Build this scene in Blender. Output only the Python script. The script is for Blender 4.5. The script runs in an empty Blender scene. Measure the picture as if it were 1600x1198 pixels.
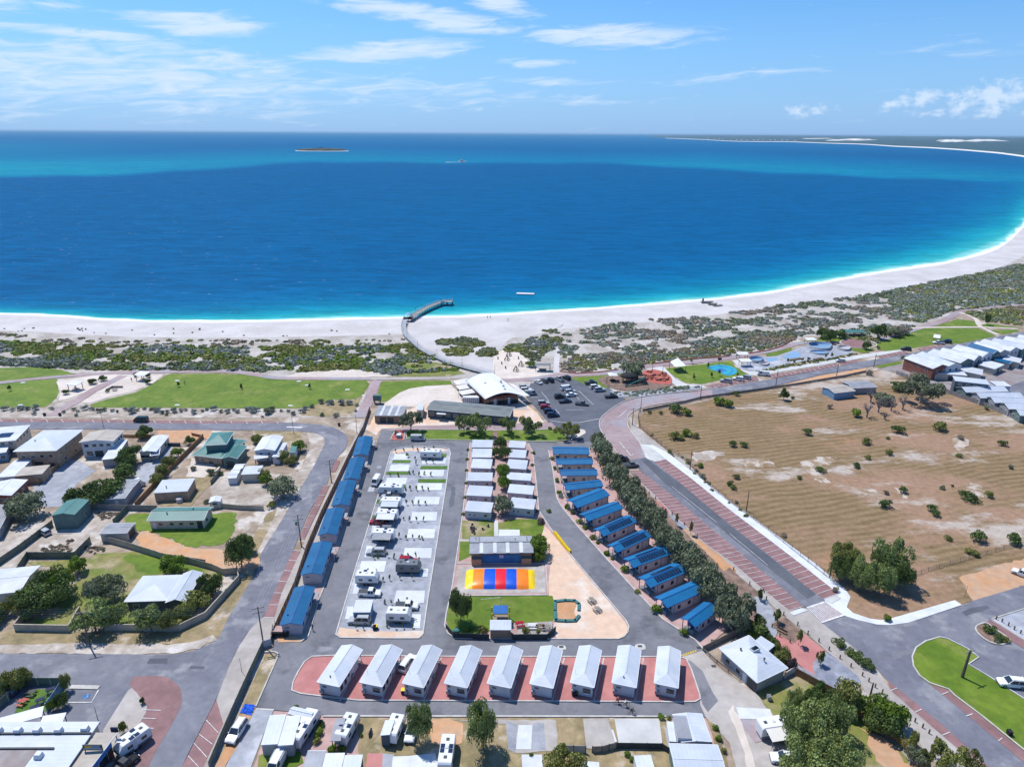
import bpy, bmesh, math, random
import numpy as np
from mathutils import Vector, Matrix
from mathutils.geometry import tessellate_polygon

# ------------------------------------------------------------------ camera, sky, sun, exposure
SC = bpy.context.scene
F, HC, ROLL, HOR = 1040.0, 100.0, 0.32, 209.0
PITCH = math.atan((599 - (HOR - 1.7)) / F)
cam = bpy.data.cameras.new('camera')
cam.sensor_width = 36; cam.lens = F / 1600 * 36; cam.clip_start = 1; cam.clip_end = 300000
camo = bpy.data.objects.new('camera', cam); SC.collection.objects.link(camo)
camo.matrix_world = Matrix.Translation((0, 0, HC)) @ Matrix.Rotation(math.pi/2 - PITCH, 4, 'X') @ Matrix.Rotation(math.radians(ROLL), 4, 'Z')
SC.camera = camo
SUN_AZ, SUN_EL = -44.0, 62.0            # direction the light comes from: azimuth from +Y towards +X
EXPOSURE = 0.22
HAZE = 0.00002
SC.view_settings.view_transform = 'Standard'; SC.view_settings.look = 'None'
SC.view_settings.exposure = EXPOSURE; SC.view_settings.gamma = 1; SC.view_settings.use_curve_mapping = False
SC.cycles.max_bounces = 5; SC.cycles.diffuse_bounces = 2; SC.cycles.glossy_bounces = 2
SC.cycles.transparent_max_bounces = 8; SC.cycles.caustics_reflective = False; SC.cycles.caustics_refractive = False
sl = bpy.data.lights.new('sun', 'SUN'); sl.energy = 4.2; sl.angle = math.radians(0.5); sl.color = (1.0, 0.965, 0.91)
so = bpy.data.objects.new('sun', sl); SC.collection.objects.link(so)
_a, _e = math.radians(SUN_AZ), math.radians(SUN_EL)
sd = Vector((math.sin(_a)*math.cos(_e), math.cos(_a)*math.cos(_e), math.sin(_e)))
so.rotation_euler = sd.to_track_quat('Z', 'Y').to_euler(); so.location = (0, 0, 300)

W = bpy.data.worlds.new('World'); SC.world = W; W.use_nodes = True
nt = W.node_tree; N = nt.nodes; L = nt.links
for n in list(N): N.remove(n)
def nn(t, **k):
    n = N.new(t)
    for a, b in k.items(): setattr(n, a, b)
    return n
def mth(op, a, b=None, clamp=False):
    n = nn('ShaderNodeMath', operation=op, use_clamp=clamp)
    for i, v in enumerate((a, b)):
        if v is None: continue
        if isinstance(v, (int, float)): n.inputs[i].default_value = v
        else: L.new(v, n.inputs[i])
    return n.outputs[0]
sky = nn('ShaderNodeTexSky', sky_type='NISHITA'); sky.sun_disc = False
sky.sun_elevation = math.radians(SUN_EL); sky.sun_rotation = math.radians(SUN_AZ)
sky.air_density = 1.0; sky.dust_density = 0.6; sky.ozone_density = 2.2; sky.altitude = 50
tint = nn('ShaderNodeMixRGB', blend_type='MULTIPLY'); tint.inputs[0].default_value = 1
L.new(sky.outputs[0], tint.inputs[1]); tint.inputs[2].default_value = (0.50, 0.90, 1.30, 1)
tc = nn('ShaderNodeTexCoord'); sep = nn('ShaderNodeSeparateXYZ'); L.new(tc.outputs['Generated'], sep.inputs[0])
X_, Y_, Z_ = sep.outputs
AZ = mth('ARCTAN2', X_, Y_)
EL = mth('ARCTAN2', Z_, mth('SQRT', mth('ADD', mth('MULTIPLY', X_, X_), mth('MULTIPLY', Y_, Y_))))
comb = nn('ShaderNodeCombineXYZ'); L.new(mth('MULTIPLY', AZ, 9), comb.inputs[0]); L.new(mth('MULTIPLY', mth('SUBTRACT', EL, mth('MULTIPLY', AZ, .05)), 60), comb.inputs[1])
def noise(vec, scale, detail, rough=.55, dist=0.0):
    n = nn('ShaderNodeTexNoise'); n.inputs['Scale'].default_value = scale; n.inputs['Detail'].default_value = detail
    n.inputs['Roughness'].default_value = rough; n.inputs['Distortion'].default_value = dist
    L.new(vec, n.inputs['Vector']); return n.outputs['Fac']
wisp = noise(comb.outputs[0], 1.6, 9, .6, .8)
comb2 = nn('ShaderNodeCombineXYZ'); L.new(mth('MULTIPLY', AZ, 40), comb2.inputs[0]); L.new(mth('MULTIPLY', EL, 60), comb2.inputs[1])
puff = noise(comb2.outputs[0], 1.3, 6, .6, .2)
def azel(x, y):
    v = camo.matrix_world.to_3x3() @ Vector((x-800, -(y-599), -F)); return math.atan2(v.x, v.y), math.atan2(v.z, math.hypot(v.x, v.y))
def blob(cx, cy, rx, ry, slope, amt):
    a0, e0 = azel(cx, cy); k = 1/F
    u = mth('SUBTRACT', AZ, a0); v = mth('SUBTRACT', EL, e0)
    v = mth('SUBTRACT', v, mth('MULTIPLY', u, slope))
    u = mth('MULTIPLY', u, 1/(rx*k)); v = mth('MULTIPLY', v, 1/(ry*k))
    d = mth('ADD', mth('MULTIPLY', u, u), mth('MULTIPLY', v, v))
    return mth('MULTIPLY', mth('SUBTRACT', 1.0, d, clamp=True), amt)
def summed(lst):
    s = None
    for b in lst:
        m = blob(*b); s = m if s is None else mth('MAXIMUM', s, m)
    return s
thin = summed([(320,38,120,20,.0,1.0),(240,40,50,10,0,.7),(640,20,160,16,-.08,1.0),(720,42,110,12,-.05,.9),(600,82,170,18,.1,1.0),(960,57,175,20,-.02,1.0),
  (110,52,190,9,-.03,.85),(160,110,420,60,-.08,.75),(560,140,420,34,-.02,.5),(380,95,120,14,-.05,.8),(780,8,70,16,-.2,1.0),(830,98,90,10,0,.6),
  (480,128,330,14,0,.6),(870,128,120,9,0,.6),(1140,120,160,9,.06,.5),(900,155,240,9,0,.5),(110,10,60,10,0,.6),(0,5,40,10,0,.6),(230,170,420,30,0,.35),
  (1700,60,200,20,0,.5),(-200,60,260,50,0,.7),(-500,20,300,60,0,.7),(2100,110,260,30,0,.5)])
cum = summed([(1440,158,36,24,0,1.25),(1550,155,70,28,0,1.3),(1390,165,24,14,0,1.1),(1265,172,50,15,0,1.1),(1148,178,24,8,0,.7),(1500,176,120,10,0,1.0),(1640,168,50,18,0,.9),(2000,165,80,20,0,.8),(-300,170,90,16,0,.7)])
def ramp(x, lo, hi):
    n = nn('ShaderNodeMapRange'); n.interpolation_type = 'SMOOTHSTEP'; L.new(x, n.inputs[0]); n.inputs[1].default_value = lo; n.inputs[2].default_value = hi
    return n.outputs[0]
m1 = ramp(mth('ADD', mth('MULTIPLY', wisp, 1.0), mth('MULTIPLY', thin, .48)), .60, 1.05)
m2 = mth('MULTIPLY', ramp(mth('ADD', mth('MULTIPLY', puff, 1.3), mth('MULTIPLY', cum, .36)), .86, 1.22), .85)
# a high broken layer elsewhere in the sky, everywhere alike
comb3 = nn('ShaderNodeCombineXYZ'); zz = mth('MAXIMUM', Z_, .12)
L.new(mth('DIVIDE', X_, zz), comb3.inputs[0]); L.new(mth('DIVIDE', Y_, zz), comb3.inputs[1])
hi = mth('MULTIPLY', ramp(noise(comb3.outputs[0], .8, 7, .6, .5), .55, .8), ramp(Z_, .22, .4))
cf = mth('MULTIPLY', mth('MAXIMUM', mth('MAXIMUM', m1, m2), mth('MULTIPLY', hi, .5)), .85)
# pale air near the horizon
hz = mth('MULTIPLY', mth('SUBTRACT', 1.0, ramp(EL, -.01, .20)), .62)
mixh = nn('ShaderNodeMixRGB'); L.new(hz, mixh.inputs[0]); L.new(tint.outputs[0], mixh.inputs[1]); mixh.inputs[2].default_value = (2.9, 4.8, 8.9, 1)
mixc = nn('ShaderNodeMixRGB'); L.new(cf, mixc.inputs[0]); L.new(mixh.outputs[0], mixc.inputs[1]); mixc.inputs[2].default_value = (6.4, 7.5, 9.0, 1)
bg = nn('ShaderNodeBackground'); bg.inputs[1].default_value = 0.10; L.new(mixc.outputs[0], bg.inputs[0])
wo = nn('ShaderNodeOutputWorld'); L.new(bg.outputs[0], wo.inputs[0])

# ------------------------------------------------------------------ helpers
RNG = random.Random(7)
COL = SC.collection
RC = camo.matrix_world.to_3x3()
def P(x, y, z=0.0):
    d = RC @ Vector((x-800, -(y-599), -F)); t = (z-HC)/d.z
    return Vector((d.x*t, d.y*t, z))
def PX(p):
    v = RC.transposed() @ (Vector(p)-Vector((0, 0, HC))); return 800+v.x/-v.z*F, 599-v.y/-v.z*F
def mpp(x, y):                      # metres per photo pixel at a ground point
    p = P(x, y); v = RC.transposed() @ (p-Vector((0, 0, HC))); return -v.z/F
def nodes_of(name):
    m = bpy.data.materials.new(name); m.use_nodes = True
    return m, m.node_tree.nodes, m.node_tree.links, m.node_tree.nodes['Principled BSDF']
def mat(name, c, c2=None, rough=.8, scale=.5, bump=0, bscale=4, metal=0, spec=.3, mixlo=.35, mixhi=.65, speck=0, ribs=None, detail=5, c3=None, c3lo=.6, c3hi=.75, c3scale=.05):
    """noise between two colours in world metres, fine speckle, optional sheet ribs in object space"""
    m, n, l, b = nodes_of(name)
    b.inputs['Roughness'].default_value = rough; b.inputs['Metallic'].default_value = metal
    b.inputs['Specular IOR Level'].default_value = spec
    g = n.new('ShaderNodeNewGeometry')
    def nz(s, d=5):
        t = n.new('ShaderNodeTexNoise'); t.inputs['Scale'].default_value = s; t.inputs['Detail'].default_value = d; t.inputs['Roughness'].default_value = .62
        l.new(g.outputs['Position'], t.inputs['Vector']); return t.outputs['Fac']
    def mr(x, lo, hi):
        t = n.new('ShaderNodeMapRange'); t.interpolation_type = 'SMOOTHSTEP'; l.new(x, t.inputs[0]); t.inputs[1].default_value = lo; t.inputs[2].default_value = hi; return t.outputs[0]
    c2 = c2 or tuple(v*.8 for v in c)
    mx = n.new('ShaderNodeMixRGB'); mx.inputs[1].default_value = (*c, 1); mx.inputs[2].default_value = (*c2, 1)
    l.new(mr(nz(scale, detail), mixlo, mixhi), mx.inputs[0]); out = mx.outputs[0]
    if c3:
        m3 = n.new('ShaderNodeMixRGB'); l.new(mr(nz(c3scale, 7), c3lo, c3hi), m3.inputs[0]); l.new(out, m3.inputs[1]); m3.inputs[2].default_value = (*c3, 1); out = m3.outputs[0]
    if speck:
        t = n.new('ShaderNodeMath'); t.operation = 'MULTIPLY_ADD'; l.new(nz(.55, 9), t.inputs[0]); t.inputs[1].default_value = speck*3.6; t.inputs[2].default_value = 1-speck*1.8
        mm = n.new('ShaderNodeMixRGB'); mm.blend_type = 'MULTIPLY'; mm.inputs[0].default_value = 1; l.new(out, mm.inputs[1]); l.new(t.outputs[0], mm.inputs[2]); out = mm.outputs[0]
    if ribs:
        tcn = n.new('ShaderNodeTexCoord'); w = n.new('ShaderNodeTexWave'); w.wave_type = 'BANDS'; w.bands_direction = ribs; w.inputs['Scale'].default_value = .42
        w.inputs['Distortion'].default_value = 0; l.new(tcn.outputs['Object'], w.inputs['Vector'])
        t = n.new('ShaderNodeMath'); t.operation = 'MULTIPLY_ADD'; l.new(mr(w.outputs['Fac'], .0, .25), t.inputs[0]); t.inputs[1].default_value = .05; t.inputs[2].default_value = .95
        mm = n.new('ShaderNodeMixRGB'); mm.blend_type = 'MULTIPLY'; mm.inputs[0].default_value = 1; l.new(out, mm.inputs[1]); l.new(t.outputs[0], mm.inputs[2]); out = mm.outputs[0]
        bp = n.new('ShaderNodeBump'); bp.inputs['Strength'].default_value = .05; bp.inputs['Distance'].default_value = .02; l.new(w.outputs['Fac'], bp.inputs['Height']); l.new(bp.outputs[0], b.inputs['Normal'])
    elif bump:
        bp = n.new('ShaderNodeBump'); bp.inputs['Strength'].default_value = 1; bp.inputs['Distance'].default_value = bump; l.new(nz(bscale, 4), bp.inputs['Height']); l.new(bp.outputs[0], b.inputs['Normal'])
    oi = n.new('ShaderNodeObjectInfo'); t = n.new('ShaderNodeMath'); t.operation = 'MULTIPLY_ADD'; l.new(oi.outputs['Random'], t.inputs[0]); t.inputs[1].default_value = .12; t.inputs[2].default_value = .93
    mm = n.new('ShaderNodeMixRGB'); mm.blend_type = 'MULTIPLY'; mm.inputs[0].default_value = 1; l.new(out, mm.inputs[1]); l.new(t.outputs[0], mm.inputs[2]); l.new(mm.outputs[0], b.inputs['Base Color']); return m
M = {}
def defm(k, *a, **kw): M[k] = mat(k, *a, **kw)
defm('ground', (.36,.285,.22), (.24,.18,.13), scale=.12, speck=.34, bump=.05, c3=(.50,.45,.40), c3lo=.52, c3hi=.62, c3scale=.08)
defm('sand', (.53,.505,.50), (.45,.42,.41), scale=.05, speck=.10, bump=.12, bscale=.6)
defm('wet', (.50,.46,.44), (.56,.52,.50), scale=.05, rough=.5)
defm('dune', (.46,.43,.40), (.32,.28,.245), scale=.08, speck=.24, bump=.5, bscale=.25)
defm('asphalt', (.18,.184,.215), (.135,.138,.17), scale=.09, speck=.2, bump=.01, detail=9, c3=(.245,.245,.265), c3lo=.51, c3hi=.66, c3scale=.14)
defm('asphaltdark', (.085,.092,.115), (.11,.118,.14), scale=.08, speck=.18)
defm('tar', (.05,.05,.055), (.08,.08,.085), scale=.5)
defm('parkroad', (.15,.152,.175), (.195,.195,.215), scale=.07, speck=.18, detail=9, c3=(.115,.117,.135), c3lo=.52, c3hi=.66, c3scale=.11)
defm('brick', (.265,.15,.15), (.205,.115,.115), scale=.2, speck=.18, c3=(.33,.22,.22), c3scale=.1)
defm('pinkbrick', (.36,.275,.28), (.30,.215,.22), scale=.06, speck=.2, c3=(.30,.295,.33), c3lo=.47, c3hi=.66, c3scale=.05)
defm('redpave', (.47,.20,.185), (.40,.16,.15), scale=.2, speck=.14, c3=(.54,.27,.25), c3scale=.15)
defm('cabpave', (.46,.31,.29), (.38,.25,.23), scale=.3, speck=.16)
defm('concrete', (.55,.55,.54), (.46,.46,.45), scale=.15, speck=.10)
defm('concbeige', (.42,.385,.36), (.34,.305,.28), scale=.12, speck=.16)
defm('slab', (.60,.62,.65), (.52,.54,.57), scale=.25, speck=.08)
defm('whiteline', (.72,.72,.72), (.5,.5,.5), scale=1.5)
defm('yellowpaint', (.72,.5,.05), (.6,.4,.03), scale=1)
defm('kerb', (.54,.52,.49), (.42,.40,.375), scale=.6)
defm('gravel', (.33,.345,.385), (.25,.26,.30), scale=.2, speck=.26, bump=.03, bscale=3, c3=(.42,.435,.47), c3lo=.5, c3hi=.65, c3scale=.1)
defm('bluegravel', (.20,.215,.27), (.27,.28,.33), scale=.3, speck=.4, bump=.03)
defm('mulch', (.16,.105,.085), (.24,.16,.12), scale=.6, speck=.5, bump=.05)
defm('rubber', (.42,.11,.085), (.36,.09,.07), scale=.3, speck=.12)
defm('lawn', (.085,.148,.008), (.13,.19,.016), scale=.12, speck=.28, bump=.05, bscale=2, c3=(.21,.225,.05), c3lo=.52, c3hi=.72, c3scale=.10)
defm('lawndry', (.12,.165,.02), (.21,.195,.06), scale=.11, speck=.3, bump=.05, bscale=2, c3=(.34,.27,.17), c3lo=.50, c3hi=.66, c3scale=.12)
defm('turf', (.055,.13,.012), (.08,.16,.02), scale=.3, speck=.35)
defm('drygrass', (.33,.25,.14), (.21,.17,.085), scale=.16, speck=.36, bump=.05, c3=(.44,.37,.30), c3lo=.54, c3hi=.64, c3scale=.12)
defm('whitesoil', (.47,.42,.375), (.30,.245,.195), scale=.16, speck=.28, bump=.04, c3=(.54,.51,.48), c3lo=.54, c3hi=.64, c3scale=.09)
defm('orangesoil', (.52,.27,.13), (.45,.30,.20), scale=.12, speck=.18, bump=.03)
defm('playsand', (.62,.45,.33), (.55,.36,.25), scale=.07, speck=.15, c3=(.62,.54,.46), c3lo=.46, c3hi=.62, c3scale=.07)
defm('pale', (.60,.53,.47), (.52,.45,.39), scale=.12, speck=.12)
defm('estate', (.30,.28,.28), (.24,.19,.18), scale=.15, speck=.2)
# roofs and walls
for ax in 'XY':
    defm('r_blue'+ax, (.004,.085,.20), (.008,.105,.24), rough=.5, scale=.3, ribs=ax, spec=.25, c3=(.02,.12,.27), c3scale=.25)
    defm('r_sky'+ax, (.012,.145,.32), (.010,.12,.275), rough=.5, scale=.3, ribs=ax, spec=.25, c3=(.03,.18,.36), c3scale=.25)
    defm('r_pale'+ax, (.50,.54,.61), (.44,.48,.54), rough=.5, scale=.2, ribs=ax, speck=.05, c3=(.54,.56,.60), c3lo=.5, c3hi=.7, c3scale=.15)
    defm('r_white'+ax, (.60,.625,.66), (.50,.52,.56), rough=.5, scale=.25, ribs=ax, speck=.06, c3=(.56,.56,.55), c3scale=.2)
    defm('r_grey'+ax, (.32,.33,.36), (.24,.25,.28), rough=.6, scale=.25, ribs=ax, speck=.12, c3=(.40,.41,.42), c3scale=.2)
    defm('r_dgrey'+ax, (.17,.19,.19), (.13,.145,.145), rough=.6, scale=.25, ribs=ax, speck=.1, c3=(.22,.23,.23), c3scale=.2)
    defm('r_green'+ax, (.075,.20,.185), (.055,.16,.15), rough=.5, scale=.2, ribs=ax, speck=.06)
    defm('r_tan'+ax, (.43,.39,.34), (.36,.32,.28), rough=.6, scale=.3, ribs=ax, speck=.12)
defm('w_white', (.62,.63,.66), (.55,.56,.60), scale=.6); defm('w_cream', (.55,.51,.43), (.48,.44,.37), scale=.6)
defm('w_lilac', (.52,.48,.50), (.46,.42,.45), scale=.6); defm('w_brick', (.42,.30,.21), (.34,.235,.165), scale=1.2, speck=.3)
defm('w_brown', (.30,.225,.165), (.25,.185,.135), scale=1.2, speck=.2); defm('w_green', (.13,.20,.185), (.11,.17,.16), scale=.6)
defm('w_blue', (.20,.34,.50), (.16,.28,.43), scale=.7); defm('w_grey', (.34,.35,.37), (.28,.29,.31), scale=.6)
defm('w_dark', (.085,.12,.14), (.065,.09,.11), scale=.6); defm('w_redbrick', (.26,.10,.075), (.2,.08,.06), scale=1, speck=.3)
defm('trimdark', (.035,.045,.055), (.05,.06,.07), scale=1, rough=.5); defm('trimwhite', (.68,.69,.7), (.6,.6,.62), scale=1)
defm('trimblue', (.004,.07,.24), (.006,.09,.28), scale=1, rough=.5)
defm('glass', (.018,.028,.038), (.03,.04,.05), rough=.08, scale=.5, spec=.8)
defm('solar', (.008,.02,.055), (.015,.03,.075), rough=.12, scale=.8, spec=.7)
defm('tyre', (.018,.018,.018), (.03,.03,.03)); defm('rim', (.4,.4,.42), rough=.35, metal=.6)
defm('steel', (.42,.44,.46), (.34,.36,.38), rough=.45, metal=.4); defm('darkmetal', (.06,.065,.07), rough=.5)
defm('timber', (.20,.145,.10), (.14,.10,.07), scale=1.5, speck=.3); defm('timbergrey', (.28,.25,.22), (.2,.18,.16), scale=1.2, speck=.3)
defm('fencebrown', (.26,.155,.085), (.19,.11,.06), scale=1.2, speck=.3); defm('fenceorange', (.36,.21,.11), (.26,.15,.08), scale=1, speck=.3)
defm('fencecream', (.43,.39,.31), (.36,.32,.26), scale=.7); defm('fencegreen', (.15,.18,.15), (.12,.145,.12), scale=.7)
defm('fencegrey', (.30,.29,.28), (.24,.23,.225), scale=.8); defm('fencedark', (.035,.045,.05), (.05,.06,.065), scale=.8)
defm('polewood', (.15,.115,.09), (.10,.08,.065), scale=2); defm('wire', (.45,.45,.46), rough=.4)
defm('tarpblue', (.02,.12,.65), (.015,.09,.5), scale=2, bump=.15, bscale=2); defm('teal', (.05,.17,.17), (.04,.13,.13), scale=1)
defm('yellow', (.85,.60,.01), (.78,.52,.01), rough=.35, scale=.5); defm('orange', (.85,.23,.02), (.78,.20,.02), rough=.35, scale=.5)
defm('pblue', (.01,.10,.60), (.01,.08,.5), rough=.35, scale=.5); defm('pred', (.75,.02,.04), (.65,.015,.03), rough=.35, scale=.5)
defm('courtblue', (.03,.17,.42), (.025,.14,.36), scale=.5); defm('courtteal', (.03,.34,.47), (.025,.29,.42), scale=.5)
defm('sail', (.66,.64,.60), (.6,.58,.54), scale=.4); defm('sailwhite', (.66,.67,.69), (.6,.61,.63), scale=.4); defm('sailblue', (.03,.15,.42), (.03,.12,.36), scale=.4)
defm('mural', (.03,.16,.34), (.06,.25,.42), scale=.35, c3=(.10,.12,.16), c3scale=.6); defm('rockred', (.42,.15,.10), (.3,.11,.08), scale=1, speck=.3)
defm('skin', (.42,.25,.18)); defm('hair', (.04,.03,.02)); defm('cl_navy', (.03,.04,.09)); defm('cl_red', (.35,.04,.05)); defm('cl_white', (.6,.6,.62)); defm('cl_black', (.02,.02,.022)); defm('cl_grey', (.2,.21,.23))
defm('bark', (.20,.17,.14), (.12,.10,.085), scale=1.5, speck=.3); defm('barkpale', (.36,.32,.28), (.22,.19,.16), scale=1.5, speck=.3); defm('twig', (.27,.24,.23), (.2,.17,.165), scale=1)
CARC = dict(white=(.72,.73,.74), silver=(.42,.44,.46), grey=(.16,.17,.18), black=(.015,.016,.018), navy=(.015,.03,.085), blue=(.03,.12,.32), red=(.35,.012,.02), green=(.01,.035,.035), cream=(.62,.58,.5), teal=(.02,.10,.12))
for k, c in CARC.items(): defm('car_'+k, c, tuple(v*.93 for v in c), rough=.22, spec=.6, scale=.4)
def leafmat(k, c, c2):
    m, n, l, b = nodes_of('leaf_'+k); b.inputs['Roughness'].default_value = .65; b.inputs['Specular IOR Level'].default_value = .25
    a = n.new('ShaderNodeAttribute'); a.attribute_name = 'tint'
    mx = n.new('ShaderNodeMixRGB'); mx.inputs[1].default_value = (*c, 1); mx.inputs[2].default_value = (*c2, 1); l.new(a.outputs['Fac'], mx.inputs[0])
    oi = n.new('ShaderNodeObjectInfo'); t = n.new('ShaderNodeMath'); t.operation = 'MULTIPLY_ADD'; l.new(oi.outputs['Random'], t.inputs[0]); t.inputs[1].default_value = .35; t.inputs[2].default_value = .83
    mm = n.new('ShaderNodeMixRGB'); mm.blend_type = 'MULTIPLY'; mm.inputs[0].default_value = 1; l.new(mx.outputs[0], mm.inputs[1]); l.new(t.outputs[0], mm.inputs[2])
    l.new(mm.outputs[0], b.inputs['Base Color'])
    tr = n.new('ShaderNodeBsdfTranslucent'); l.new(mm.outputs[0], tr.inputs[0]); ms = n.new('ShaderNodeMixShader'); ms.inputs[0].default_value = .22
    l.new(b.outputs[0], ms.inputs[1]); l.new(tr.outputs[0], ms.inputs[2]); l.new(ms.outputs[0], n['Material Output'].inputs[0]); M['leaf_'+k] = m
leafmat('dark', (.055,.09,.025), (.15,.21,.055)); leafmat('grey', (.11,.135,.075), (.27,.30,.18)); leafmat('bright', (.09,.155,.018), (.22,.31,.04))
leafmat('olive', (.13,.15,.035), (.31,.32,.09)); leafmat('euc', (.115,.16,.045), (.32,.38,.125)); leafmat('salt', (.17,.205,.185), (.33,.37,.33)); leafmat('brown', (.22,.17,.125), (.38,.32,.25)); leafmat('purple', (.09,.06,.065), (.18,.13,.13))

THINGS = []
def meta(o, label=None, cat=None, group=None, kind=None, px=None):
    if kind: o['kind'] = kind
    if label: o['label'] = label
    if cat: o['category'] = cat
    if group: o['group'] = group
    return o
def mobj(name, verts, faces, mats, parent=None, fm=None, smooth=False):
    me = bpy.data.meshes.new(name); me.from_pydata([tuple(v) for v in verts], [], faces); 
    for m in (mats if isinstance(mats, (list, tuple)) else [mats]): me.materials.append(M[m] if isinstance(m, str) else m)
    if fm: me.polygons.foreach_set('material_index', fm)
    if smooth: me.polygons.foreach_set('use_smooth', [True]*len(me.polygons))
    me.update()
    o = bpy.data.objects.new(name, me); COL.objects.link(o)
    if parent: o.parent = parent
    return o
def empty(name, loc, rz=0):
    o = bpy.data.objects.new(name, None); COL.objects.link(o); o.location = loc; o.rotation_euler = (0, 0, rz); o.empty_display_size = .3; return o
def copytree(o, parent=None):
    c = o.copy(); COL.objects.link(c); c.parent = parent
    for ch in o.children: copytree(ch, c)
    return c
class MB:
    def __init__(s): s.v = []; s.f = []; s.m = []
    def add(s, v, f, m=0):
        b = len(s.v); s.v += [tuple(x) for x in v]; s.f += [tuple(i+b for i in q) for q in f]; s.m += [m]*len(f); return s
    def box(s, x0, x1, y0, y1, z0, z1, m=0, top=None):
        t = top or (0, 0)
        return s.add([(x0,y0,z0),(x1,y0,z0),(x1,y1,z0),(x0,y1,z0),(x0+t[0],y0+t[1],z1),(x1-t[0],y0+t[1],z1),(x1-t[0],y1-t[1],z1),(x0+t[0],y1-t[1],z1)],
              [(0,3,2,1),(4,5,6,7),(0,1,5,4),(1,2,6,5),(2,3,7,6),(3,0,4,7)], m)
    def tube(s, p0, p1, r0, r1=None, n=6, m=0, cap=True):
        p0, p1 = Vector(p0), Vector(p1); r1 = r0 if r1 is None else r1; d = (p1-p0)
        if d.length < 1e-6: return s
        d.normalize(); u = d.orthogonal().normalized(); w = d.cross(u)
        v = [p0+(u*math.cos(6.2832*i/n)+w*math.sin(6.2832*i/n))*r0 for i in range(n)]+[p1+(u*math.cos(6.2832*i/n)+w*math.sin(6.2832*i/n))*r1 for i in range(n)]
        f = [(i, (i+1) % n, n+(i+1) % n, n+i) for i in range(n)]
        if cap: f += [tuple(range(n-1, -1, -1)), tuple(range(n, 2*n))]
        return s.add(v, f, m)
    def prism(s, poly, axis, a, b, m=0):      # extrude a 2-D outline along an axis
        n = len(poly)
        def q(p, t): return (t, p[0], p[1]) if axis == 'x' else (p[0], t, p[1]) if axis == 'y' else (p[0], p[1], t)
        v = [q(p, a) for p in poly]+[q(p, b) for p in poly]
        return s.add(v, [tuple(range(n)), tuple(range(2*n-1, n-1, -1))]+[((i+1) % n, i, n+i, n+(i+1) % n) for i in range(n)], m)
    def dome(s, c, rx, ry, rz, nu=10, nv=5, m=0, low=0.0):
        b = []; f = []
        for j in range(nv+1):
            a = math.pi/2*(1-j/nv)+low*j/nv*0
            a = math.pi/2-(math.pi/2-low)*j/nv
            for i in range(nu):
                t = 6.2832*i/nu; b.append((c[0]+rx*math.cos(a)*math.cos(t), c[1]+ry*math.cos(a)*math.sin(t), c[2]+rz*math.sin(a)))
        for j in range(nv):
            for i in range(nu): f.append((j*nu+i, (j+1)*nu+i, (j+1)*nu+(i+1) % nu, j*nu+(i+1) % nu))
        return s.add(b, f, m)
    def build(s, name, mats, parent=None, smooth=False):
        return mobj(name, s.v, s.f, mats, parent, s.m if len(set(s.m)) > 1 else None, smooth)
def cat_rom(pts, k=4, closed=True):
    n = len(pts); out = []
    rng = range(n if closed else n-1)
    for i in rng:
        p0, p1, p2, p3 = (pts[(i-1) % n], pts[i], pts[(i+1) % n], pts[(i+2) % n]) if closed else (pts[max(i-1,0)], pts[i], pts[i+1], pts[min(i+2,n-1)])
        for j in range(k):
            t = j/k; out.append(tuple(.5*((2*p1[a])+(-p0[a]+p2[a])*t+(2*p0[a]-5*p1[a]+4*p2[a]-p3[a])*t*t+(-p0[a]+3*p1[a]-3*p2[a]+p3[a])*t**3) for a in (0, 1)))
    if not closed: out.append(tuple(pts[-1]))
    return out
LV = {}
def lz(lvl):
    k = LV[lvl] = LV.get(lvl, -1)+1; return .02+lvl*.022+(k % 15)*.0013
def area(name, pts, mt, lvl, smooth=False, kind='structure', rag=0):
    if smooth: pts = cat_rom(pts, 5)
    z = lz(lvl); pts = [p for i, p in enumerate(pts) if math.dist(p, pts[i-1]) > .02]
    v = [P(x, y, z) for x, y in pts]
    if rag:                                 # uneven natural edge
        w = []
        for i, a in enumerate(v):
            b = v[(i+1) % len(v)]; k = max(1, min(40, int((b-a).length/1.5)))
            for j in range(k):
                q = a.lerp(b, j/k); w.append(q+Vector((RNG.uniform(-rag, rag), RNG.uniform(-rag, rag), 0)))
        v = w
    tr = []
    for t in tessellate_polygon([v]):
        p, q, r = (v[k] for k in t); tr.append(tuple(t) if (q-p).cross(r-p).z > 0 else tuple(t)[::-1])
    me = bpy.data.meshes.new(name); me.from_pydata([tuple(p) for p in v], [], tr)
    me.materials.append(M[mt]); o = bpy.data.objects.new(name, me); COL.objects.link(o); o['kind'] = kind; return o
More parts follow.
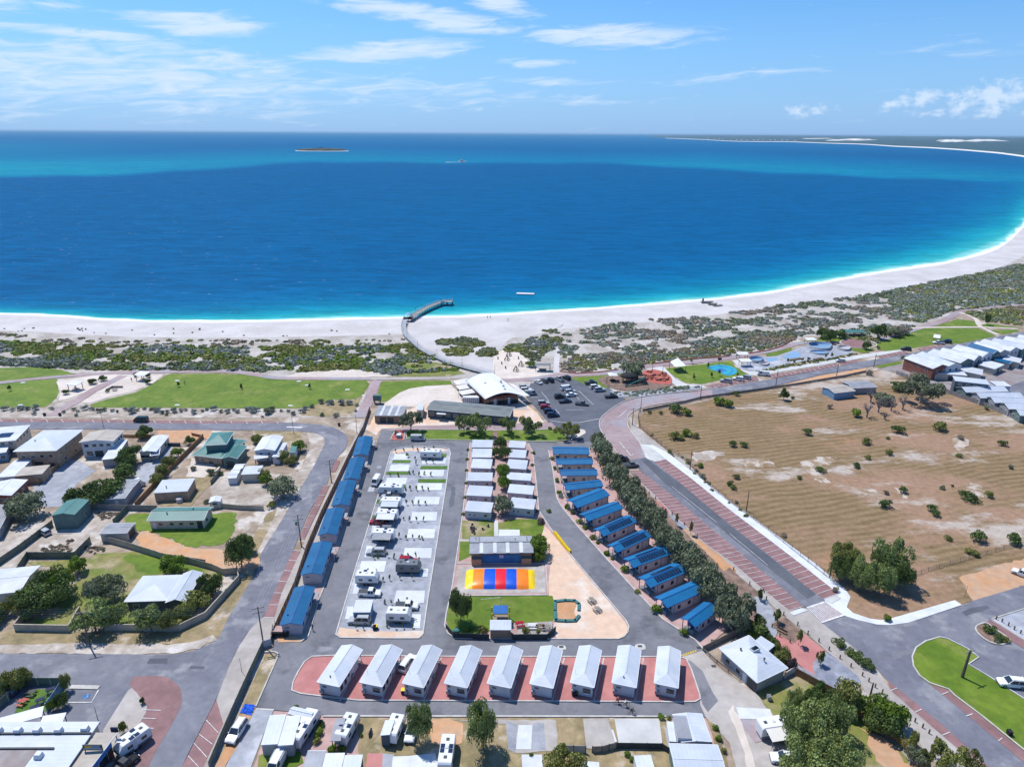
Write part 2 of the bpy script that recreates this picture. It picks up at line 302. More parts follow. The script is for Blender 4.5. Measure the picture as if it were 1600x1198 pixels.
def ribbon(name, pts, width, mt, z0=0.0, z1=None, smooth=True, kind='structure', lvl=0, closed=False, k=4):
    """a strip along a line; with z1 it is a solid kerb or low wall"""
    if smooth and len(pts) > 2: pts = cat_rom(pts, k, closed)
    z = (lz(lvl) if z1 is None else .02+lvl*.022)+z0; w = [P(x, y, z) for x, y in pts]; n = len(w); a = []; b = []
    for i, p in enumerate(w):
        q0 = w[(i-1) % n] if (closed or i > 0) else w[i]; q1 = w[(i+1) % n] if (closed or i < n-1) else w[i]
        d = (q1-q0); d.z = 0
        if d.length < 1e-6: d = Vector((1, 0, 0))
        d.normalize(); s = Vector((-d.y, d.x, 0))*width/2; a.append(p+s); b.append(p-s)
    v = []; f = []; m = n if closed else n-1
    if z1 is None:
        v = a+b; f = [(n+i, n+(i+1) % n, (i+1) % n, i) for i in range(m)]
    else:
        up = Vector((0, 0, z1-z0)); v = a+b+[p+up for p in a]+[p+up for p in b]
        for i in range(m):
            j = (i+1) % n; f += [(3*n+i, 3*n+j, 2*n+j, 2*n+i), (i, 2*n+i, 2*n+j, j), (n+i, n+j, 3*n+j, 3*n+i)]
        if not closed: f += [(0, n, 3*n, 2*n), (n-1, 2*n+n-1, 3*n+n-1, n+n-1)]
    o = mobj(name, v, f, mt); 
    if kind: o['kind'] = kind
    return o
def kerb(pts, closed=True, smooth=True, w=.26, h=.27, k=4): return ribbon('kerb', pts, w, 'kerb', 0, h, smooth, closed=closed, k=k)
# ------------------------------------------------------------------ builders
def slab(mb, polys, t=.1, m=0):
    for p in polys:
        n = len(p); mb.add([tuple(q) for q in p]+[(q[0], q[1], q[2]-t) for q in p], [tuple(range(n)), tuple(range(2*n-1, n-1, -1))]+[(i, n+i, n+(i+1) % n, (i+1) % n) for i in range(n)], m)
def rect3(A, B, C, h):
    a, b, c = P(*A, h), P(*B, h), P(*C, h); l = c-b; Ln = l.length; l.normalize(); w = a-b
    perp = Vector((-l.y, l.x, 0))
    Wd = w.dot(perp)
    if Wd < 0: perp = -perp; Wd = -Wd
    o = b+l*Ln/2+perp*Wd/2; o.z = 0
    # average the skew: centre of the parallelogram
    ctr = (a+c)/2; o.x, o.y = ctr.x, ctr.y
    return o, Wd, Ln, math.atan2(-l.x, l.y)
def wbox(parent, side, u, w, h, z0, hx0, hx1, hy0, hy1, kind='window', frame='trimwhite'):
    d = .05
    def bx(name, uu, ww, za, zb, dd, mt, par):
        m = MB()
        if side == 's': m.box(uu-ww/2, uu+ww/2, hy0-dd, hy0+.02, za, zb)
        elif side == 'n': m.box(uu-ww/2, uu+ww/2, hy1-.02, hy1+dd, za, zb)
        elif side == 'e': m.box(hx1-.02, hx1+dd, uu-ww/2, uu+ww/2, za, zb)
        else: m.box(hx0-dd, hx0+.02, uu-ww/2, uu+ww/2, za, zb)
        return m.build(name, mt, par)
    if kind == 'window':
        f = bx('window', u, w, z0, z0+h, .05, frame, parent); bx('pane', u, w-.16, z0+.08, z0+h-.08, .07, 'glass', f)
    elif kind == 'door': bx('door', u, w, z0, z0+h, .05, frame, parent)
    elif kind == 'garage': bx('garage_door', u, w, z0, z0+h, .04, frame, parent)
    elif kind == 'opening': bx('opening', u, w, z0, z0+h, .03, 'trimdark', parent)
def bld(name, label, cat, A, B, C, h=3.0, roof='gable', ridge='y', rh=.8, wall='w_white', rmat='r_pale', oh=.35, wins=None, trim='trimwhite', ver=None, group=None, autow=True, gut=True, base=0.0, vents=0, fr='trimwhite', low=False, dims=None):
    o, Wd, Ln, rz = rect3(A, B, C, h)
    if dims: Wd, Ln = dims
    r = empty(name, (o.x, o.y, base+.0), rz); meta(r, label, cat, group)
    X, Y = Wd/2, Ln/2; x0, x1, y0, y1 = -X+oh, X-oh, -Y+oh, Y-oh
    ver = ver or {}
    vx0, vx1, vy0, vy1 = x0+ver.get('w', 0), x1-ver.get('e', 0), y0+ver.get('s', 0), y1-ver.get('n', 0)
    rm = rmat+('Y' if (ridge == 'y') else 'X')
    w = MB(); top = h-.06
    w.box(vx0, vx1, vy0, vy1, -.3, top)
    def rz_at(x, y):       # underside height of the roof
        if roof in ('gable', 'hipnear'): return h+rh*(1-abs(x)/X if ridge == 'y' else 1-abs(y)/Y)-.12
        return h-.06
    if roof in ('gable', 'hipnear', 'hip'):
        k = .12
        if ridge == 'y':
            ap = h+rh-.12; zz = lambda x: h+rh*(1-abs(x)/X)-.12
            ends = ((vy1,) if roof == 'hipnear' else () if roof == 'hip' else (vy0, vy1))
            for y in ends:
                ya, yb = (y, y+.14) if y < 0 else (y-.14, y)
                w.prism([(vx0, top), (vx1, top), (vx1, max(top, zz(vx1))), (0, ap), (vx0, max(top, zz(vx0)))], 'y', ya, yb)
        else:
            ap = h+rh-.12; zz = lambda y: h+rh*(1-abs(y)/Y)-.12
            for x in (() if roof == 'hip' else (vx0, vx1)):
                xa, xb = (x, x+.14) if x < 0 else (x-.14, x)
                w.prism([(vy0, top), (vy1, top), (vy1, max(top, zz(vy1))), (0, ap), (vy0, max(top, zz(vy0)))], 'x', xa, xb)
    if roof == 'skill':
        w.prism([(vy0, top), (vy1, top), (vy1, h+rh*(vy1+Y)/(2*Y)-.12), (vy0, max(top, h+rh*(vy0+Y)/(2*Y)-.12))] if ridge == 'x' else [(vx0, top), (vx1, top), (vx1, h+rh*(vx1+X)/(2*X)-.12), (vx0, max(top, h+rh*(vx0+X)/(2*X)-.12))], 'x' if ridge == 'x' else 'y', *( (vx0, vx1) if ridge == 'x' else (vy0, vy1)))
    w.build('wall', wall, r)
    R = MB(); zr = h+rh
    if roof == 'gable':
        if ridge == 'y': slab(R, [[(-X,-Y,h),(0,-Y,zr),(0,Y,zr),(-X,Y,h)][::-1], [(0,-Y,zr),(X,-Y,h),(X,Y,h),(0,Y,zr)]])
        else: slab(R, [[(-X,-Y,h),(X,-Y,h),(X,0,zr),(-X,0,zr)], [(-X,0,zr),(X,0,zr),(X,Y,h),(-X,Y,h)]])
    elif roof == 'hip':
        if ridge == 'y':
            k = min(X, Y*.95); slab(R, [[(-X,-Y,h),(X,-Y,h),(0,-Y+k,zr)], [(X,-Y,h),(X,Y,h),(0,Y-k,zr),(0,-Y+k,zr)], [(X,Y,h),(-X,Y,h),(0,Y-k,zr)], [(-X,Y,h),(-X,-Y,h),(0,-Y+k,zr),(0,Y-k,zr)]])
        else:
            k = min(Y, X*.95); slab(R, [[(-X,-Y,h),(X,-Y,h),(X-k,0,zr),(-X+k,0,zr)], [(X,-Y,h),(X,Y,h),(X-k,0,zr)], [(X,Y,h),(-X,Y,h),(-X+k,0,zr),(X-k,0,zr)], [(-X,Y,h),(-X,-Y,h),(-X+k,0,zr)]])
    elif roof == 'hipnear':
        k = X*1.05; slab(R, [[(-X,-Y,h),(X,-Y,h),(0,-Y+k,zr)], [(X,-Y,h),(X,Y,h),(0,Y,zr),(0,-Y+k,zr)], [(-X,Y,h),(-X,-Y,h),(0,-Y+k,zr),(0,Y,zr)]])
    elif roof == 'skill':
        if ridge == 'x': slab(R, [[(-X,-Y,h),(X,-Y,h),(X,Y,zr),(-X,Y,zr)]])
        else: slab(R, [[(-X,-Y,h),(X,-Y,zr),(X,Y,zr),(-X,Y,h)]])
    else:
        slab(R, [[(-X,-Y,h+.15),(X,-Y,h+.15),(X,Y,h+.15),(-X,Y,h+.15)]], .2)
    ro = R.build('roof', rm, r)
    if low: return r, ro, X, Y
    if gut and roof != 'flat':                       # gutters along the low edges
        g = MB()
        if ridge == 'y' or roof == 'hip': g.box(-X-.1, -X-.003, -Y, Y, h-.16, h+.0); g.box(X+.003, X+.1, -Y, Y, h-.16 + (rh if roof == 'skill' and ridge == 'y' else 0), h+(rh if roof == 'skill' and ridge == 'y' else 0))
        if ridge == 'x' or roof in ('hip', 'hipnear'):
            g.box(-X, X, -Y-.1, -Y-.003, h-.16, h)
            if roof != 'hipnear': zt = h+(rh if roof == 'skill' else 0); g.box(-X, X, Y+.003, Y+.1, zt-.16, zt)
        g.build('gutter', trim, r)
    if roof in ('gable', 'hipnear'):
        c = MB()
        if ridge == 'y': c.box(-.14, .14, -Y+(X*1.05 if roof == 'hipnear' else 0), Y, zr-.03, zr+.035)
        else: c.box(-X, X, -.14, .14, zr-.03, zr+.035)
        c.build('ridge_cap', trim if roof == 'gable' and trim != 'trimwhite' else rm, ro)
        for t_ in (((Y,) if roof == 'hipnear' else (-Y, Y)) if ridge == 'y' else (-X, X)):
            for s in (-1, 1): MB().tube(*(((s*X, t_, h-.04), (0, t_, zr-.04)) if ridge == 'y' else ((t_, s*Y, h-.04), (t_, 0, zr-.04))), .07, n=4).build('barge_board', trim, ro)
    if wins is None and autow:
        wins = {'s': [(-.45, 1.1, .9, 1.1, 'window'), (.45, 1.4, 1.0, 1.0, 'window')], 'e': [(-.5, 1.2, 1, 1, 'window'), (.1, .9, 2.05, 0, 'door'), (.55, 1.2, 1, 1, 'window')],
                'w': [(-.4, 1.2, 1, 1, 'window'), (.4, 1.2, 1, 1, 'window')]}
    for sd_, lst in (wins or {}).items():
        span, mid = ((vx1-vx0)/2, (vx0+vx1)/2) if sd_ in 'sn' else ((vy1-vy0)/2, (vy0+vy1)/2)
        for (u, ww, hh, z0, kd) in lst: wbox(r, sd_, mid+u*span, ww, hh, z0, vx0, vx1, vy0, vy1, kd, fr if kd == 'window' else (trim if kd != 'garage' else 'w_grey'))
    for sd_, dep in ver.items():
        dk = MB(); ps = []
        if sd_ == 'w': dk.box(x0, vx0, y0, y1, -.2, .35); ps = [(x0+.1, y0+.1), (x0+.1, 0), (x0+.1, y1-.1)]
        if sd_ == 'e': dk.box(vx1, x1, y0, y1, -.2, .35); ps = [(x1-.1, y0+.1), (x1-.1, y1-.1)]
        if sd_ == 's': dk.box(x0, x1, y0, vy0, -.2, .35); ps = [(x0+.1, y0+.1), (0, y0+.1), (x1-.1, y0+.1)]
        if sd_ == 'n': dk.box(x0, x1, vy1, y1, -.2, .35); ps = [(x0+.1, y1-.1), (x1-.1, y1-.1)]
        dk.build('deck', 'timbergrey', r)
        for (px_, py_) in ps: MB().box(px_-.06, px_+.06, py_-.06, py_+.06, -.2, h-.12).build('post', trim, r)
        rl = MB(); a, b = ps[0], ps[-1]
        for z in (.6, .8, 1.0, 1.2): rl.tube((*a, z+.1), (*b, z+.1), .025, n=4)
        rl.build('railing', 'trimwhite', r)
    if cat == 'cabin': MB().box(vx1, vx1+.34, Y*.08-.4, Y*.08+.4, .3, .95).build('air_conditioner', 'w_grey', r)
    for i in range(vents):
        v = MB(); vx = X*(.45 if i % 2 else -.4); vy = -Y*.35+i*Y*.45; zt = h+rh*(1-abs(vx)/X) if (roof != 'skill' and roof != 'flat' and ridge == 'y') else h+rh*(1-abs(vy)/Y) if roof not in ('skill', 'flat') else h+rh*.5+.1
        v.tube((vx, vy, zt-.1), (vx, vy, zt+.45), .12, n=8); v.dome((vx, vy, zt+.4), .22, .22, .2, 8, 3); v.build('roof_vent', 'darkmetal', r)
    return r, ro, X, Y
def panels(r, X, Y, h, rh, axis, n, u0, u1, v0, v1, side=-1):
    """solar panels flush on one slope: axis is the ridge direction, v runs from eave 0 to ridge 1"""
    for i in range(n):
        a = u0+(u1-u0)*i/n; b = a+(u1-u0)/n*.8; m = MB(); pts = []
        for (u, v) in ((a, v0), (b, v0), (b, v1), (a, v1)):
            if axis == 'x': pts.append((u*X, side*Y*(1-v), h+rh*v+.12))
            else: pts.append((side*X*(1-v), u*Y, h+rh*v+.12))
        if (axis == 'x' and side > 0) or (axis == 'y' and side < 0): pts = pts[::-1]
        slab(m, [pts], .06); m.build('solar_panel', 'solar', r)
CARS = {}
def carproto(kind, color):
    S = dict(suv=(4.8, .92, 1.05, 1.72), hatch=(4.2, .88, .95, 1.48), wagon=(4.9, .93, 1.08, 1.8), ute=(5.3, .92, 1.05, 1.72), van=(5.0, .94, 1.15, 2.1), sedan=(4.7, .9, .95, 1.45))
    Ln, hw, bz, rz_ = S[kind]; l = Ln/2; C_ = 'car_'+color
    r = empty('car' if kind not in ('ute', 'van') else ('ute' if kind == 'ute' else 'van'), (0, 0, 0))
    b = MB(); fr = l-.25 if kind == 'van' else l*.42
    b.prism([(-l, .38), (-l+.03, bz-.12), (-l+.14, bz), (fr, bz), (l-.22, bz-.16), (l-.03, bz-.38), (l, .38), (l-.1, .26), (-l+.1, .26)][::-1], 'x', -hw, hw)
    bm = bmesh.new(); o = b.build('body', C_, r); bm.from_mesh(o.data); bmesh.ops.bevel(bm, geom=bm.edges[:], offset=.07, segments=1, affect='EDGES'); bm.to_mesh(o.data); bm.free()
    if kind == 'van': g = [(-l+.06, bz), (-l+.14, rz_-.1), (l-1.2, rz_-.1), (l-.3, bz)]
    elif kind == 'ute': g = [(-.35, bz), (-.2, rz_), (.85, rz_), (1.35, bz)]
    elif kind == 'sedan': g = [(-l+.75, bz), (-l+1.5, rz_), (.3, rz_), (1.15, bz)]
    else: g = [(-l+.1, bz), (-l+.4, rz_), (.35, rz_), (1.12, bz)]
    tp = .16
    v = []
    for s in (-1, 1):
        v += [(s*(hw-.05), g[0][0], g[0][1]-.02), (s*(hw-tp-.05), g[1][0], g[1][1]), (s*(hw-tp-.05), g[2][0], g[2][1]), (s*(hw-.05), g[3][0], g[3][1]-.02)]
    mobj('windows', v, [(3,2,1,0), (4,5,6,7), (0,1,5,4), (1,2,6,5), (2,3,7,6)], 'glass', r)
    rf = MB(); xx = hw-tp-.03; rf.box(-xx, xx, g[1][0]-.04, g[2][0]+.04, g[1][1]-.01, g[1][1]+.06, top=(.05, .06)); 
    for s in (-1, 1):                               # pillars
        for (a, c) in ((g[0], g[1]), (g[3], g[2]), (((g[0][0]+g[3][0])/2, g[0][1]), ((g[1][0]+g[2][0])/2, g[1][1]))):
            rf.tube((s*(hw-.04), a[0], a[1]), (s*(hw-tp-.04), c[0], c[1]), .05, n=4)
    if kind == 'van': rf.box(-hw+.03, -hw+.10, -l+.2, .6, bz, rz_-.15, top=(.0, 0)); rf.box(hw-.10, hw-.03, -l+.2, .6, bz, rz_-.15)
    rf.build('roof', C_, r)
    if kind == 'ute': MB().box(-hw+.12, hw-.12, -l+.12, -.45, bz-.02, bz+.035).build('tray_cover', 'trimdark', r)
    for s in (-1, 1):
        for y in (-l+.95, l-.9):
            t = MB().tube((s*(hw-.16), y, .36), (s*(hw+.02), y, .36), .36, n=12).build('wheel', 'tyre', r)
            MB().tube((s*(hw+.0), y, .36), (s*(hw+.035), y, .36), .2, n=8).build('rim', 'rim', t)
        MB().box(s*(hw-.3)-.2, s*(hw-.3)+.2, l-.10, l+.01, .62, .78).build('headlight', 'trimwhite', r)
        MB().box(s*(hw-.22)-.14, s*(hw-.22)+.14, -l-.015, -l+.08, .7, .92).build('taillight', 'car_red', r)
        MB().box(s*(hw+.02)-.1, s*(hw+.02)+.1, g[3][0]-.25, g[3][0]-.1, bz, bz+.16).build('mirror', C_, r)
    MB().box(-hw+.1, hw-.1, l-.06, l+.03, .3, .5).build('bumper', 'trimdark', r)
    if kind in ('suv', 'wagon'):
        rr = MB()
        for s in (-1, 1): rr.tube((s*(xx-.12), g[1][0]+.2, g[1][1]+.09), (s*(xx-.12), g[2][0]-.1, g[1][1]+.09), .025, n=4)
        rr.build('roof_rack', 'darkmetal', r)
    return r
def car(x, y, hd, kind, color, label, group=None, face=None):
    """hd: heading in degrees clockwise from straight ahead; x, y the pixel of its middle on the ground"""
    k = (kind, color)
    if k not in CARS: r = CARS[k] = carproto(kind, color)
    else: r = copytree(CARS[k])
    p = P(x, y); r.location = (p.x, p.y, .13); r.rotation_euler = (0, 0, -math.radians(hd))
    meta(r, label, 'van' if kind == 'van' else 'pickup' if kind == 'ute' else 'car', group); 
    if not group and 'group' in r: del r['group']
    return r
def caravan(x, y, hd, label, L_=5.6, H_=2.75, awn=None, awnmat='sail', body='car_white', group='caravans on the pitches', solar=0, cat='caravan', bodymat=None, w=2.35, dark=False):
    r = empty('caravan', (*P(x, y).xy, .15), -math.radians(hd)); meta(r, label, cat, group); l = L_/2; hw = w/2
    b = MB(); b.prism([(-l, .55), (-l+.05, H_-.35), (-l+.35, H_), (l-.7, H_), (l-.05, H_-.9), (l, .8), (l-.5, .5), (-l+.3, .5)][::-1], 'x', -hw, hw)
    o = b.build('body', body, r); bm = bmesh.new(); bm.from_mesh(o.data); bmesh.ops.bevel(bm, geom=bm.edges[:], offset=.08, segments=1, affect='EDGES'); bm.to_mesh(o.data); bm.free()
    for s in (-1, 1):
        for yy in (-l*.5, l*.35): MB().box(s*hw-.03, s*hw+.03, yy-.45, yy+.45, 1.35, 1.95).build('window', 'glass', r)
        MB().box(s*hw-.02, s*hw+.02, -l+.1, l-.2, .62, .95).build('stripe', 'car_grey', r)
        t = MB()
        for yy in (-.45, .45): t.tube((s*(hw-.2), yy, .36), (s*(hw+.01), yy, .36), .35, n=10)
        t.build('wheel', 'tyre', r)
    MB().box(-.7, .7, l-.03, l+.01, 1.1, 1.5).build('window', 'glass', r)
    MB().box(-hw-.04, -hw+.02, -.1, .55, .55, 2.3).build('door', 'w_white', r)
    d = MB(); d.tube((-.7, l-.2, .5), (0, l+1.2, .5), .05, n=4); d.tube((.7, l-.2, .5), (0, l+1.2, .5), .05, n=4); d.build('drawbar', 'darkmetal', r)
    for i, yy in enumerate((-l*.6, -.1, l*.45)): MB().box(-.3, .3, yy-.3, yy+.3, H_-.02, H_+.1, top=(.05, .05)).build('roof_hatch', ('trimdark' if i != 1 else 'w_white'), r)
    for i in range(solar): MB().box(.35 if i % 2 else -1.05, 1.05 if i % 2 else -.35, -l*.35+.9*(i//2), -l*.35+.8+.9*(i//2), H_+.01, H_+.07).build('solar_panel', 'solar', r)
    if awn:
        s = awn; dep = 2.4; m = MB(); pts = [(s*hw, -l+.5, H_-.15), (s*(hw+dep), -l+.5, H_-.5), (s*(hw+dep), l-.9, H_-.5), (s*hw, l-.9, H_-.15)]
        slab(m, [pts if s < 0 else pts[::-1]][:1], .04) if s < 0 else slab(m, [pts], .04)
        m.build('awning', awnmat, r)
        for yy in (-l+.55, l-.95): MB().tube((s*(hw+dep-.05), yy, 0), (s*(hw+dep-.05), yy, H_-.5), .035, n=5).build('awning_post', 'steel', r)
    return r
# ---- plants
def crownmesh(name, seed, n, leaf, nlobe, zlo=.0, spread=.55, lob=.42, flat=1.0, mt='leaf_dark', open_=0.0):
    g = np.random.default_rng(seed)
    ang = g.uniform(0, 6.283, nlobe); el = g.uniform(-.15, 1.0, nlobe)
    rr = spread*np.sqrt(g.uniform(.15, 1, nlobe)); c = np.stack([rr*np.cos(ang), rr*np.sin(ang), .5+(el-.4)*.52*flat*(1.25-rr)], 1)
    c[0] = (0, 0, .55); rad = lob*g.uniform(.65, 1.15, nlobe)
    bi = g.integers(0, nlobe, n); d = g.normal(size=(n, 3)); d /= np.linalg.norm(d, axis=1)[:, None]; d[:, 2] = np.where(d[:, 2] < -.35, -d[:, 2]*.6, d[:, 2])
    rad_k = rad[bi]*(1-.30*g.random(n)**2)
    p = c[bi]+d*rad_k[:, None]*np.array([1, 1, .72]); p[:, 2] = np.clip(p[:, 2], zlo, 1.05)
    nrm = d+g.normal(size=(n, 3))*.55; nrm /= np.linalg.norm(nrm, axis=1)[:, None]
    t = np.cross(nrm, g.normal(size=(n, 3))); t /= np.linalg.norm(t, axis=1)[:, None]; b = np.cross(nrm, t)
    s = leaf*g.uniform(.6, 1.35, n)[:, None]; k = g.uniform(.45, .9, n)[:, None]
    v = np.stack([p-t*s-b*s*k*.3, p+b*s*k*-.9, p+t*s*.9+b*s*k*.2, p+b*s*k], 1).reshape(-1, 3)
    me = bpy.data.meshes.new(name); me.vertices.add(4*n); me.vertices.foreach_set('co', v.ravel()); me.loops.add(4*n); me.loops.foreach_set('vertex_index', np.arange(4*n))
    me.polygons.add(n); me.polygons.foreach_set('loop_start', np.arange(0, 4*n, 4)); me.update(calc_edges=True)
    tint_ = np.clip(g.random(nlobe)[bi]*.55+g.random(n)*.45, 0, 1)
    a = me.attributes.new('tint', 'FLOAT', 'POINT'); a.data.foreach_set('value', np.repeat(tint_, 4)); me.materials.append(M[mt]); return me, c
PROTO = {}
def proto(kind, lv, var):
    k = (kind, lv, var)
    if k in PROTO: return PROTO[k]
    sd_ = hash_(kind+lv)+var*17
    if kind == 'tree': me, c = crownmesh('crown', sd_, 2600, .062, 15, .12, .60, .40, 1.0, 'leaf_'+lv)
    elif kind == 'big': me, c = crownmesh('crown', sd_, 7000, .038, 26, .10, .68, .33, 1.1, 'leaf_'+lv)
    elif kind == 'gum': me, c = crownmesh('crown', sd_, 3000, .048, 13, .25, .72, .27, 1.2, 'leaf_'+lv)
    elif kind == 'bush': me, c = crownmesh('bush', sd_, 700, .10, 8, .0, .5, .48, .8, 'leaf_'+lv)
    elif kind == 'sapling': me, c = crownmesh('crown', sd_, 110, .17, 4, .15, .35, .45, 1.1, 'leaf_'+lv)
    PROTO[k] = (me, c); return PROTO[k]
def hash_(s):
    h = 0
    for ch in s: h = (h*31+ord(ch)) % 99991
    return h
AUTO = []          # (object, description, px, py): labels completed at the end from what stands nearest
def trunkmesh(kind, c, var, mt):
    m = MB(); g = random.Random(var*5+3)
    m.tube((0, 0, -.05), (.02, .02, .3), .045, .032, 7); m.tube((.02, .02, .28), (0, .03, .5), .032, .018, 6)
    for q in c[1:9 if kind != 'gum' else 14]:
        a = Vector((.015, .02, g.uniform(.2, .38))); q = Vector(q); mid = a.lerp(q, .55)+Vector((g.uniform(-.05, .05), g.uniform(-.05, .05), -.03))
        m.tube(a, mid, .022, .014, 5, cap=False); m.tube(mid, q, .014, .006, 5, cap=False)
    me = bpy.data.meshes.new('trunk'); me.from_pydata(m.v, [], m.f); me.materials.append(M[mt]); return me
TR = {}
def tree(x, y, wpx, h=None, lv='dark', kind='tree', desc=None, name='tree', group=None, lab=None, mt='bark'):
    """x, y: pixel where the trunk meets the ground; wpx: crown width in photo pixels"""
    var = RNG.randrange(3); me, c = proto(kind, lv, var); w = wpx*mpp(x, y)/2*1.03; h = h or max(2.2, w*1.75); p = P(x, y)
    k = (kind, lv, var, mt)
    if k not in TR: TR[k] = trunkmesh(kind, c, var, mt)
    r = empty(name, (p.x, p.y, 0), RNG.uniform(0, 6.28)); cr = bpy.data.objects.new('crown', me); COL.objects.link(cr); cr.parent = r; cr.scale = (w, w*RNG.uniform(.92, 1.08), h)
    t = bpy.data.objects.new('trunk', TR[k]); COL.objects.link(t); t.parent = r; t.scale = (w, w, h)
    meta(r, lab, 'tree', group)
    if not lab: AUTO.append((r, desc or {'dark': 'dark green dense tree', 'grey': 'grey-green spreading tree', 'bright': 'bright green leafy tree', 'olive': 'olive green tree', 'euc': 'open-crowned gum tree', 'salt': 'pale tree', 'purple': 'purple-leaved shrub', 'brown': 'brownish tree'}[lv], x, y))
    return r
def bush(x, y, wpx, lv='dark', h=None, desc=None, name='bush', group=None, squash=.75, lab=None, dense=1):
    me, c = proto('bush', lv, RNG.randrange(3)); w = wpx*mpp(x, y)/2*1.05; p = P(x, y); h = h or w*1.25*squash+.15
    o = bpy.data.objects.new(name, me); COL.objects.link(o); o.location = (p.x, p.y, -.1); o.scale = (w, w*RNG.uniform(.8, 1.1), h*1.1); o.rotation_euler = (0, 0, RNG.uniform(0, 6.28))
    meta(o, lab, 'bush', group)
    if not lab: AUTO.append((o, desc or {'dark': 'dark green rounded bush', 'grey': 'grey-green bush', 'bright': 'bright green bush', 'olive': 'olive green bush', 'euc': 'mid green bush', 'salt': 'silvery green saltbush', 'purple': 'purple-leaved bush', 'brown': 'brownish dry bush'}[lv], x, y))
    return o
def autoname(o, desc, x, y): AUTO.append((o, desc, x, y))
def fence(pts, h, mt, label, post='timbergrey', step=2.4, cat='fence', name='fence', thick=.06, gap=0.0, capm=None, z0=0.0):
    """panels between posts, each a part"""
    w = [P(x, y) for x, y in pts]; r = empty(name, w[0]); meta(r, label, cat); o0 = w[0]; cache = {}
    for a, b in zip(w[:-1], w[1:]):
        d = b-a; n = max(1, round(d.length/step)); s = d.length/n; an = math.atan2(d.y, d.x)
        key = round(s, 2)
        if key not in cache:
            m = MB(); m.box(.05, s-.05, -thick/2, thick/2, z0+gap, z0+h)
            if capm: m.box(0, s, -thick/2-.03, thick/2+.03, z0+h, z0+h+.07)
            o = m.build('panel', mt, r); me = o.data; bpy.data.objects.remove(o); cache[key] = me
            if 'p' not in cache:
                o = MB().box(-.06, .06, -.07, .07, -.1, h+.1+z0).build('post', post, r); cache['p'] = o.data; bpy.data.objects.remove(o)
        for i in range(n):
            q = a.lerp(b, i/n)-o0
            for nm, me in (('panel', cache[key]), ('post', cache['p'])):
                o = bpy.data.objects.new(nm, me); COL.objects.link(o); o.parent = r; o.location = q; o.rotation_euler = (0, 0, an)
    q = w[-1]-o0; o = bpy.data.objects.new('post', cache['p']); COL.objects.link(o); o.parent = r; o.location = q
    return r
def wirefence(pts, h, label, step=3.0, pm='timbergrey'):
    w = [P(x, y) for x, y in pts]; r = empty('wire_fence', w[0]); meta(r, label, 'fence'); o0 = w[0]; pme = MB().tube((0, 0, -.1), (0, 0, h+.1), .06, n=5).build('post', pm, r); me = pme.data; bpy.data.objects.remove(pme)
    wm = MB()
    for a, b in zip(w[:-1], w[1:]):
        d = b-a; n = max(1, round(d.length/step))
        for i in range(n):
            o = bpy.data.objects.new('post', me); COL.objects.link(o); o.parent = r; o.location = a.lerp(b, i/n)-o0
        for k in range(6): z = h*(k+1)/6; wm.tube(a-o0+Vector((0, 0, z)), b-o0+Vector((0, 0, z)), .018, n=3, cap=False)
        m = int(d.length/.9)
        for i in range(m): q = a.lerp(b, i/m)-o0; wm.tube(q, q+Vector((0, 0, h)), .012, n=3, cap=False)
    wm.build('mesh_wire', 'darkmetal', r)
def pole(x, y, top, label, arms=2, lamp=False, r0=.17, name='power_pole', trans=False):
    p = P(x, y); best = min(np.arange(3, 14, .1), key=lambda h: (PX(p+Vector((0, 0, h)))[1]-top)**2); h = float(best)
    r = empty(name, (p.x, p.y, 0)); meta(r, label, 'power pole' if name == 'power_pole' else 'lamp post')
    MB().tube((0, 0, -.2), (0, 0, h), r0, r0*.65, 8).build('pole', 'polewood' if name == 'power_pole' else 'darkmetal', r)
    for i in range(arms):
        z = h-.3-i*1.1
        a = MB().box(-1.2, 1.2, -.07, .07, z-.08, z+.06).build('cross_arm', 'timbergrey', r); a.rotation_euler = (0, 0, math.radians(20))
        for u in (-1.05, -.4, .4, 1.05): MB().tube((u, 0, z+.06), (u, 0, z+.28), .055, .035, 6).build('insulator', 'w_white', a)
    if lamp:
        MB().tube((0, 0, h-.1), (-1.3, -.3, h+.15), .05, n=5).build('lamp_arm', 'steel', r); MB().box(-1.75, -1.2, -.42, -.2, h+.08, h+.22).build('lamp_head', 'steel', r)
    if trans: MB().tube((-.55, 0, h-3.0), (-.55, 0, h-1.9), .32, n=10).build('transformer', 'r_greenX', r)
    return (p.x, p.y, h)
def wires(name, label, a, b, zs=(0,), n=4, sag=.7, off=1.0):
    m = MB(); A_, B_ = Vector(a), Vector(b); d = (B_-A_); d.z = 0; s = Vector((-d.y, d.x, 0)).normalized()
    for k in range(n):
        o = s*off*(k-(n-1)/2)*.7; prev = None
        for i in range(13):
            t = i/12; q = A_.lerp(B_, t)+o; q.z -= sag*4*t*(1-t)+.0
            if prev is not None: m.tube(prev, q, .012, n=3, cap=False)
            prev = q
    o = m.build(name, 'wire'); meta(o, label, 'cable')
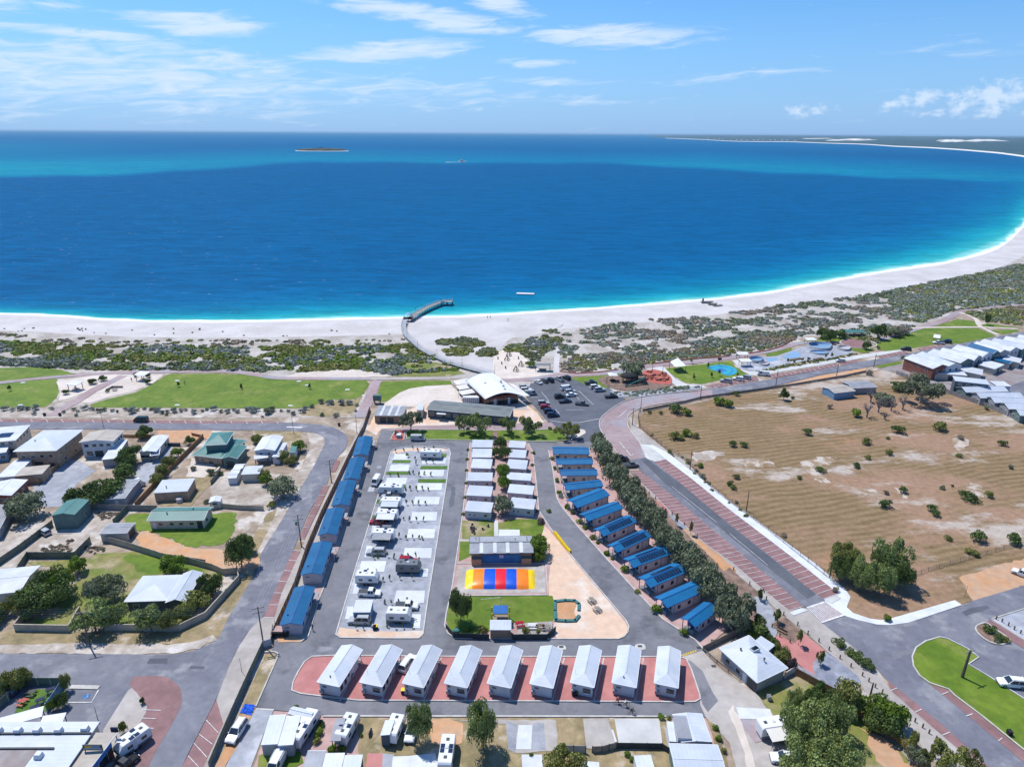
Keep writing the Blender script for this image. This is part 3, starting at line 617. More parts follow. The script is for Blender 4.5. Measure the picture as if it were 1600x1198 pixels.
def person(x, y, label, top='cl_navy', bottom='cl_grey', pose='walk', hd=0, z=0.0, bike=False, h=1.72, seat=.95):
    p = P(x, y)
    r = empty('person', (p.x, p.y, z+.14), -math.radians(hd)); meta(r, label, 'person')
    if pose == 'walk':
        J = dict(pel=(0, 0, .95), ch=(0, .02, 1.32), nk=(0, .03, 1.46), hd=(0, .05, 1.6), top=(0, .05, 1.72), lh=(-.1, 0, .9), lk=(-.11, .22, .5), la=(-.11, .1, .08), lt=(-.11, .26, .04), rh=(.1, 0, .9), rk=(.11, .02, .5), ra=(.11, -.28, .12), rt=(.11, -.14, .04),
                 ls=(-.19, .02, 1.4), le=(-.25, -.12, 1.13), lw=(-.24, .0, .88), rs=(.19, .02, 1.4), re=(.25, .14, 1.13), rw=(.24, .3, .95))
    elif pose == 'stand':
        J = dict(pel=(0, 0, .95), ch=(0, .0, 1.32), nk=(0, .0, 1.46), hd=(0, .02, 1.6), top=(0, .02, 1.72), lh=(-.1, 0, .9), lk=(-.12, .03, .5), la=(-.13, 0, .08), lt=(-.13, .16, .04), rh=(.1, 0, .9), rk=(.12, .03, .5), ra=(.13, 0, .08), rt=(.13, .16, .04),
                 ls=(-.19, 0, 1.4), le=(-.26, 0, 1.12), lw=(-.25, .08, .87), rs=(.19, 0, 1.4), re=(.26, 0, 1.12), rw=(.25, .08, .87))
    else:       # riding
        J = dict(pel=(0, -.2, seat), ch=(0, .05, seat+.38), nk=(0, .12, seat+.5), hd=(0, .17, seat+.64), top=(0, .18, seat+.76), lh=(-.1, -.18, seat-.03), lk=(-.13, .25, seat-.12), la=(-.12, .12, .42), lt=(-.12, .27, .38), rh=(.1, -.18, seat-.03), rk=(.13, .17, seat-.3), ra=(.12, .05, .2), rt=(.12, .2, .17),
                 ls=(-.18, .08, seat+.45), le=(-.25, .28, seat+.24), lw=(-.22, .5, seat+.12), rs=(.18, .08, seat+.45), re=(.25, .28, seat+.24), rw=(.22, .5, seat+.12))
    K = list(J); ed = [('pel','ch'),('ch','nk'),('nk','hd'),('hd','top'),('pel','lh'),('lh','lk'),('lk','la'),('la','lt'),('pel','rh'),('rh','rk'),('rk','ra'),('ra','rt'),('ch','ls'),('ls','le'),('le','lw'),('ch','rs'),('rs','re'),('re','rw')]
    R_ = dict(pel=.14, ch=.16, nk=.06, hd=.105, top=.075, lh=.1, rh=.1, lk=.065, rk=.065, la=.045, ra=.045, lt=.04, rt=.04, ls=.07, rs=.07, le=.045, re=.045, lw=.035, rw=.035)
    me = bpy.data.meshes.new('body'); me.from_pydata([J[k] for k in K], [(K.index(a), K.index(b)) for a, b in ed], []); o = bpy.data.objects.new('body', me); COL.objects.link(o); o.parent = r
    sk = o.modifiers.new('skin', 'SKIN')
    for i, k in enumerate(K): me.skin_vertices[0].data[i].radius = (R_[k], R_[k]*(.75 if k in ('pel', 'ch') else 1))
    me.skin_vertices[0].data[0].use_root = True
    ss = o.modifiers.new('sub', 'SUBSURF'); ss.levels = ss.render_levels = 1
    bpy.context.view_layer.update(); dg = bpy.context.evaluated_depsgraph_get(); em = bpy.data.meshes.new_from_object(o.evaluated_get(dg)); o.modifiers.clear(); o.data = em
    for m_ in ('skin', top, bottom, 'hair'): em.materials.append(M[m_])
    for f in em.polygons:
        c = f.center; pz = J['pel'][2]
        f.material_index = 3 if c.z > J['hd'][2]+.03 and c.y < J['hd'][1]+.05 else 0 if c.z > J['nk'][2]-.01 else 1 if (c.z > pz+.03 and abs(c.x) < .27) else 2 if c.z > .14 else 3
    return r
def bicycle(x, y, hd, label, mt='darkmetal', motor=False):
    p = P(x, y); r = empty('motor_scooter' if motor else 'bicycle', (p.x, p.y, .14), -math.radians(hd)); meta(r, label, 'scooter' if motor else 'bicycle'); R0 = .3 if motor else .34
    for yy in (-.55, .55):
        t = MB(); n = 14
        for i in range(n):
            a, b = 6.2832*i/n, 6.2832*(i+1)/n; t.tube((0, yy+R0*math.cos(a), R0+R0*math.sin(a)), (0, yy+R0*math.cos(b), R0+R0*math.sin(b)), .07 if motor else .022, n=4, cap=False)
        t.build('wheel', 'tyre', r)
    f = MB(); hb = .95
    for a, b in (((0, -.55, R0), (0, 0, R0-.05)), ((0, 0, R0-.05), (0, -.18, .85)), ((0, -.18, .8), (0, .35, .82)), ((0, 0, R0-.05), (0, .38, .75)), ((0, .36, .98), (0, .55, R0)), ((0, -.55, R0), (0, -.18, .82))): f.tube(a, b, .08 if motor else .025, n=5)
    if motor: f.box(-.2, .2, -.6, .3, .4, .75, top=(.05, .1))
    f.build('frame', mt, r); MB().box(-.1, .1, -.35, -.05, .86, .94).build('saddle', 'tyre', r); MB().tube((-.28, .4, 1.02), (.28, .4, 1.02), .02, n=5).build('handlebar', 'steel', r)
    return r
# ------------------------------------------------------------------ coast lines in photo pixels
SH = [(-900,455),(-500,470),(-200,482),(0,491),(60,493),(110,496),(160,500),(240,503),(320,504),(400,503),(480,501),(560,499),(640,497),(700,496),(780,493),(860,487),(900,485),(1000,478),(1100,470),(1200,459),(1300,440),(1381,426),(1475,413),(1537,398),(1569,385),(1587,368),(1602,352),(1640,330),(1700,300),(1800,278),(1950,262),(2200,250),(2600,240)]
def lin(T, x):
    if x <= T[0][0]: return T[0][1]
    for (a, b), (c, d) in zip(T[:-1], T[1:]):
        if x <= c: return b+(d-b)*(x-a)/(c-a)
    return T[-1][1]
def shore(x): return lin(SH, x)
def hor(x): return (HOR-1.7)+(x-800)*math.tan(math.radians(ROLL))
SEA = -1.5
# sea: one sheet to the horizon; the attributes carry how shallow the bed is, with distance haze painted in far out, and how near the breakers are
dys = [1.6,2,2.5,3,3.6,4.3]+list(np.arange(5, 90, 1.5))+list(np.arange(90, 180, 3))+list(np.arange(180, 240, 3))+list(np.arange(240, 312, 1.2))
xs = list(range(-900, -40, 60))+list(range(-40, 1660, 12))+list(range(1660, 2600, 40))
v = []; sh_haze = []; fo = []
BT = [(-900,262),(0,246),(250,244),(460,238),(600,240),(900,247),(1100,246),(1400,259),(1600,268),(2600,300)]
BB = [(-900,300),(0,275),(150,273),(300,266),(500,253),(700,253),(900,254),(1100,264),(1300,272),(1450,280),(1600,287),(2600,320)]
for dy in dys:
    for x in xs:
        y = hor(x)+dy; v.append(P(x, y, SEA)); d = shore(x)-y
        wd = .84*lin([(-900,8),(0,9),(250,15),(500,22),(700,21),(900,20),(1200,23),(1400,27),(1480,36),(1540,48),(1600,46),(1700,14),(2600,6)], x)
        s = math.exp(-max(d, 0)/wd*1.0); s = min(1, s*1.15)
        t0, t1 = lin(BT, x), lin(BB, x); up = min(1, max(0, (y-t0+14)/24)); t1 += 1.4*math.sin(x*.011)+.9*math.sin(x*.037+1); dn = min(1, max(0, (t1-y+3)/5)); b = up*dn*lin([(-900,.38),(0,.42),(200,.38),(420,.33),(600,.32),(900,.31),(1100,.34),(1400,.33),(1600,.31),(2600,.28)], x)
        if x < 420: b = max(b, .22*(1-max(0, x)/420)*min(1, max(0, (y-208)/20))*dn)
        sh_haze.append(max(s, b, .17*max(0, 1-dy/34))); fo.append(max(0, 1-max(0, d)/lin([(-900,4),(0,5),(300,6),(900,5),(1300,6),(1500,8),(1590,12),(1700,5)], x)))  # last shallow term pales the far water, painting in haze towards the horizon
nx = len(xs); f = [(j*nx+i, (j+1)*nx+i, (j+1)*nx+i+1, j*nx+i+1) for j in range(len(dys)-1) for i in range(nx-1)]
m, n, l, b = nodes_of('sea_water')
def A(nm): a = n.new('ShaderNodeAttribute'); a.attribute_name = nm; return a.outputs['Fac']
g = n.new('ShaderNodeNewGeometry')
def mp(sx, sy):
    t = n.new('ShaderNodeVectorMath'); t.operation = 'MULTIPLY'; l.new(g.outputs['Position'], t.inputs[0]); t.inputs[1].default_value = (sx, sy, 1); return t.outputs[0]
def nz(vec, s, d=4, r=.6, di=0):
    t = n.new('ShaderNodeTexNoise'); t.inputs['Scale'].default_value = s; t.inputs['Detail'].default_value = d; t.inputs['Roughness'].default_value = r; t.inputs['Distortion'].default_value = di; l.new(vec, t.inputs['Vector']); return t.outputs['Fac']
def mm(op, a, b_=None, cl=False):
    t = n.new('ShaderNodeMath'); t.operation = op; t.use_clamp = cl
    for i, q in enumerate((a, b_)):
        if q is None: continue
        if isinstance(q, (int, float)): t.inputs[i].default_value = q
        else: l.new(q, t.inputs[i])
    return t.outputs[0]
def sm(x, lo, hi):
    t = n.new('ShaderNodeMapRange'); t.interpolation_type = 'SMOOTHSTEP'; l.new(x, t.inputs[0]); t.inputs[1].default_value = lo; t.inputs[2].default_value = hi; return t.outputs[0]
cr = n.new('ShaderNodeValToRGB'); el = cr.color_ramp.elements; el[0].position = 0; el[0].color = (.0006,.084,.215,1); el[1].position = 1; el[1].color = (.26,.60,.56,1)
for p_, c_ in ((.10,(.0008,.108,.25)),(.30,(.002,.155,.275)),(.52,(.006,.24,.32)),(.78,(.03,.34,.36))): e = el.new(p_); e.color = (*c_, 1)
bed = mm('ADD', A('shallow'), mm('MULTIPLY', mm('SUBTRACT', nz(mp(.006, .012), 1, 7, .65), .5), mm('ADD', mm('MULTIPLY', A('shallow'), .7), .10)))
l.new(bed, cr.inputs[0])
pat = n.new('ShaderNodeMixRGB'); pat.blend_type = 'MULTIPLY'; pat.inputs[0].default_value = 1; l.new(cr.outputs[0], pat.inputs[1])
l.new(mm('ADD', mm('MULTIPLY', nz(mp(.035, .13), 1, 10, .8), 2.2), -.1), pat.inputs[2])
foam = sm(mm('ADD', A('foam'), mm('MULTIPLY', mm('SUBTRACT', nz(mp(.03, .16), 1, 6, .7), .5), 1.3)), .30, .62)
caps_glint = sm(nz(mp(.09, .36), 1, 6, .72), .64, .72)  # white flecks: whitecaps, plus sun glint painted into the colour on the left
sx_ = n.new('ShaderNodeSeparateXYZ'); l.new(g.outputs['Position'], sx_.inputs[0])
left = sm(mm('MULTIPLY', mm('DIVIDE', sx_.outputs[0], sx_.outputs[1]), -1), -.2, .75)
caps_glint_left = mm('MULTIPLY', caps_glint, mm('ADD', mm('MULTIPLY', left, .55), .05))
fm = n.new('ShaderNodeMixRGB'); l.new(mm('MAXIMUM', foam, caps_glint_left), fm.inputs[0]); l.new(pat.outputs[0], fm.inputs[1]); fm.inputs[2].default_value = (.80,.86,.88,1)
n.remove(b); b = n.new('ShaderNodeBsdfDiffuse'); l.new(fm.outputs[0], b.inputs['Color']); gl = n.new('ShaderNodeBsdfGlossy'); gl.inputs['Roughness'].default_value = .22; ms = n.new('ShaderNodeMixShader'); ms.inputs[0].default_value = .045; l.new(b.outputs[0], ms.inputs[1]); l.new(gl.outputs[0], ms.inputs[2]); l.new(ms.outputs[0], n['Material Output'].inputs[0])
bp = n.new('ShaderNodeBump'); bp.inputs['Strength'].default_value = 1; bp.inputs['Distance'].default_value = .55
l.new(mm('ADD', nz(mp(.16, .42), 1, 6, .65), mm('MULTIPLY', nz(mp(.02, .05), 1, 3), 1.5)), bp.inputs['Height']); l.new(bp.outputs[0], b.inputs['Normal']); l.new(bp.outputs[0], gl.inputs['Normal']); M['sea'] = m
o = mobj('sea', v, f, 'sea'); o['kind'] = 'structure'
for k, d in (('shallow', sh_haze), ('foam', fo)): a = o.data.attributes.new(k, 'FLOAT', 'POINT'); a.data.foreach_set('value', d)

# beach: from below the water up to the dune foot; then the flat land as one sheet
DU = [(-900,480),(-200,505),(0,516),(200,526),(320,528),(480,526),(640,522),(760,520),(850,516),(950,508),(1050,500),(1150,488),(1300,470),(1400,455),(1500,437),(1560,420),(1600,400),(1640,378),(1700,345),(1800,315),(2000,290),(2600,262)]
bx_ = list(range(-900, 2600, 20)); v = []
for x in bx_:
    s, d = shore(x), lin(DU, x); v += [P(x, s-7, SEA-.9), P(x, s-1.2, SEA-.06), P(x, s+2, SEA+.12), P(x, (s+d)/2, -.55), P(x, d, 0.0)]
f = [(5*i+j, 5*i+j+1, 5*i+j+6, 5*i+j+5) for i in range(len(bx_)-1) for j in range(4)]
fmi = [(1 if j < 2 else 0) for i in range(len(bx_)-1) for j in range(4)]
o = mobj('beach', v, [q for q in f], ['sand', 'wet'], fm=fmi, smooth=True); o['kind'] = 'structure'
top = [(x, lin(DU, x)) for x in bx_]
o = mobj('ground', [P(x, y, 0) for x, y in top]+[P(2600, 1500, 0), P(-1000, 1500, 0)], [tuple(range(len(top)+1, -1, -1))], 'ground'); o['kind'] = 'structure'
bm = bmesh.new(); bm.from_mesh(o.data); bmesh.ops.triangulate(bm, faces=bm.faces[:]); bmesh.ops.recalc_face_normals(bm, faces=bm.faces[:])
if bm.faces[0].normal.z < 0: bmesh.ops.reverse_faces(bm, faces=bm.faces[:])
bm.to_mesh(o.data); bm.free()

area('dune_sand', [(x, lin(DU, x)+.1) for x in range(-300, 1900, 25)]+[(1900,430),(1700,470),(1600,478),(1500,492),(1440,508),(1400,520),(1330,532),(1262,524),(1240,533),(1200,547),(1140,561),(1080,565),(1020,571),(968,580),(900,584),(870,590),(860,596),(800,603),(770,600),(700,588),(600,586),(560,590),(440,590),(404,586),(360,580),(120,583),(0,577),(-300,575)], 'dune', 0)
area('beach_sand', cat_rom([(636,520),(690,510),(800,508),(880,506),(835,524),(800,528),(782,545),(780,556),(768,560),(775,572),(800,580),(800,590),(780,592),(728,576),(690,562),(660,552),(642,538)], 4), 'sand', 1)
area('sandpit', [(776,552),(800,545),(824,562),(838,572),(846,582),(865,584),(866,588),(800,594),(778,590),(770,572)], 'pale', 2, smooth=True)
# ---- lawns
area('lawn', [(-150,577),(0,575),(20,574),(60,573),(90,577),(119,584),(60,591),(0,596),(-150,603)], 'lawn', 2, rag=.35)
area('lawn', [(-150,607),(0,600),(50,594.5),(88,591.5),(90,600),(93,613),(85,626),(70,636),(30,636),(-150,640)], 'lawn', 2, rag=.35)
area('lawn', [(140,632),(170,623),(215,612),(240,598),(256,588),(268,583.5),(330,583.5),(400,585),(430,590),(450,592.5),(520,593),(572,593.5),(578,599),(569,614),(556,623),(520,624),(500,628),(486,637),(400,638),(300,637),(142,636)], 'lawn', 2, rag=.35)
area('lawn', [(596,595.5),(650,594.5),(704,594.5),(707,600),(665,603),(640,608),(618,618),(604,627),(590,627),(588,622)], 'lawn', 2, smooth=False)
area('sand_yard', [(601,630),(612,622),(625,613),(640,607),(665,603),(705,601),(715,610),(722,625),(724,634),(660,636),(600,634)], 'pale', 3, smooth=False)
area('lawn', [(1038,576),(1080,571),(1120,566),(1143,563),(1148,572),(1160,580),(1172,586),(1128,593),(1096,600),(1072,598),(1058,590)], 'lawn', 2)
area('lawn', [(890,590),(932,587),(968,581),(970,585),(934,592),(945,600),(953,606),(940,606),(918,602),(902,604)], 'lawn', 2)
area('lawn', [(1366,536),(1392,526),(1418,514.5),(1452,512.6),(1528,512.6),(1557,525),(1500,536.5),(1460,538),(1420,545),(1392,550.5),(1372,546)], 'lawn', 2)
area('lawn', [(1456,511),(1496,498.5),(1524,502),(1528,511.5)], 'lawn', 2)
area('lawn', [(1545,505),(1568,509),(1600,512),(1588,512),(1540,511),(1528,508)], 'lawn', 2); area('lawn', [(1546,515.5),(1588,515),(1594,518),(1566,522.5)], 'lawn', 2)
area('lawn', [(1366,572),(1408,564),(1409,568),(1376,575)], 'lawn', 2)
area('lawn', [(1246,534),(1300,527),(1340,525),(1345,532),(1310,534)], 'lawn', 2); area('lawn', [(1306,541),(1340,536),(1368,546),(1350,552)], 'lawn', 2)
area('dry_grass', [(1196,553),(1236,543),(1238,547),(1200,560)], 'lawn', 2)
area('lawn', [(186,820),(200,806),(232,800),(330,800),(373,804),(368,818),(360,836),(348,848),(318,853),(296,856),(270,846),(240,832),(216,828)], 'lawn', 2, rag=.9)
area('yard', [(44,974),(62,948),(96,930),(128,902),(118,888),(60,885),(44,878),(140,872),(152,864),(210,861),(250,868),(305,884),(340,892),(350,898),(330,935),(276,978),(210,984),(166,984),(125,960),(112,985),(60,982)], 'lawndry', 2, rag=.4)
area('lawn', [(192,866),(222,864),(250,869),(285,876),(318,887),(322,896),(290,892),(240,896),(215,892),(200,880)], 'lawn', 3, rag=.8)
area('verge', [(-150,990),(25,986),(110,987),(165,987),(280,987),(330,960),(372,908),(388,890),(404,900),(382,930),(358,966),(338,996),(300,1006),(200,1010),(0,1010),(-150,1012)], 'drygrass', 2, rag=.5)
area('sandy_shoulder', [(-150,1010),(0,1007),(60,1006),(130,1004),(200,1007),(262,1006),(300,1003),(333,992),(338,999),(312,1012),(270,1021),(-150,1020)], 'whitesoil', 3, rag=.3)
area('yard', [(-150,655+35),(0,820),(85,815),(160,790),(240,792),(240,796),(200,802),(178,816),(200,830),(170,845),(125,866),(44,868),(10,905),(-150,920)], 'whitesoil', 1, rag=.4)
area('yard', [(60,745),(112,718),(128,722),(150,735),(110,765),(105,790),(60,792),(40,790)], 'gravel', 1, rag=.4)
area('driveway', [(205,745),(222,722),(256,698),(270,697),(262,720),(238,745),(214,775),(190,772)], 'gravel', 2)
area('yard', [(330,757),(345,750),(392,748),(440,752),(470,740),(480,700),(495,690),(505,694),(497,712),(480,740),(455,782),(436,812),(424,800),(412,788),(344,790),(330,780)], 'whitesoil', 2, rag=.4)
area('sandy_shoulder', [(480,674),(506,681),(509,692),(500,709),(488,733),(466,769),(438,817),(420,846),(406,867),(400,874),(404,846),(420,818),(440,780),(470,730),(486,700),(482,684)], 'whitesoil', 3, rag=.3)
area('verge', [(398,868),(404,862),(408,866),(396,895),(380,930),(378,905),(388,880),(400,830),(420,800),(432,796),(420,830),(406,852)], 'drygrass', 3, rag=.3)
area('driveway', [(206,832),(230,829),(262,842),(300,857),(340,857),(372,864),(412,872),(404,886),(386,896),(350,896),(320,886),(262,868),(220,852)], 'orangesoil', 4, rag=.3)
area('yard', [(246,672),(330,671),(338,690),(318,684),(296,692),(250,690)], 'orangesoil', 2); area('yard', [(270,760),(300,730),(330,718),(344,728),(332,755),(310,775),(300,790),(250,790)], 'drygrass', 2, rag=.3)
area('yard', [(300,715),(330,722),(338,730),(320,745),(290,745)], 'pale', 3, rag=.3); area('yard', [(395,672),(470,672),(470,688),(460,700),(400,700)], 'drygrass', 2, rag=.3)
area('verge', [(-150,637),(70,637),(80,630),(92,612),(90,592),(125,588),(190,583),(256,584),(240,598),(215,612),(170,623),(140,632),(140,637),(300,638.5),(486,638.5),(500,629),(520,625),(556,624),(569,615),(575,622),(560,652),(-150,653)], 'whitesoil', 1)
area('dry_bed', [(486,637),(500,629),(520,625),(556,624),(566,617),(556,640),(545,650),(500,651),(470,648)], 'drygrass', 3, rag=.3)
area('dry_bed', [(640,560),(690,568),(728,583),(700,588),(614,588),(612,570)], 'lawndry', 2, rag=.3)
area('sand_track', [(480,578),(520,574),(608,576),(613,588),(520,590),(440,590)], 'pale', 2, rag=.3)
# ---- paddock
defm('barepatch', (.46,.40,.345), (.27,.19,.115), scale=.35, speck=.25, mixlo=.42, mixhi=.58, detail=9)
m, n, l, b = nodes_of('paddock'); g = n.new('ShaderNodeNewGeometry'); b.inputs['Roughness'].default_value = .9; b.inputs['Specular IOR Level'].default_value = .15
w = n.new('ShaderNodeTexWave'); w.bands_direction = 'Y'; w.inputs['Scale'].default_value = .13; w.inputs['Distortion'].default_value = 14; w.inputs['Detail'].default_value = 3; w.inputs['Detail Scale'].default_value = .16; vr = n.new('ShaderNodeVectorRotate'); vr.rotation_type = 'Z_AXIS'; l.new(g.outputs['Position'], vr.inputs[0]); vr.inputs['Angle'].default_value = -.28; l.new(vr.outputs[0], w.inputs['Vector'])
gm = n.new('ShaderNodeMixRGB'); gm.inputs[1].default_value = (.165,.112,.056,1); gm.inputs[2].default_value = (.26,.182,.102,1); l.new(sm(mm('ADD', mm('MULTIPLY', w.outputs['Fac'], .24), nz(mp(.12,.5), 1, 9, .75)), .36, .86), gm.inputs[0])
g2 = n.new('ShaderNodeMixRGB'); l.new(sm(nz(mp(.018,.03), 1, 5), .48, .60), g2.inputs[0]); l.new(gm.outputs[0], g2.inputs[1]); g2.inputs[2].default_value = (.30,.19,.125,1)
g3 = n.new('ShaderNodeMixRGB'); l.new(sm(nz(mp(.016,.036), 1.3, 9, .72), .53, .62), g3.inputs[0]); l.new(g2.outputs[0], g3.inputs[1]); g3.inputs[2].default_value = (.42,.36,.31,1)
g4 = n.new('ShaderNodeMixRGB'); l.new(mm('MULTIPLY', sm(nz(mp(.02,.03), 1.7, 6, .6), .60, .72), .6), g4.inputs[0]); l.new(g3.outputs[0], g4.inputs[1]); g4.inputs[2].default_value = (.40,.21,.115,1)
g5 = n.new('ShaderNodeMixRGB'); g5.blend_type = 'MULTIPLY'; g5.inputs[0].default_value = 1; l.new(g4.outputs[0], g5.inputs[1]); l.new(mm('ADD', mm('MULTIPLY', nz(mp(1,1), .6, 9, .75), 1.3), .34), g5.inputs[2]); l.new(g5.outputs[0], b.inputs['Base Color']); M['paddock'] = m
area('paddock', [(997,652),(1010,642),(1080,632),(1140,617),(1200,608),(1240,603),(1320,590),(1352,582),(1376,576),(1400,584),(1432,595),(1466,609),(1540,635),(1600,661),(1760,720),(1760,830),(1600,880),(1540,888),(1500,903),(1506,915),(1518,938),(1500,944),(1492,937),(1392,966),(1376,969),(1360,967),(1332,958),(1322,948),(1328,930),(1318,916),(1300,905),(1262,872),(1200,824),(1140,781),(1114,760),(1082,728),(1070,716),(1040,700),(998,668)], 'paddock', 2)
area('verge', [(984,650),(988,655),(996,668),(1038,702),(1068,718),(1112,762),(1198,826),(1260,873),(1298,906),(1318,917),(1274,880),(1139,783),(1080,736),(1040,706),(1020,696),(1000,694),(986,676)], 'concbeige', 3)
area('yard', [(1500,902),(1540,888),(1600,872),(1760,830),(1760,870),(1600,914),(1520,938),(1508,916)], 'orangesoil', 4, rag=.4)
area('bare_patch', [(1083,707),(1100,704),(1128,705),(1131,711),(1108,718),(1085,718)], 'whitesoil', 3, smooth=True, rag=.9)
for q in ([(1160,722),(1195,718),(1205,722),(1185,729)], [(1252,728),(1268,717),(1300,714),(1306,720),(1282,733),(1296,748),(1280,752)], [(1484,684),(1498,680),(1514,690),(1504,704),(1492,702)], [(1506,758),(1526,754),(1542,774),(1530,779),(1518,768)], [(1348,764),(1360,762),(1364,770),(1350,773)], [(1400,762),(1420,772),(1410,776)]): area('bare_patch', q, 'barepatch', 3, smooth=True, rag=1.1)
# ---- estate
area('estate_paving', [(1400,583),(1380,577),(1372,575),(1409,569),(1432,554),(1492,543),(1536,535),(1600,523),(1760,500),(1760,716),(1600,658),(1540,634),(1466,608)], 'estate', 2)
area('road', [(1550,612),(1600,595),(1700,570),(1700,640),(1620,640),(1590,622)], 'asphalt', 4)
# ---- town asphalt
area('road', cat_rom([(-150,657),(0,656),(150,657),(280,659),(440,660),(497,663),(520,667.5),(536,675.5),(543,684),(540,700),(526,716),(516,736),(510,758),(486,794),(472,826),(460,854),(448,882),(429,925),(410,964),(390,984),(374,1008),(358,1040),(338,1090),(310,1145),(284,1198),(262,1260)], 4, False)+[(-150,1260),(-150,1020),(0,1020.5),(100,1021),(270,1022)]+cat_rom([(270,1022),(302,1016),(326,1006),(341,996),(356,966),(380,926),(404,886),(408,864),(438,816),(466,768),(488,732),(500,708),(507.5,691),(505,683),(496,677),(480,674.5),(440,673),(280,671),(0,670),(-150,670)], 4, False), 'asphalt', 5)
area('parking_strip', [(-150,653.5),(0,654.3),(240,656.3),(300,657.2),(430,658),(446,660.3),(300,661.5),(150,659.5),(0,658.8),(-150,658)], 'brick', 6)
for q in ([(526,717),(532,720),(524,736.5),(516,736.5)], [(504,759),(515,758),(476,841),(466,842)], [(458,859),(469,860.5),(429,964),(411,964)]): area('parking_bay', q, 'brick', 6)
area('parking_bay', [(338,1092),(349,1130),(318,1198),(300,1240),(260,1240),(284,1198)], 'brick', 6)
area('brick_paving', cat_rom([(203,1070),(206,1060),(215,1056),(254,1056),(270,1063),(281,1074),(284,1088),(282,1104),(264,1138),(246,1168),(232,1198),(220,1235)], 4, False)+[(150,1235),(172,1198),(178,1188),(212,1138),(228,1110),(214,1086)], 'brick', 6)
area('footpath', [(178,1186),(165,1178),(161,1140),(200,1078),(206,1074),(214,1082),(230,1104),(228,1112),(212,1140)], 'concbeige', 7); 
area('footpath', [(148,1235),(160,1180),(176,1160),(184,1176),(160,1235)], 'concbeige', 7)
area('footpath', [(554,683),(559,677),(563,664),(570,655),(576,654),(568,674),(556,697),(524,762),(480,856),(460,918),(440,956),(427,990),(410,1016),(330,1200),(300,1260),(286,1260),(318,1198),(349,1130),(338,1092),(358,1040),(374,1008),(390,984),(410,964),(429,964),(440,926),(470,860),(482,830),(518,758),(528,736),(546,700)], 'concbeige', 7)
area('verge', [(430,1018),(438,1022),(400,1106),(394,1122),(350,1198),(334,1230),(322,1230),(336,1198),(380,1100),(414,1022)], 'drygrass', 3, rag=.2)
area('track', [(400,1106),(428,1108),(418,1130),(392,1198),(384,1240),(340,1240),(352,1198),(384,1138)], 'gravel', 4)
area('yard', [(336,1198),(366,1136),(384,1106),(396,1108),(384,1140),(352,1198),(340,1235),(322,1235)], 'orangesoil', 4, rag=.3)
# ---- caravan park
area('park_road', [(588,694),(592,681),(597,670),(622,670),(640,686),(736,688),(772,687),(822,690),(880,691),(905,686),(930,690),(915,702),(857,704),(863,726),(870,780),(884,800),(900,820),(950,876),(994,924),(1036,968),(1086,1000),(1098,1014),(1098,1040),(1094,1100),(1103,1120),(960,1119.5),(540,1119),(428,1108.5),(400,1106),(420,1062),(434,1026),(424,1016),(430,1000),(476,1002),(480,996),(490,950),(506,916),(524,868),(562,764),(576,730)], 'parkroad', 4)
area('car_park', [(808,602),(834,598),(868,590),(890,590),(918,602),(952,606),(978,624),(960,636),(944,648),(937,660),(938,674),(932,690),(905,690),(886,686),(862,668),(854,656),(840,640),(820,618)], 'asphaltdark', 4)
area('access_road', [(596,672),(640,665),(690,664),(862,660),(888,686),(905,690),(885,692),(872,672),(640,672)], 'pinkbrick', 5)
area('brick_street', cat_rom([(1122,606),(1080,612),(1020,618),(980,626),(952,642),(939,655),(938,668),(944,680),(956,696),(970,714)], 4, False)+[(986,718.5),(1008,714)]+cat_rom([(1008,714),(1000,694),(986,676),(979,662),(982,648),(1000,637),(1040,629),(1080,624),(1126,616)], 4, False), 'pinkbrick', 6)
area('road', [(1110,607.5),(1140,603.5),(1180,596),(1220,590),(1320,570),(1340,566),(1420,552.5),(1472,540),(1500,537),(1558,525.5),(1600,518),(1760,490),(1760,502),(1600,522.5),(1536,534.5),(1492,542.5),(1432,554.5),(1408,562.5),(1354,573.5),(1280,586),(1220,600.5),(1160,611.5),(1114,617)], 'asphalt', 6)
for q in ([(1106,602),(1128,598),(1180,588),(1186,593.5),(1140,602),(1112,606.5)], [(1200,586),(1240,580),(1308,567),(1310,572),(1260,581.5),(1206,591)], [(1312,567),(1340,561.5),(1342,565.5),(1314,571)], [(1372,555.5),(1412,548),(1420,551.5),(1380,560)], [(1434,544.5),(1470,538),(1474,540.5),(1440,548)]): area('parking_bay', q, 'brick', 7)
area('orange_verge', [(1118,618),(1160,612.5),(1220,601.5),(1280,587),(1354,574.5),(1352,581),(1320,588),(1240,601),(1150,616)], 'orangesoil', 3)
area('road', [(986,718.5),(1008,714),(1022,721),(1060,752),(1100,786),(1139,818),(1218,880),(1260,916),(1288,935),(1288,940),(1261,949),(1254,946),(1220,916),(1179,882),(1139,848),(1100,816),(1060,782),(1000,734)], 'asphalt', 6)
area('dark_lane', [(1000,717),(1008,714.5),(1060,752.5),(1139,818.5),(1210,875),(1275,928),(1262,935),(1190,878),(1110,812),(1040,755)], 'asphaltdark', 7)
SEB = [(978,735),(1000,753),(1020,771),(1060,812),(1100,848),(1148,882),(1192,921),(1232,953)]; SEI = [(999,734),(1020,750),(1040,766),(1060,782),(1100,816),(1139,848),(1179,882),(1220,916),(1255,947)]
area('parking_bay', SEB+SEI[::-1], 'brick', 7)
NEB = [(1040,717),(1080,747),(1139,795),(1180,826),(1218,855),(1252,881),(1310,927)]; NEI = [(1022,721),(1060,752),(1100,786),(1139,818),(1218,880),(1260,916),(1287,935)]
area('parking_bay', NEB+NEI[::-1], 'brick', 7)
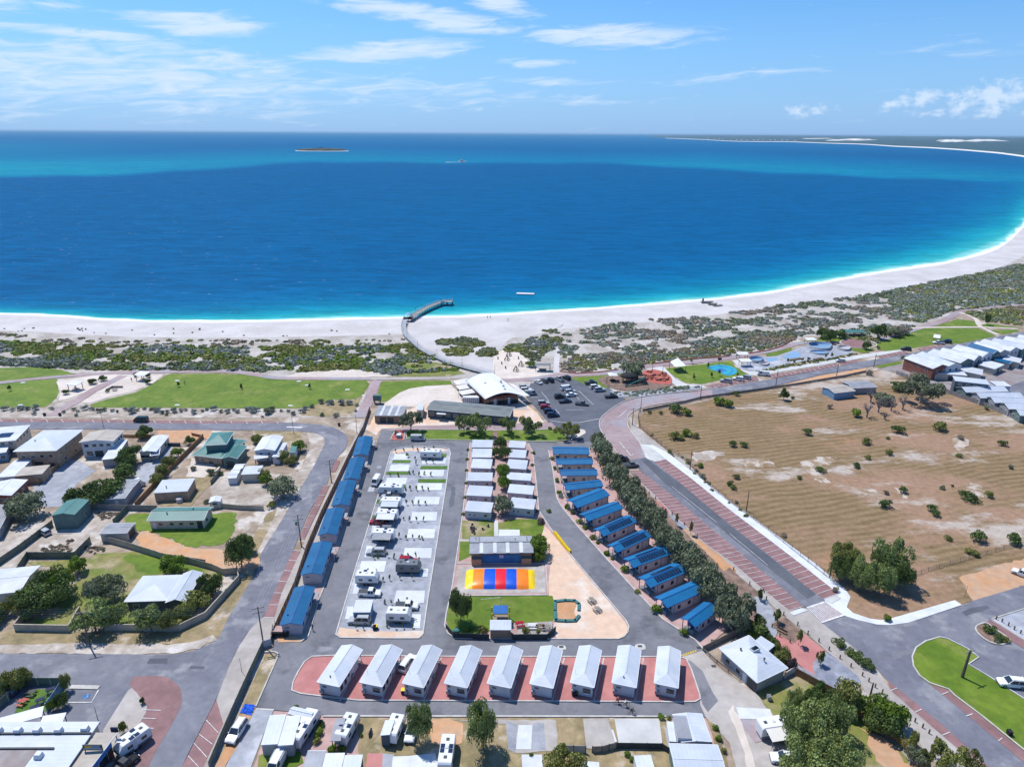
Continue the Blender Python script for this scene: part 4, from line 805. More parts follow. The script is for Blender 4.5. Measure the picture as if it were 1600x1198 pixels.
area('footpath', [(998,694),(1020,695),(1040,705),(1080,735),(1139,782),(1274,880),(1320,919),(1329,932),(1323,948),(1333,957),(1360,966),(1376,968),(1392,965.5),(1492,937),(1503,944.5),(1420,972),(1392,976),(1370,975),(1340,968),(1319,961),(1289,940),(1288,935),(1310,927),(1252,881),(1139,795),(1080,747),(1040,717),(1022,721),(1008,714)], 'slab', 5)
area('crossing', [(1261,949),(1288,940),(1319,960),(1283,972)], 'pinkbrick', 8)
area('footpath', [(966,727),(978,735),(1000,753),(1020,771),(1060,812),(1100,848),(1148,882),(1192,921),(1232,953),(1262,949),(1283,972),(1330,1008),(1366,1040),(1392,1078),(1426,1108),(1472,1148),(1524,1192),(1560,1235),(1500,1235),(1440,1165),(1420,1132),(1380,1100),(1350,1078),(1342,1058),(1292,1017),(1260,989),(1224,961),(1180,923),(1134,882),(1100,857),(1060,819),(1000,761)], 'concbeige', 5)
area('traffic_island', [(1234,957),(1252,949),(1263,953),(1240,961)], 'slab', 9); area('traffic_island', [(1002,697),(1018,700),(1038,716),(1021,720),(1010,709)], 'concrete', 8, smooth=True)
area('traffic_island', [(1289,937),(1308,929),(1314,934),(1300,942)], 'concrete', 8)
area('road', cat_rom([(1283,972),(1330,1008),(1366,1040),(1386,1062),(1436,1102),(1484,1142),(1546,1198),(1590,1240)], 3, False)+[(1900,1240),(1900,830),(1700,885),(1600,914),(1520,938),(1502,946),(1420,972.5),(1392,976.5),(1370,975.5),(1340,968.5),(1319,961)], 'asphalt', 4)
area('parking_bay', [(1386,1061),(1436,1102),(1484,1142),(1546,1198),(1580,1230),(1556,1230),(1524,1192),(1472,1148),(1426,1108),(1392,1078)], 'brick', 6)
area('parking_bay', [(1450,1066),(1482,1077),(1492,1087),(1532,1117),(1600,1173),(1660,1225),(1640,1225),(1600,1190),(1560,1157),(1496,1103)], 'brick', 6)
GR = [(1452,1067),(1437,1056),(1427,1041),(1425,1026),(1431,1012),(1446,1002),(1468,995.5),(1480,998),(1512,1014),(1529,1027),(1513,1038),(1540,1054),(1600,1092),(1720,1170),(1720,1260),(1640,1206),(1600,1172),(1532,1117),(1492,1087),(1482,1077)]
area('lawn', GR, 'lawn', 8); kerb(GR, smooth=False)
area('footpath', [(1549,968),(1600,952),(1700,925),(1700,1060),(1600,1000)], 'gravel', 6); area('parking_bay', [(1536,973),(1549,968),(1600,1000),(1700,1062),(1700,1076),(1600,1013)], 'brick', 7)
BED = [(1532,975),(1524,981),(1530,992),(1548,1004),(1566,1007),(1578,1002),(1568,992),(1552,982),(1542,974)]
area('garden_bed', BED, 'mulch', 8, smooth=True); kerb(BED)
kerb([(1549,968),(1600,1000),(1700,1062)], closed=False, smooth=False); kerb([(1600,951.5),(1549,967.5)], closed=False, smooth=False)
# playground strip
area('mulch', [(968,740),(1000,761),(1012,771),(1008,782),(980,768),(968,752)], 'mulch', 5); area('red_rubber_path', [(1008,778),(1020,778),(1040,790),(1046,806),(1030,806),(1010,796)], 'redpave', 5, smooth=True)
area('blue_gravel', [(1030,804),(1050,804),(1072,822),(1060,826),(1036,820)], 'bluegravel', 6, smooth=True); area('orange_path', [(1050,826),(1080,824),(1100,846),(1130,872),(1150,890),(1150,902),(1110,880),(1060,845)], 'orangesoil', 5)
area('mulch', [(1140,886),(1160,904),(1190,928),(1176,935),(1150,920),(1120,900)], 'mulch', 6); area('blue_gravel', [(1168,938),(1190,932),(1208,952),(1216,968),(1212,994),(1198,990),(1188,965)], 'gravel', 6, smooth=True)
area('mulch', [(1206,975),(1216,968),(1228,964),(1254,990),(1242,1004),(1222,994)], 'mulch', 7); area('red_rubber_path', [(1210,994),(1224,990),(1246,1000),(1256,990),(1292,1018),(1272,1032),(1270,1042),(1274,1054),(1256,1044),(1236,1026)], 'redpave', 6)
area('blue_gravel', [(1272,1032),(1292,1018),(1342,1057),(1346,1066),(1320,1072),(1300,1080),(1284,1072),(1254,1050),(1238,1034),(1256,1044),(1274,1054),(1270,1042)], 'bluegravel', 6)
area('verge', [(1342,1058),(1350,1078),(1420,1132),(1444,1168),(1500,1235),(1450,1235),(1400,1160),(1356,1130),(1318,1080)], 'whitesoil', 4, rag=.3)
area('lawn', [(1184,1082),(1198,1072),(1240,1060),(1252,1056),(1282,1078),(1276,1096),(1240,1116),(1212,1118),(1196,1104)], 'lawndry', 3, rag=.3)
area('yard', [(1276,1080),(1300,1086),(1330,1108),(1356,1134),(1400,1162),(1440,1198),(1460,1235),(1300,1235),(1320,1180),(1300,1110)], 'lawndry', 3, rag=.3)
area('yard', [(1346,1140),(1362,1142),(1400,1170),(1436,1200),(1460,1235),(1390,1235),(1374,1180)], 'orangesoil', 4, rag=1.0)
area('track', [(1064,1024),(1098,1016),(1120,1040),(1160,1070),(1184,1084),(1196,1104),(1206,1130),(1210,1235),(1160,1235),(1140,1160),(1103,1120),(1094,1100),(1096,1060)], 'concbeige', 5)
area('park_road', [(1070,1028),(1082,1034),(1098,1048),(1112,1078),(1122,1094),(1106,1112),(1098,1100)], 'parkroad', 6)
area('dirt_edge', [(1104,1122),(1120,1135),(1150,1235),(1136,1235),(1116,1160)], 'drygrass', 7, rag=.2); area('dirt_edge', [(1144,1098),(1160,1130),(1190,1235),(1182,1235),(1152,1150),(1140,1110)], 'pale', 7, rag=.3)
area('concrete_slab', [(1150,1104),(1203,1107),(1209,1124),(1156,1122)], 'slab', 8); area('brick_paving', [(1156,1123),(1209,1125),(1214,1150),(1180,1160),(1166,1140)], 'pinkbrick', 8); area('concrete_slab', [(1178,1160),(1232,1164),(1236,1198),(1190,1198)], 'concbeige', 8)
# park islands
GI = [(611,706),(618,701),(630,699),(648,698),(690,698.5),(701,701),(704,708),(697,760),(689,810),(678,879),(668,940),(661,991),(655,997.5),(600,997.5),(532,996.5),(525,992),(527,984),(543,930),(560,874),(583,800),(600,745)]
area('gravel_island', GI, 'gravel', 6); kerb(GI, smooth=False)
area('sandy_edge', [(530,980),(560,984),(610,986),(662,985),(660,994),(654,996),(532,995),(527,990)], 'playsand', 7, rag=.15); area('sandy_edge', [(612,706),(620,702),(648,699.5),(690,700),(702,703),(690,706),(640,704),(618,709)], 'playsand', 7)
CI = [(733,704),(735,692),(742,689.5),(780,690),(820,691.5),(826,694),(832,706),(837,745),(842,798),(856,820),(872,842),(889,864),(912,892),(946,932),(978,970),(982.5,979),(981,988),(975,995),(966,998.5),(860,998.5),(712,997.5),(700,990),(695,978),(697,960),(706,920),(712,880),(718,840),(724,796)]
area('park_island', CI, 'cabpave', 6); kerb(CI, smooth=False)
area('playsand', [(845,830),(852,822),(860,830),(872,845),(911,892),(945,932),(977,971),(981,980),(979,988),(973,994),(966,997),(870,997),(865,985),(866,975),(868,960),(858,934),(853,882),(846,866)], 'playsand', 7)
area('lawn', [(722,813),(762,812),(776,816),(846,812),(850,824),(846,838),(836,842),(722,842)], 'lawndry', 7); area('lawn', [(719,846),(737,846),(736,868),(717,877)], 'lawn', 7); area('lawn', [(790,812),(845,812),(849,824),(840,838),(795,825)], 'lawn', 8, smooth=True)
area('footpath', [(772,813),(778,813),(779,842),(772,842)], 'concrete', 9); area('footpath', [(716,842),(740,842),(740,845.5),(716,845.5)], 'concbeige', 9)
area('pillow_surround', [(712,880),(860,880),(855,929),(706,930)], 'cabpave', 8); area('sand_surround', [(718,885),(850,884),(853,925),(712,927)], 'dune', 9)
area('lawn', [(702,985),(698,968),(700,950),(706,934),(714,931),(862,930),(868,944),(868,960),(862,974),(830,974),(800,972),(760,986),(740,990),(706,992)], 'lawn', 8, rag=.15)
area('play_court', [(805,974),(862,970),(866,978),(862,990),(810,990)], 'concbeige', 9, smooth=False)
ribbon('kerb', [(712,930.5),(856,929.5),(853,882),(850,880),(712,880)], .3, 'kerb', 0, .15, smooth=False, lvl=9)
LI = [(636,686),(634,676),(640,672),(690,671.5),(770,673),(872,671),(884,680),(890,688),(860,690),(790,689),(700,687.5)]
area('lawn', LI, 'lawn', 7); kerb(LI, smooth=False); area('footpath', [(771,672),(776,672),(778,688),(770,688)], 'brick', 9)
BI = [(618,672),(633,672),(631,688),(610,687)]; area('garden_bed', BI, 'rubber', 7); kerb(BI, smooth=False)
area('footpath', [(892,686),(902,672),(912,671),(915,676),(905,682),(898,684)], 'pale', 8, smooth=True)
# strip under the right cabins
RC_ = [(857,704),(900,699),(945,700),(985,735),(1040,800),(1120,880),(1165,930),(1180,960),(1150,972),(1098,1014),(1086,1000),(1036,968),(994,924),(950,876),(900,820),(884,800),(872,783),(863,730)]
area('cabin_paving', RC_, 'cabpave', 6); kerb([(857,704),(859,714),(863,730),(870,778),(876,790),(900,820),(950,876),(994,924),(1036,968),(1086,1000),(1098,1014)], closed=False, smooth=False)
area('mulch', [(925,700),(945,700),(985,735),(1040,800),(1120,880),(1175,940),(1200,990),(1240,1035),(1236,1044),(1180,1000),(1150,975),(1100,910),(1040,850),(960,760)], 'mulch', 8, rag=.2)
# strip under the left cabins
area('cabin_paving', [(576,683),(588,696),(576,731),(563,765),(546,806),(527,862),(510,910),(500,934),(488,966),(480,994),(470,1003),(436,1003),(428,992),(442,956),(462,918),(480,870),(524,762),(554,697)], 'concbeige', 6)
for q in ([(583,696),(588,695),(586,703),(580,703)], [(567,731),(575,730),(572,739),(564,739)], [(552,763),(562,763),(558,774),(548,773)], [(535,804),(546,804),(541,819),(530,818)], [(513,848),(529,852),(519,878),(508,876)], [(492,916),(506,917),(498,938),(488,936)]): area('parking_pad', q, 'cabpave', 7)
kerb([(470,1003),(482,994),(498,938),(510,908)], closed=False, smooth=False); area('garden_bed', [(431,990),(442,990),(470,996),(472,1002),(436,1003)], 'orangesoil', 8)
kerb([(436,1024),(430,1019),(414,1019)], closed=False); kerb([(436,1022),(430,1036),(400,1104)], closed=False, smooth=False); ribbon('kerb', [(400,1107.5),(428,1109)], .35, 'kerb', 0, .13, smooth=False)
# bottom row island
BO = [(456,1079),(458,1066),(466,1050),(476,1034),(488,1026),(520,1024.5),(700,1026),(1060,1026.5),(1072,1030),(1080,1046),(1093,1085),(1094,1092),(1086,1096.5),(1060,1097),(900,1096),(560,1094.5),(520,1090),(470,1084)]
area('red_paving', BO, 'redpave', 6); kerb(BO, smooth=False)
for i in range(9):                     # concrete bands and gravel pads beside each cabin
    X_L = [537,602,668,733,803,870,935,1000,None][i]
    if X_L: ribbon('paving_band', [(X_L+.1+(28-3.2*i)*.98, 1027), (X_L-6-.8*i*.3, 1094.5)], .3, 'kerb', lvl=8, smooth=False)
kerb([(505,1119.3),(1040,1119.8)], closed=False, smooth=False, w=.3)
area('yard', [(428,1109.5),(540,1120),(1040,1121),(1103,1121),(1120,1160),(1135,1240),(384,1240),(396,1198)], 'cabpave', 2, rag=.1)
area('yard', [(560,1121),(700,1121),(1045,1121),(1060,1240),(560,1240)], 'drygrass', 3, rag=.2)
for q, mt in (([(666,1124),(700,1122),(724,1130),(722,1160),(700,1168),(676,1160)], 'orangesoil'), ([(700,1124),(870,1124),(872,1173),(800,1176),(795,1130)], 'concbeige'), ([(790,1126),(808,1130),(806,1176),(794,1170)], 'gravel'), ([(832,1129),(850,1129),(852,1172),(830,1172)], 'gravel')): area('yard', q, mt, 5, rag=.15)
for q, mt in (([(810,1132),(832,1132),(830,1170),(806,1170)], 'slab'), ([(911,1122),(950,1122),(960,1155),(962,1168),(928,1170),(916,1168)], 'concbeige'), ([(960,1122),(1030,1122),(1036,1168),(968,1167)], 'concrete'), ([(935,1139),(958,1139),(964,1158),(940,1162)], 'slab'), ([(815,1178),(847,1178),(848,1198),(818,1235)], 'slab'), ([(640,1180),(680,1176),(690,1210),(640,1215)], 'slab')): area('concrete_slab', q, mt, 7)
area('yard', [(574,1176),(598,1176),(596,1230),(568,1230)], 'redpave', 7); area('yard', [(598,1176),(616,1178),(612,1230),(596,1230)], 'gravel', 7); area('yard', [(404,1180),(420,1172),(470,1174),(474,1190),(440,1210),(400,1230)], 'lawn', 7)
area('cement_slab', [(614,1181),(643,1180),(640,1198),(640,1235),(608,1235)], 'slab', 8)
# gravel island pads (each slab of concrete and strip of turf is its own piece)
SL = [[(617,709),(640,709),(637,718),(614,718)],[(611,726),(640,726),(638,735.5),(608,735.5)],[(605,746),(637,746),(634,756),(601,756)],
 [(660,716),(698,715),(696,724),(659,725)],[(656,733.6),(694.5,733.6),(693,744),(654,744)],[(653,754.6),(691.5,754.6),(689.6,765.4),(651,765.4)],[(649,775.6),(687.4,775.6),(685.6,787.6),(646,787.6)],[(644.4,799.6),(683.4,799.6),(682,813),(641.6,813)],[(638.4,826),(680,826),(678.4,840.4),(635.6,840.4)],[(632.4,855.6),(675,855.6),(673.6,871.6),(630,871.6)],
 [(564.7,876),(604,876),(600,893),(560.7,893)],[(555,909.5),(568,909),(563,927),(550.7,927.5)],[(619.5,922),(664,922),(662.6,941.5),(614.8,941.5)],[(642,959),(658,959),(656,981),(643.5,980)],[(655,887.5),(669.5,888),(668,901),(656,900)],[(543,947),(552,947),(553,967),(539,967)],[(582,820),(597,822),(596,831),(580,831)],[(573,852),(586,853),(584,870),(569,870)],[(592,790),(610,790),(608,798),(589,798)]]
for q in SL: area('concrete_slab', q, 'slab', 9)
for q in ([(614,718.6),(642,718.6),(641,722.8),(612,722.8)],[(604,736.5),(639,736.5),(637,741),(603,741)],[(599,757),(634,757),(633,762),(596,762)],[(590,780),(628,780),(626,786),(588,786)],[(583,804),(592,804),(590,811),(581,811)],[(688,708.5),(698,708.5),(697,713.5),(688,714)],[(658,727.6),(699,727.6),(698,732.6),(656,732.6)],[(654,748),(697,748),(696,753.6),(653,753.6)]): area('turf_strip', q, 'turf', 9)
area('patch', [(577,760),(586,760),(584,768),(574,768)], 'gravel', 6); area('patch', [(590,727),(597,727),(595,732),(588,732)], 'gravel', 6)
# promenade and paths
ribbon('promenade', [(-150,606),(-60,601),(0,597.5),(60,591),(128,585.5),(200,582),(280,580.3),(360,580.3),(404,586),(440,590.5),(520,591.3),(580,591.3)], 3.4, 'pinkbrick', lvl=5); ribbon('promenade', [(580,591.3),(640,591),(700,590),(728,588)], 3.2, 'concbeige', lvl=5)
ribbon('path', [(592,594),(586,600),(580,616),(572,634),(562,652)], 4.2, 'pinkbrick', lvl=6); ribbon('path', [(192,587),(174,596),(148,608),(120,626),(100,637),(80,649)], 4.2, 'pinkbrick', lvl=6)
ribbon('promenade', [(775,594),(800,594),(840,591),(872,586),(920,585),(968,580.5),(1010,573),(1040,568.5),(1090,565),(1144,558),(1200,548.5),(1230,541),(1248,536),(1290,535),(1330,536),(1360,534),(1400,523),(1440,511),(1466,504),(1486,494.5),(1500,487),(1540,480),(1600,476.5),(1750,468)], 4.2, 'pinkbrick', lvl=5)
ribbon('path', [(1420,512.5),(1452,511.5),(1530,511),(1590,513.5)], 2.4, 'pale', lvl=6); ribbon('path', [(1500,488),(1524,498),(1532,510),(1560,523)], 2.4, 'pale', lvl=6)
ribbon('sand_track', [(869,582),(870,562),(872,548),(868,540)], 2.6, 'sand', lvl=3); ribbon('sand_track', [(988,553),(970,543),(966,536)], 2.2, 'sand', lvl=3); ribbon('sand_track', [(1138,554),(1110,544),(1080,534),(1050,522)], 2.2, 'dune', lvl=3); ribbon('sand_track', [(212,579),(220,565),(236,549),(262,540)], 3.0, 'sand', lvl=3)
area('path', [(1006,575),(1036,572),(1056,592),(1074,600),(1098,602),(1106,606),(1060,606),(1046,594),(1024,584)], 'concrete', 4); area('playground_surface', [(934,592),(960,586),(1010,584),(1040,582),(1050,598),(1040,605),(1010,610),(975,610),(950,604)], 'mulch', 6, smooth=True)
area('rubber_surface', [(1004,582),(1020,577),(1040,582),(1050,592),(1046,600),(1020,598),(1006,592)], 'rubber', 7, smooth=True)
area('garden_bed', [(952,610),(975,612),(1050,604),(1094,603),(1096,607),(1040,614),(1000,620),(966,620)], 'gravel', 6)
area('path', [(1144,563),(1152,562),(1168,576),(1186,582),(1300,562),(1344,554),(1372,550),(1408,546),(1412,549),(1344,560),(1184,587),(1172,586),(1158,578)], 'concrete', 4)
area('cafe_paving', [(706,596),(730,588),(775,594),(830,596),(822,618),(824,640),(740,640),(724,630),(716,606)], 'concbeige', 4); area('service_yard', [(584,650),(640,640),(660,630),(820,630),(840,645),(850,660),(690,664),(596,670),(588,680),(574,672)], 'playsand', 3)
area('fire_pit_paving', [(1316,532),(1330,529),(1356,532),(1362,538),(1350,543),(1330,542),(1314,537)], 'brick', 6, smooth=True); kerb([(1316,532),(1330,529),(1356,532),(1370,539),(1356,545),(1330,543),(1314,537)], w=.5, h=.3)
area('patio', [(160,584),(190,585),(176,594),(150,606),(110,622),(92,626),(94,612),(88,596),(130,589)], 'pale', 4); area('patio', [(196,586),(256,585),(240,598),(205,612),(170,620),(140,630),(126,628),(160,608)], 'pale', 4)
# court yard at the bottom left
area('courtyard_turf', [(22,1113),(44,1076),(97,1076),(76,1110)], 'turf', 7)
area('parking_pad', [(115,1080),(152,1080),(143,1096),(106,1096)], 'asphalt', 8); ribbon('bay_marking', [(105,1096.5),(143,1096.5),(154,1077)], .22, 'whiteline', lvl=9, smooth=False); ribbon('kerb', [(110,1073),(155,1074)], .9, 'kerb', 0, .15, smooth=False, lvl=6)
area('bay_symbol', [(130,1085),(142,1084),(140,1090),(128,1091)], 'courtblue', 9)
sb = MB(); c_ = P(135, 1087.5, .26)                           # white wheelchair symbol
for i in range(10): a0, a1 = -2.6+i*.42, -2.6+(i+1)*.42; sb.tube(c_+Vector((.32*math.cos(a0), .32*math.sin(a0)-.1, 0)), c_+Vector((.32*math.cos(a1), .32*math.sin(a1)-.1, 0)), .03, n=3)
for a_, b_ in (((0, .42), (0, 0)), ((0, 0), (.32, 0)), ((.32, 0), (.42, -.35)), ((0, .22), (.25, .22))): sb.tube(c_+Vector((*a_, 0)), c_+Vector((*b_, 0)), .035, n=3)
sb.dome(c_+Vector((0, .5, 0)), .08, .08, .03, 8, 2); o = sb.build('bay_symbol', 'whiteline'); o['kind'] = 'structure'
# ---- painted lines
def lines(name, segs, w, mt='whiteline', lvl=10):
    v = []; f = []; z = lz(lvl)
    for a, b in segs:
        a, b = P(*a, z), P(*b, z); d = (b-a).normalized(); s = Vector((-d.y, d.x, 0))*w/2; k = len(v); v += [a-s, b-s, b+s, a+s]; f.append((k, k+1, k+2, k+3))
    o = mobj(name, v, f, mt); o['kind'] = 'structure'; return o
def along(poly, n):
    w = [Vector(p) for p in poly]; ls = [(b-a).length for a, b in zip(w[:-1], w[1:])]; T = sum(ls); out = []
    for i in range(n+1):
        t = T*i/n
        for (a, b), q in zip(zip(w[:-1], w[1:]), ls):
            if t <= q+1e-6: out.append(tuple(a.lerp(b, t/q))); break
            t -= q
    return out
def wal(poly, n):                     # equal steps on the ground rather than in the picture
    w = [P(x, y) for x, y in poly]; ls = [(b-a).length for a, b in zip(w[:-1], w[1:])]; T = sum(ls); out = []
    for i in range(n+1):
        t = T*i/n
        for (a, b), q in zip(zip(w[:-1], w[1:]), ls):
            if t <= q+1e-3: out.append(PX(a.lerp(b, min(1, t/q)))); break
            t -= q
    return out
nA = 40; A_ = wal(SEB, nA); B_ = wal(SEI, nA); lines('bay_marking', list(zip(A_, B_)), .10); lines('bay_marking', list(zip(A_[:-1], A_[1:])), .25, 'kerb')
nB = 38; A_ = wal(NEB, nB); B_ = wal(NEI, nB); lines('bay_marking', list(zip(A_, B_)), .10)
lines('bay_marking', [((x, 654.6+x*.0085), (x+3-.0, 658.6+x*.008)) for x in range(0, 440, 24)], .16)
L1, L2 = wal([(504,759),(466,842)], 5), wal([(515,758),(476,841)], 5); lines('bay_marking', list(zip(L1, L2)), .13)
L1, L2 = wal([(458,859),(411,964)], 6), wal([(469,860.5),(429,964)], 6); lines('bay_marking', list(zip(L1, L2)), .13)
lines('bay_marking', [((322,1124),(341,1144)), ((311,1146),(332,1162)), ((303,1160),(323,1182)), ((294,1180),(310,1197))], .10)
lines('bay_marking', [((225,1108),(251,1109)), ((221,1121),(243,1122)), ((214,1136),(240,1137))], .12)
lines('bay_marking', [((1392,1078),(1402,1074)), ((1430,1112),(1440,1107)), ((1472,1148),(1484,1143)), ((1524,1188),(1534,1183)), ((1472,1084),(1482,1080)), ((1510,1118),(1520,1114)), ((1560,1157),(1566,1152))], .14)
lines('bay_marking', [((1108+7*i, 603.2-1.25*i), (1112+7*i, 606.7-1.25*i)) for i in range(11)]+[((1204+7.4*i, 586.6-1.35*i), (1208+7.4*i, 591-1.4*i)) for i in range(14)]+[((1376+8*i, 555.6-1.5*i), (1382+8*i, 559.4-1.5*i)) for i in range(5)]+[((1438+8*i, 544.5-1.5*i), (1443+8*i, 547.6-1.5*i)) for i in range(5)], .14)
lines('road_marking', [((448,667),(472,667.6))], .9); lines('road_marking', [((1050,760),(1120,816)), ((1140,833),(1200,883))], .10)
lines('give_way_line', [((860,657),(880,660)),((880,660),(905,660)),((905,660),(937,654))], .25); lines('road_marking', [((968,690),(976,700)), ((978,702),(986,712)), ((986,712),(990,709)), ((980,700),(984,699)), ((1040,624),(1062,620)), ((966,652),(980,640))], .25)
lines('bay_marking', [((846+6*i, 612+7.0*i), (852+6*i, 619.5+7*i)) for i in range(2)]+[((888,602),(896,612)),((904,610),(927,632)),((884,640),(912,640)),((900,618),(905,624)),((868,640),(874,646))]+[((820+5*i, 606+7*i),(832+4*i, 606.5+7*i)) for i in range(5)], .16)
cr_ = []
for i in range(12): t = i/11; cr_.append(((1263+25*t, 950-9*t), (1284+33*t, 970.5-10.5*t)))
lines('crossing_marking', cr_, .16); lines('crossing_marking', [((1261,949),(1288,940)), ((1283,972),(1319,960))], .45)
lines('road_marking', [((1064+3.6*i, 1023.6-1.1*i), (1066+3.6*i, 1023-1.1*i)) for i in range(7)], .5, 'yellowpaint'); area('drain_pad', [(994,1006),(1006,1006),(1008,1014),(992,1014)], 'kerb', 7, smooth=True); area('drain_pad', [(872,1008),(882,1008),(884,1014),(872,1014)], 'kerb', 7, smooth=True)
for x, y in ((1000,1010),(877,1011),(1092,1012),(1115,1041)): o = MB().box(-.45, .45, -.3, .3, 0, .2).build('drain_grate', 'darkmetal'); o.location = P(x, y); meta(o, f'dark metal drain grate in the park road{" in front of the second last grey-roofed cabin" if x == 1000 else " beside the middle grey-roofed cabins" if x == 877 else " by the yellow dashed line" if x == 1092 else " in the sandy side track"}', 'drain grate')
kerb([(1122,606),(1080,611.5),(1020,617.5),(980,625.5),(952,641.5),(938,655),(937,668),(943,680),(955,696),(968,713)], closed=False); kerb([(1008,713),(1001,694),(987,676),(980,662),(983,648.5),(1001,637.8),(1040,630),(1080,625)], closed=False)
# heavy far coast and island
def land(name, pts, z, mt): 
    v = [P(x, y, z) for x, y in pts]; c = sum(v, Vector())/len(v); n_ = len(v)
    vv = v+[Vector((p.x, p.y, SEA-1)) for p in v]; o = mobj(name, vv, [tuple(range(n_))]+[(i, (i+1) % n_, n_+(i+1) % n_, n_+i) for i in range(n_)], mt)
    bm = bmesh.new(); bm.from_mesh(o.data); bmesh.ops.triangulate(bm, faces=[f for f in bm.faces if len(f.verts) > 4]); bmesh.ops.recalc_face_normals(bm, faces=bm.faces[:]); bm.to_mesh(o.data); bm.free(); o['kind'] = 'structure'; return o
defm('farbush', (.02,.065,.085), (.035,.085,.095), scale=.004, c3=(.16,.17,.14), c3lo=.6, c3hi=.72, c3scale=.006)
defm('farsand', (.74,.71,.66), (.66,.63,.58), scale=.01)
defm('rockdark', (.03,.045,.035), (.06,.065,.05), scale=.05)
FS = [(1020,215.6),(1060,217),(1100,218.6),(1140,221),(1180,221.8),(1230,221.8),(1290,224.2),(1350,226),(1400,229.5),(1450,231.5),(1500,234.8),(1560,240),(1600,245.5),(1700,262),(1900,290),(2300,320)]
def fy(x): return lin(FS, x)
v = []
for x in range(1040, 2300, 15): v += [P(x, fy(x), SEA+.2), P(x, fy(x)-lin([(1040,.5),(1300,.9),(1500,1.8),(1700,3)], x), 2.0)]
o = mobj('far_beach', v, [(2*i, 2*i+1, 2*i+3, 2*i+2) for i in range(len(v)//2-1)], 'farsand'); o['kind'] = 'structure'
fx = list(range(1020, 2300, 12)); rows = []
for t, z in ((0, .3), (.12, 9), (.35, 16), (.6, 24), (.85, 34), (1, 22)):
    rows.append([ (x, fy(x)-1.2-(fy(x)-1.2-(hor(x)+2.6))*t, z*(.7+.6*RNG.random())*min(1, (x-1010)/120)) for x in fx])
v = [Vector((*P(x, y, 0).xy, z)) for r_ in rows for (x, y, z) in r_]; nf = len(fx)
o = mobj('far_headland', v, [(j*nf+i, j*nf+i+1, (j+1)*nf+i+1, (j+1)*nf+i) for j in range(len(rows)-1) for i in range(nf-1)], 'farbush', smooth=True); o['kind'] = 'structure'
def fdune(x0, x1, y, h, w=.9):
    v = []; n_ = 14
    for i in range(n_+1):
        t = i/n_; x = x0+(x1-x0)*t; k = math.sin(math.pi*t)**.5*(.7+.5*RNG.random())
        p = P(x, y+RNG.uniform(-.15, .15), 0); d = Vector((p.x, p.y, 0)).normalized(); v += [Vector((p.x, p.y, 6)), Vector((p.x, p.y, 0))+d*120+Vector((0, 0, 12+h*k)), Vector((p.x, p.y, 0))+d*600+Vector((0, 0, 8+h*k*.8))]
    o = mobj('far_sand_dune', v, [(3*i+j, 3*i+j+3, 3*i+j+4, 3*i+j+1) for i in range(n_) for j in range(2)], 'farsand', smooth=True); o['kind'] = 'structure'
fdune(1250, 1310, 218.4, 16); fdune(1290, 1375, 221.2, 26); fdune(1465, 1585, 224.0, 36); fdune(1460, 1510, 222.6, 30)
# island
v = []; f = []; c0 = P(503, 235.5); n_ = 40; rr_ = [(1, 0), (.93, 2), (.86, 9), (.5, 13), (0, 15)]
Wd = (P(548, 236)-P(458, 236)).length/2
for k, (r_, z) in enumerate(rr_):
    for i in range(n_): a = 6.2832*i/n_; v.append((c0.x+Wd*r_*math.cos(a), c0.y+Wd*1.0*r_*math.sin(a)*.55, SEA-.5+z*(.8+.4*RNG.random() if k > 1 else 1)))
for k in range(len(rr_)-1):
    for i in range(n_): f.append((k*n_+i, k*n_+(i+1) % n_, (k+1)*n_+(i+1) % n_, (k+1)*n_+i))
o = mobj('island', v, f, ['farsand', 'rockdark'], fm=[0 if q < n_ else 1 for q in range(len(f))], smooth=False); o['kind'] = 'structure'

# the air: pale even haze over sea and land
hb = MB().box(-90000, 90000, -300, 90000, -8, 103).build('haze', 'wire'); hb['kind'] = 'stuff'; hb.data.materials.clear()
m = bpy.data.materials.new('haze'); m.use_nodes = True; m.node_tree.nodes.clear(); pv = m.node_tree.nodes.new('ShaderNodeVolumePrincipled'); pv.inputs['Density'].default_value = HAZE; pv.inputs['Color'].default_value = (.55, .80, 1, 1); mo = m.node_tree.nodes.new('ShaderNodeOutputMaterial'); m.node_tree.links.new(pv.outputs[0], mo.inputs['Volume']); hb.data.materials.append(m)
# ------------------------------------------------------------------ buildings
WN = lambda *l: [(u, w, h, z, 'window') for (u, w, h, z) in l]
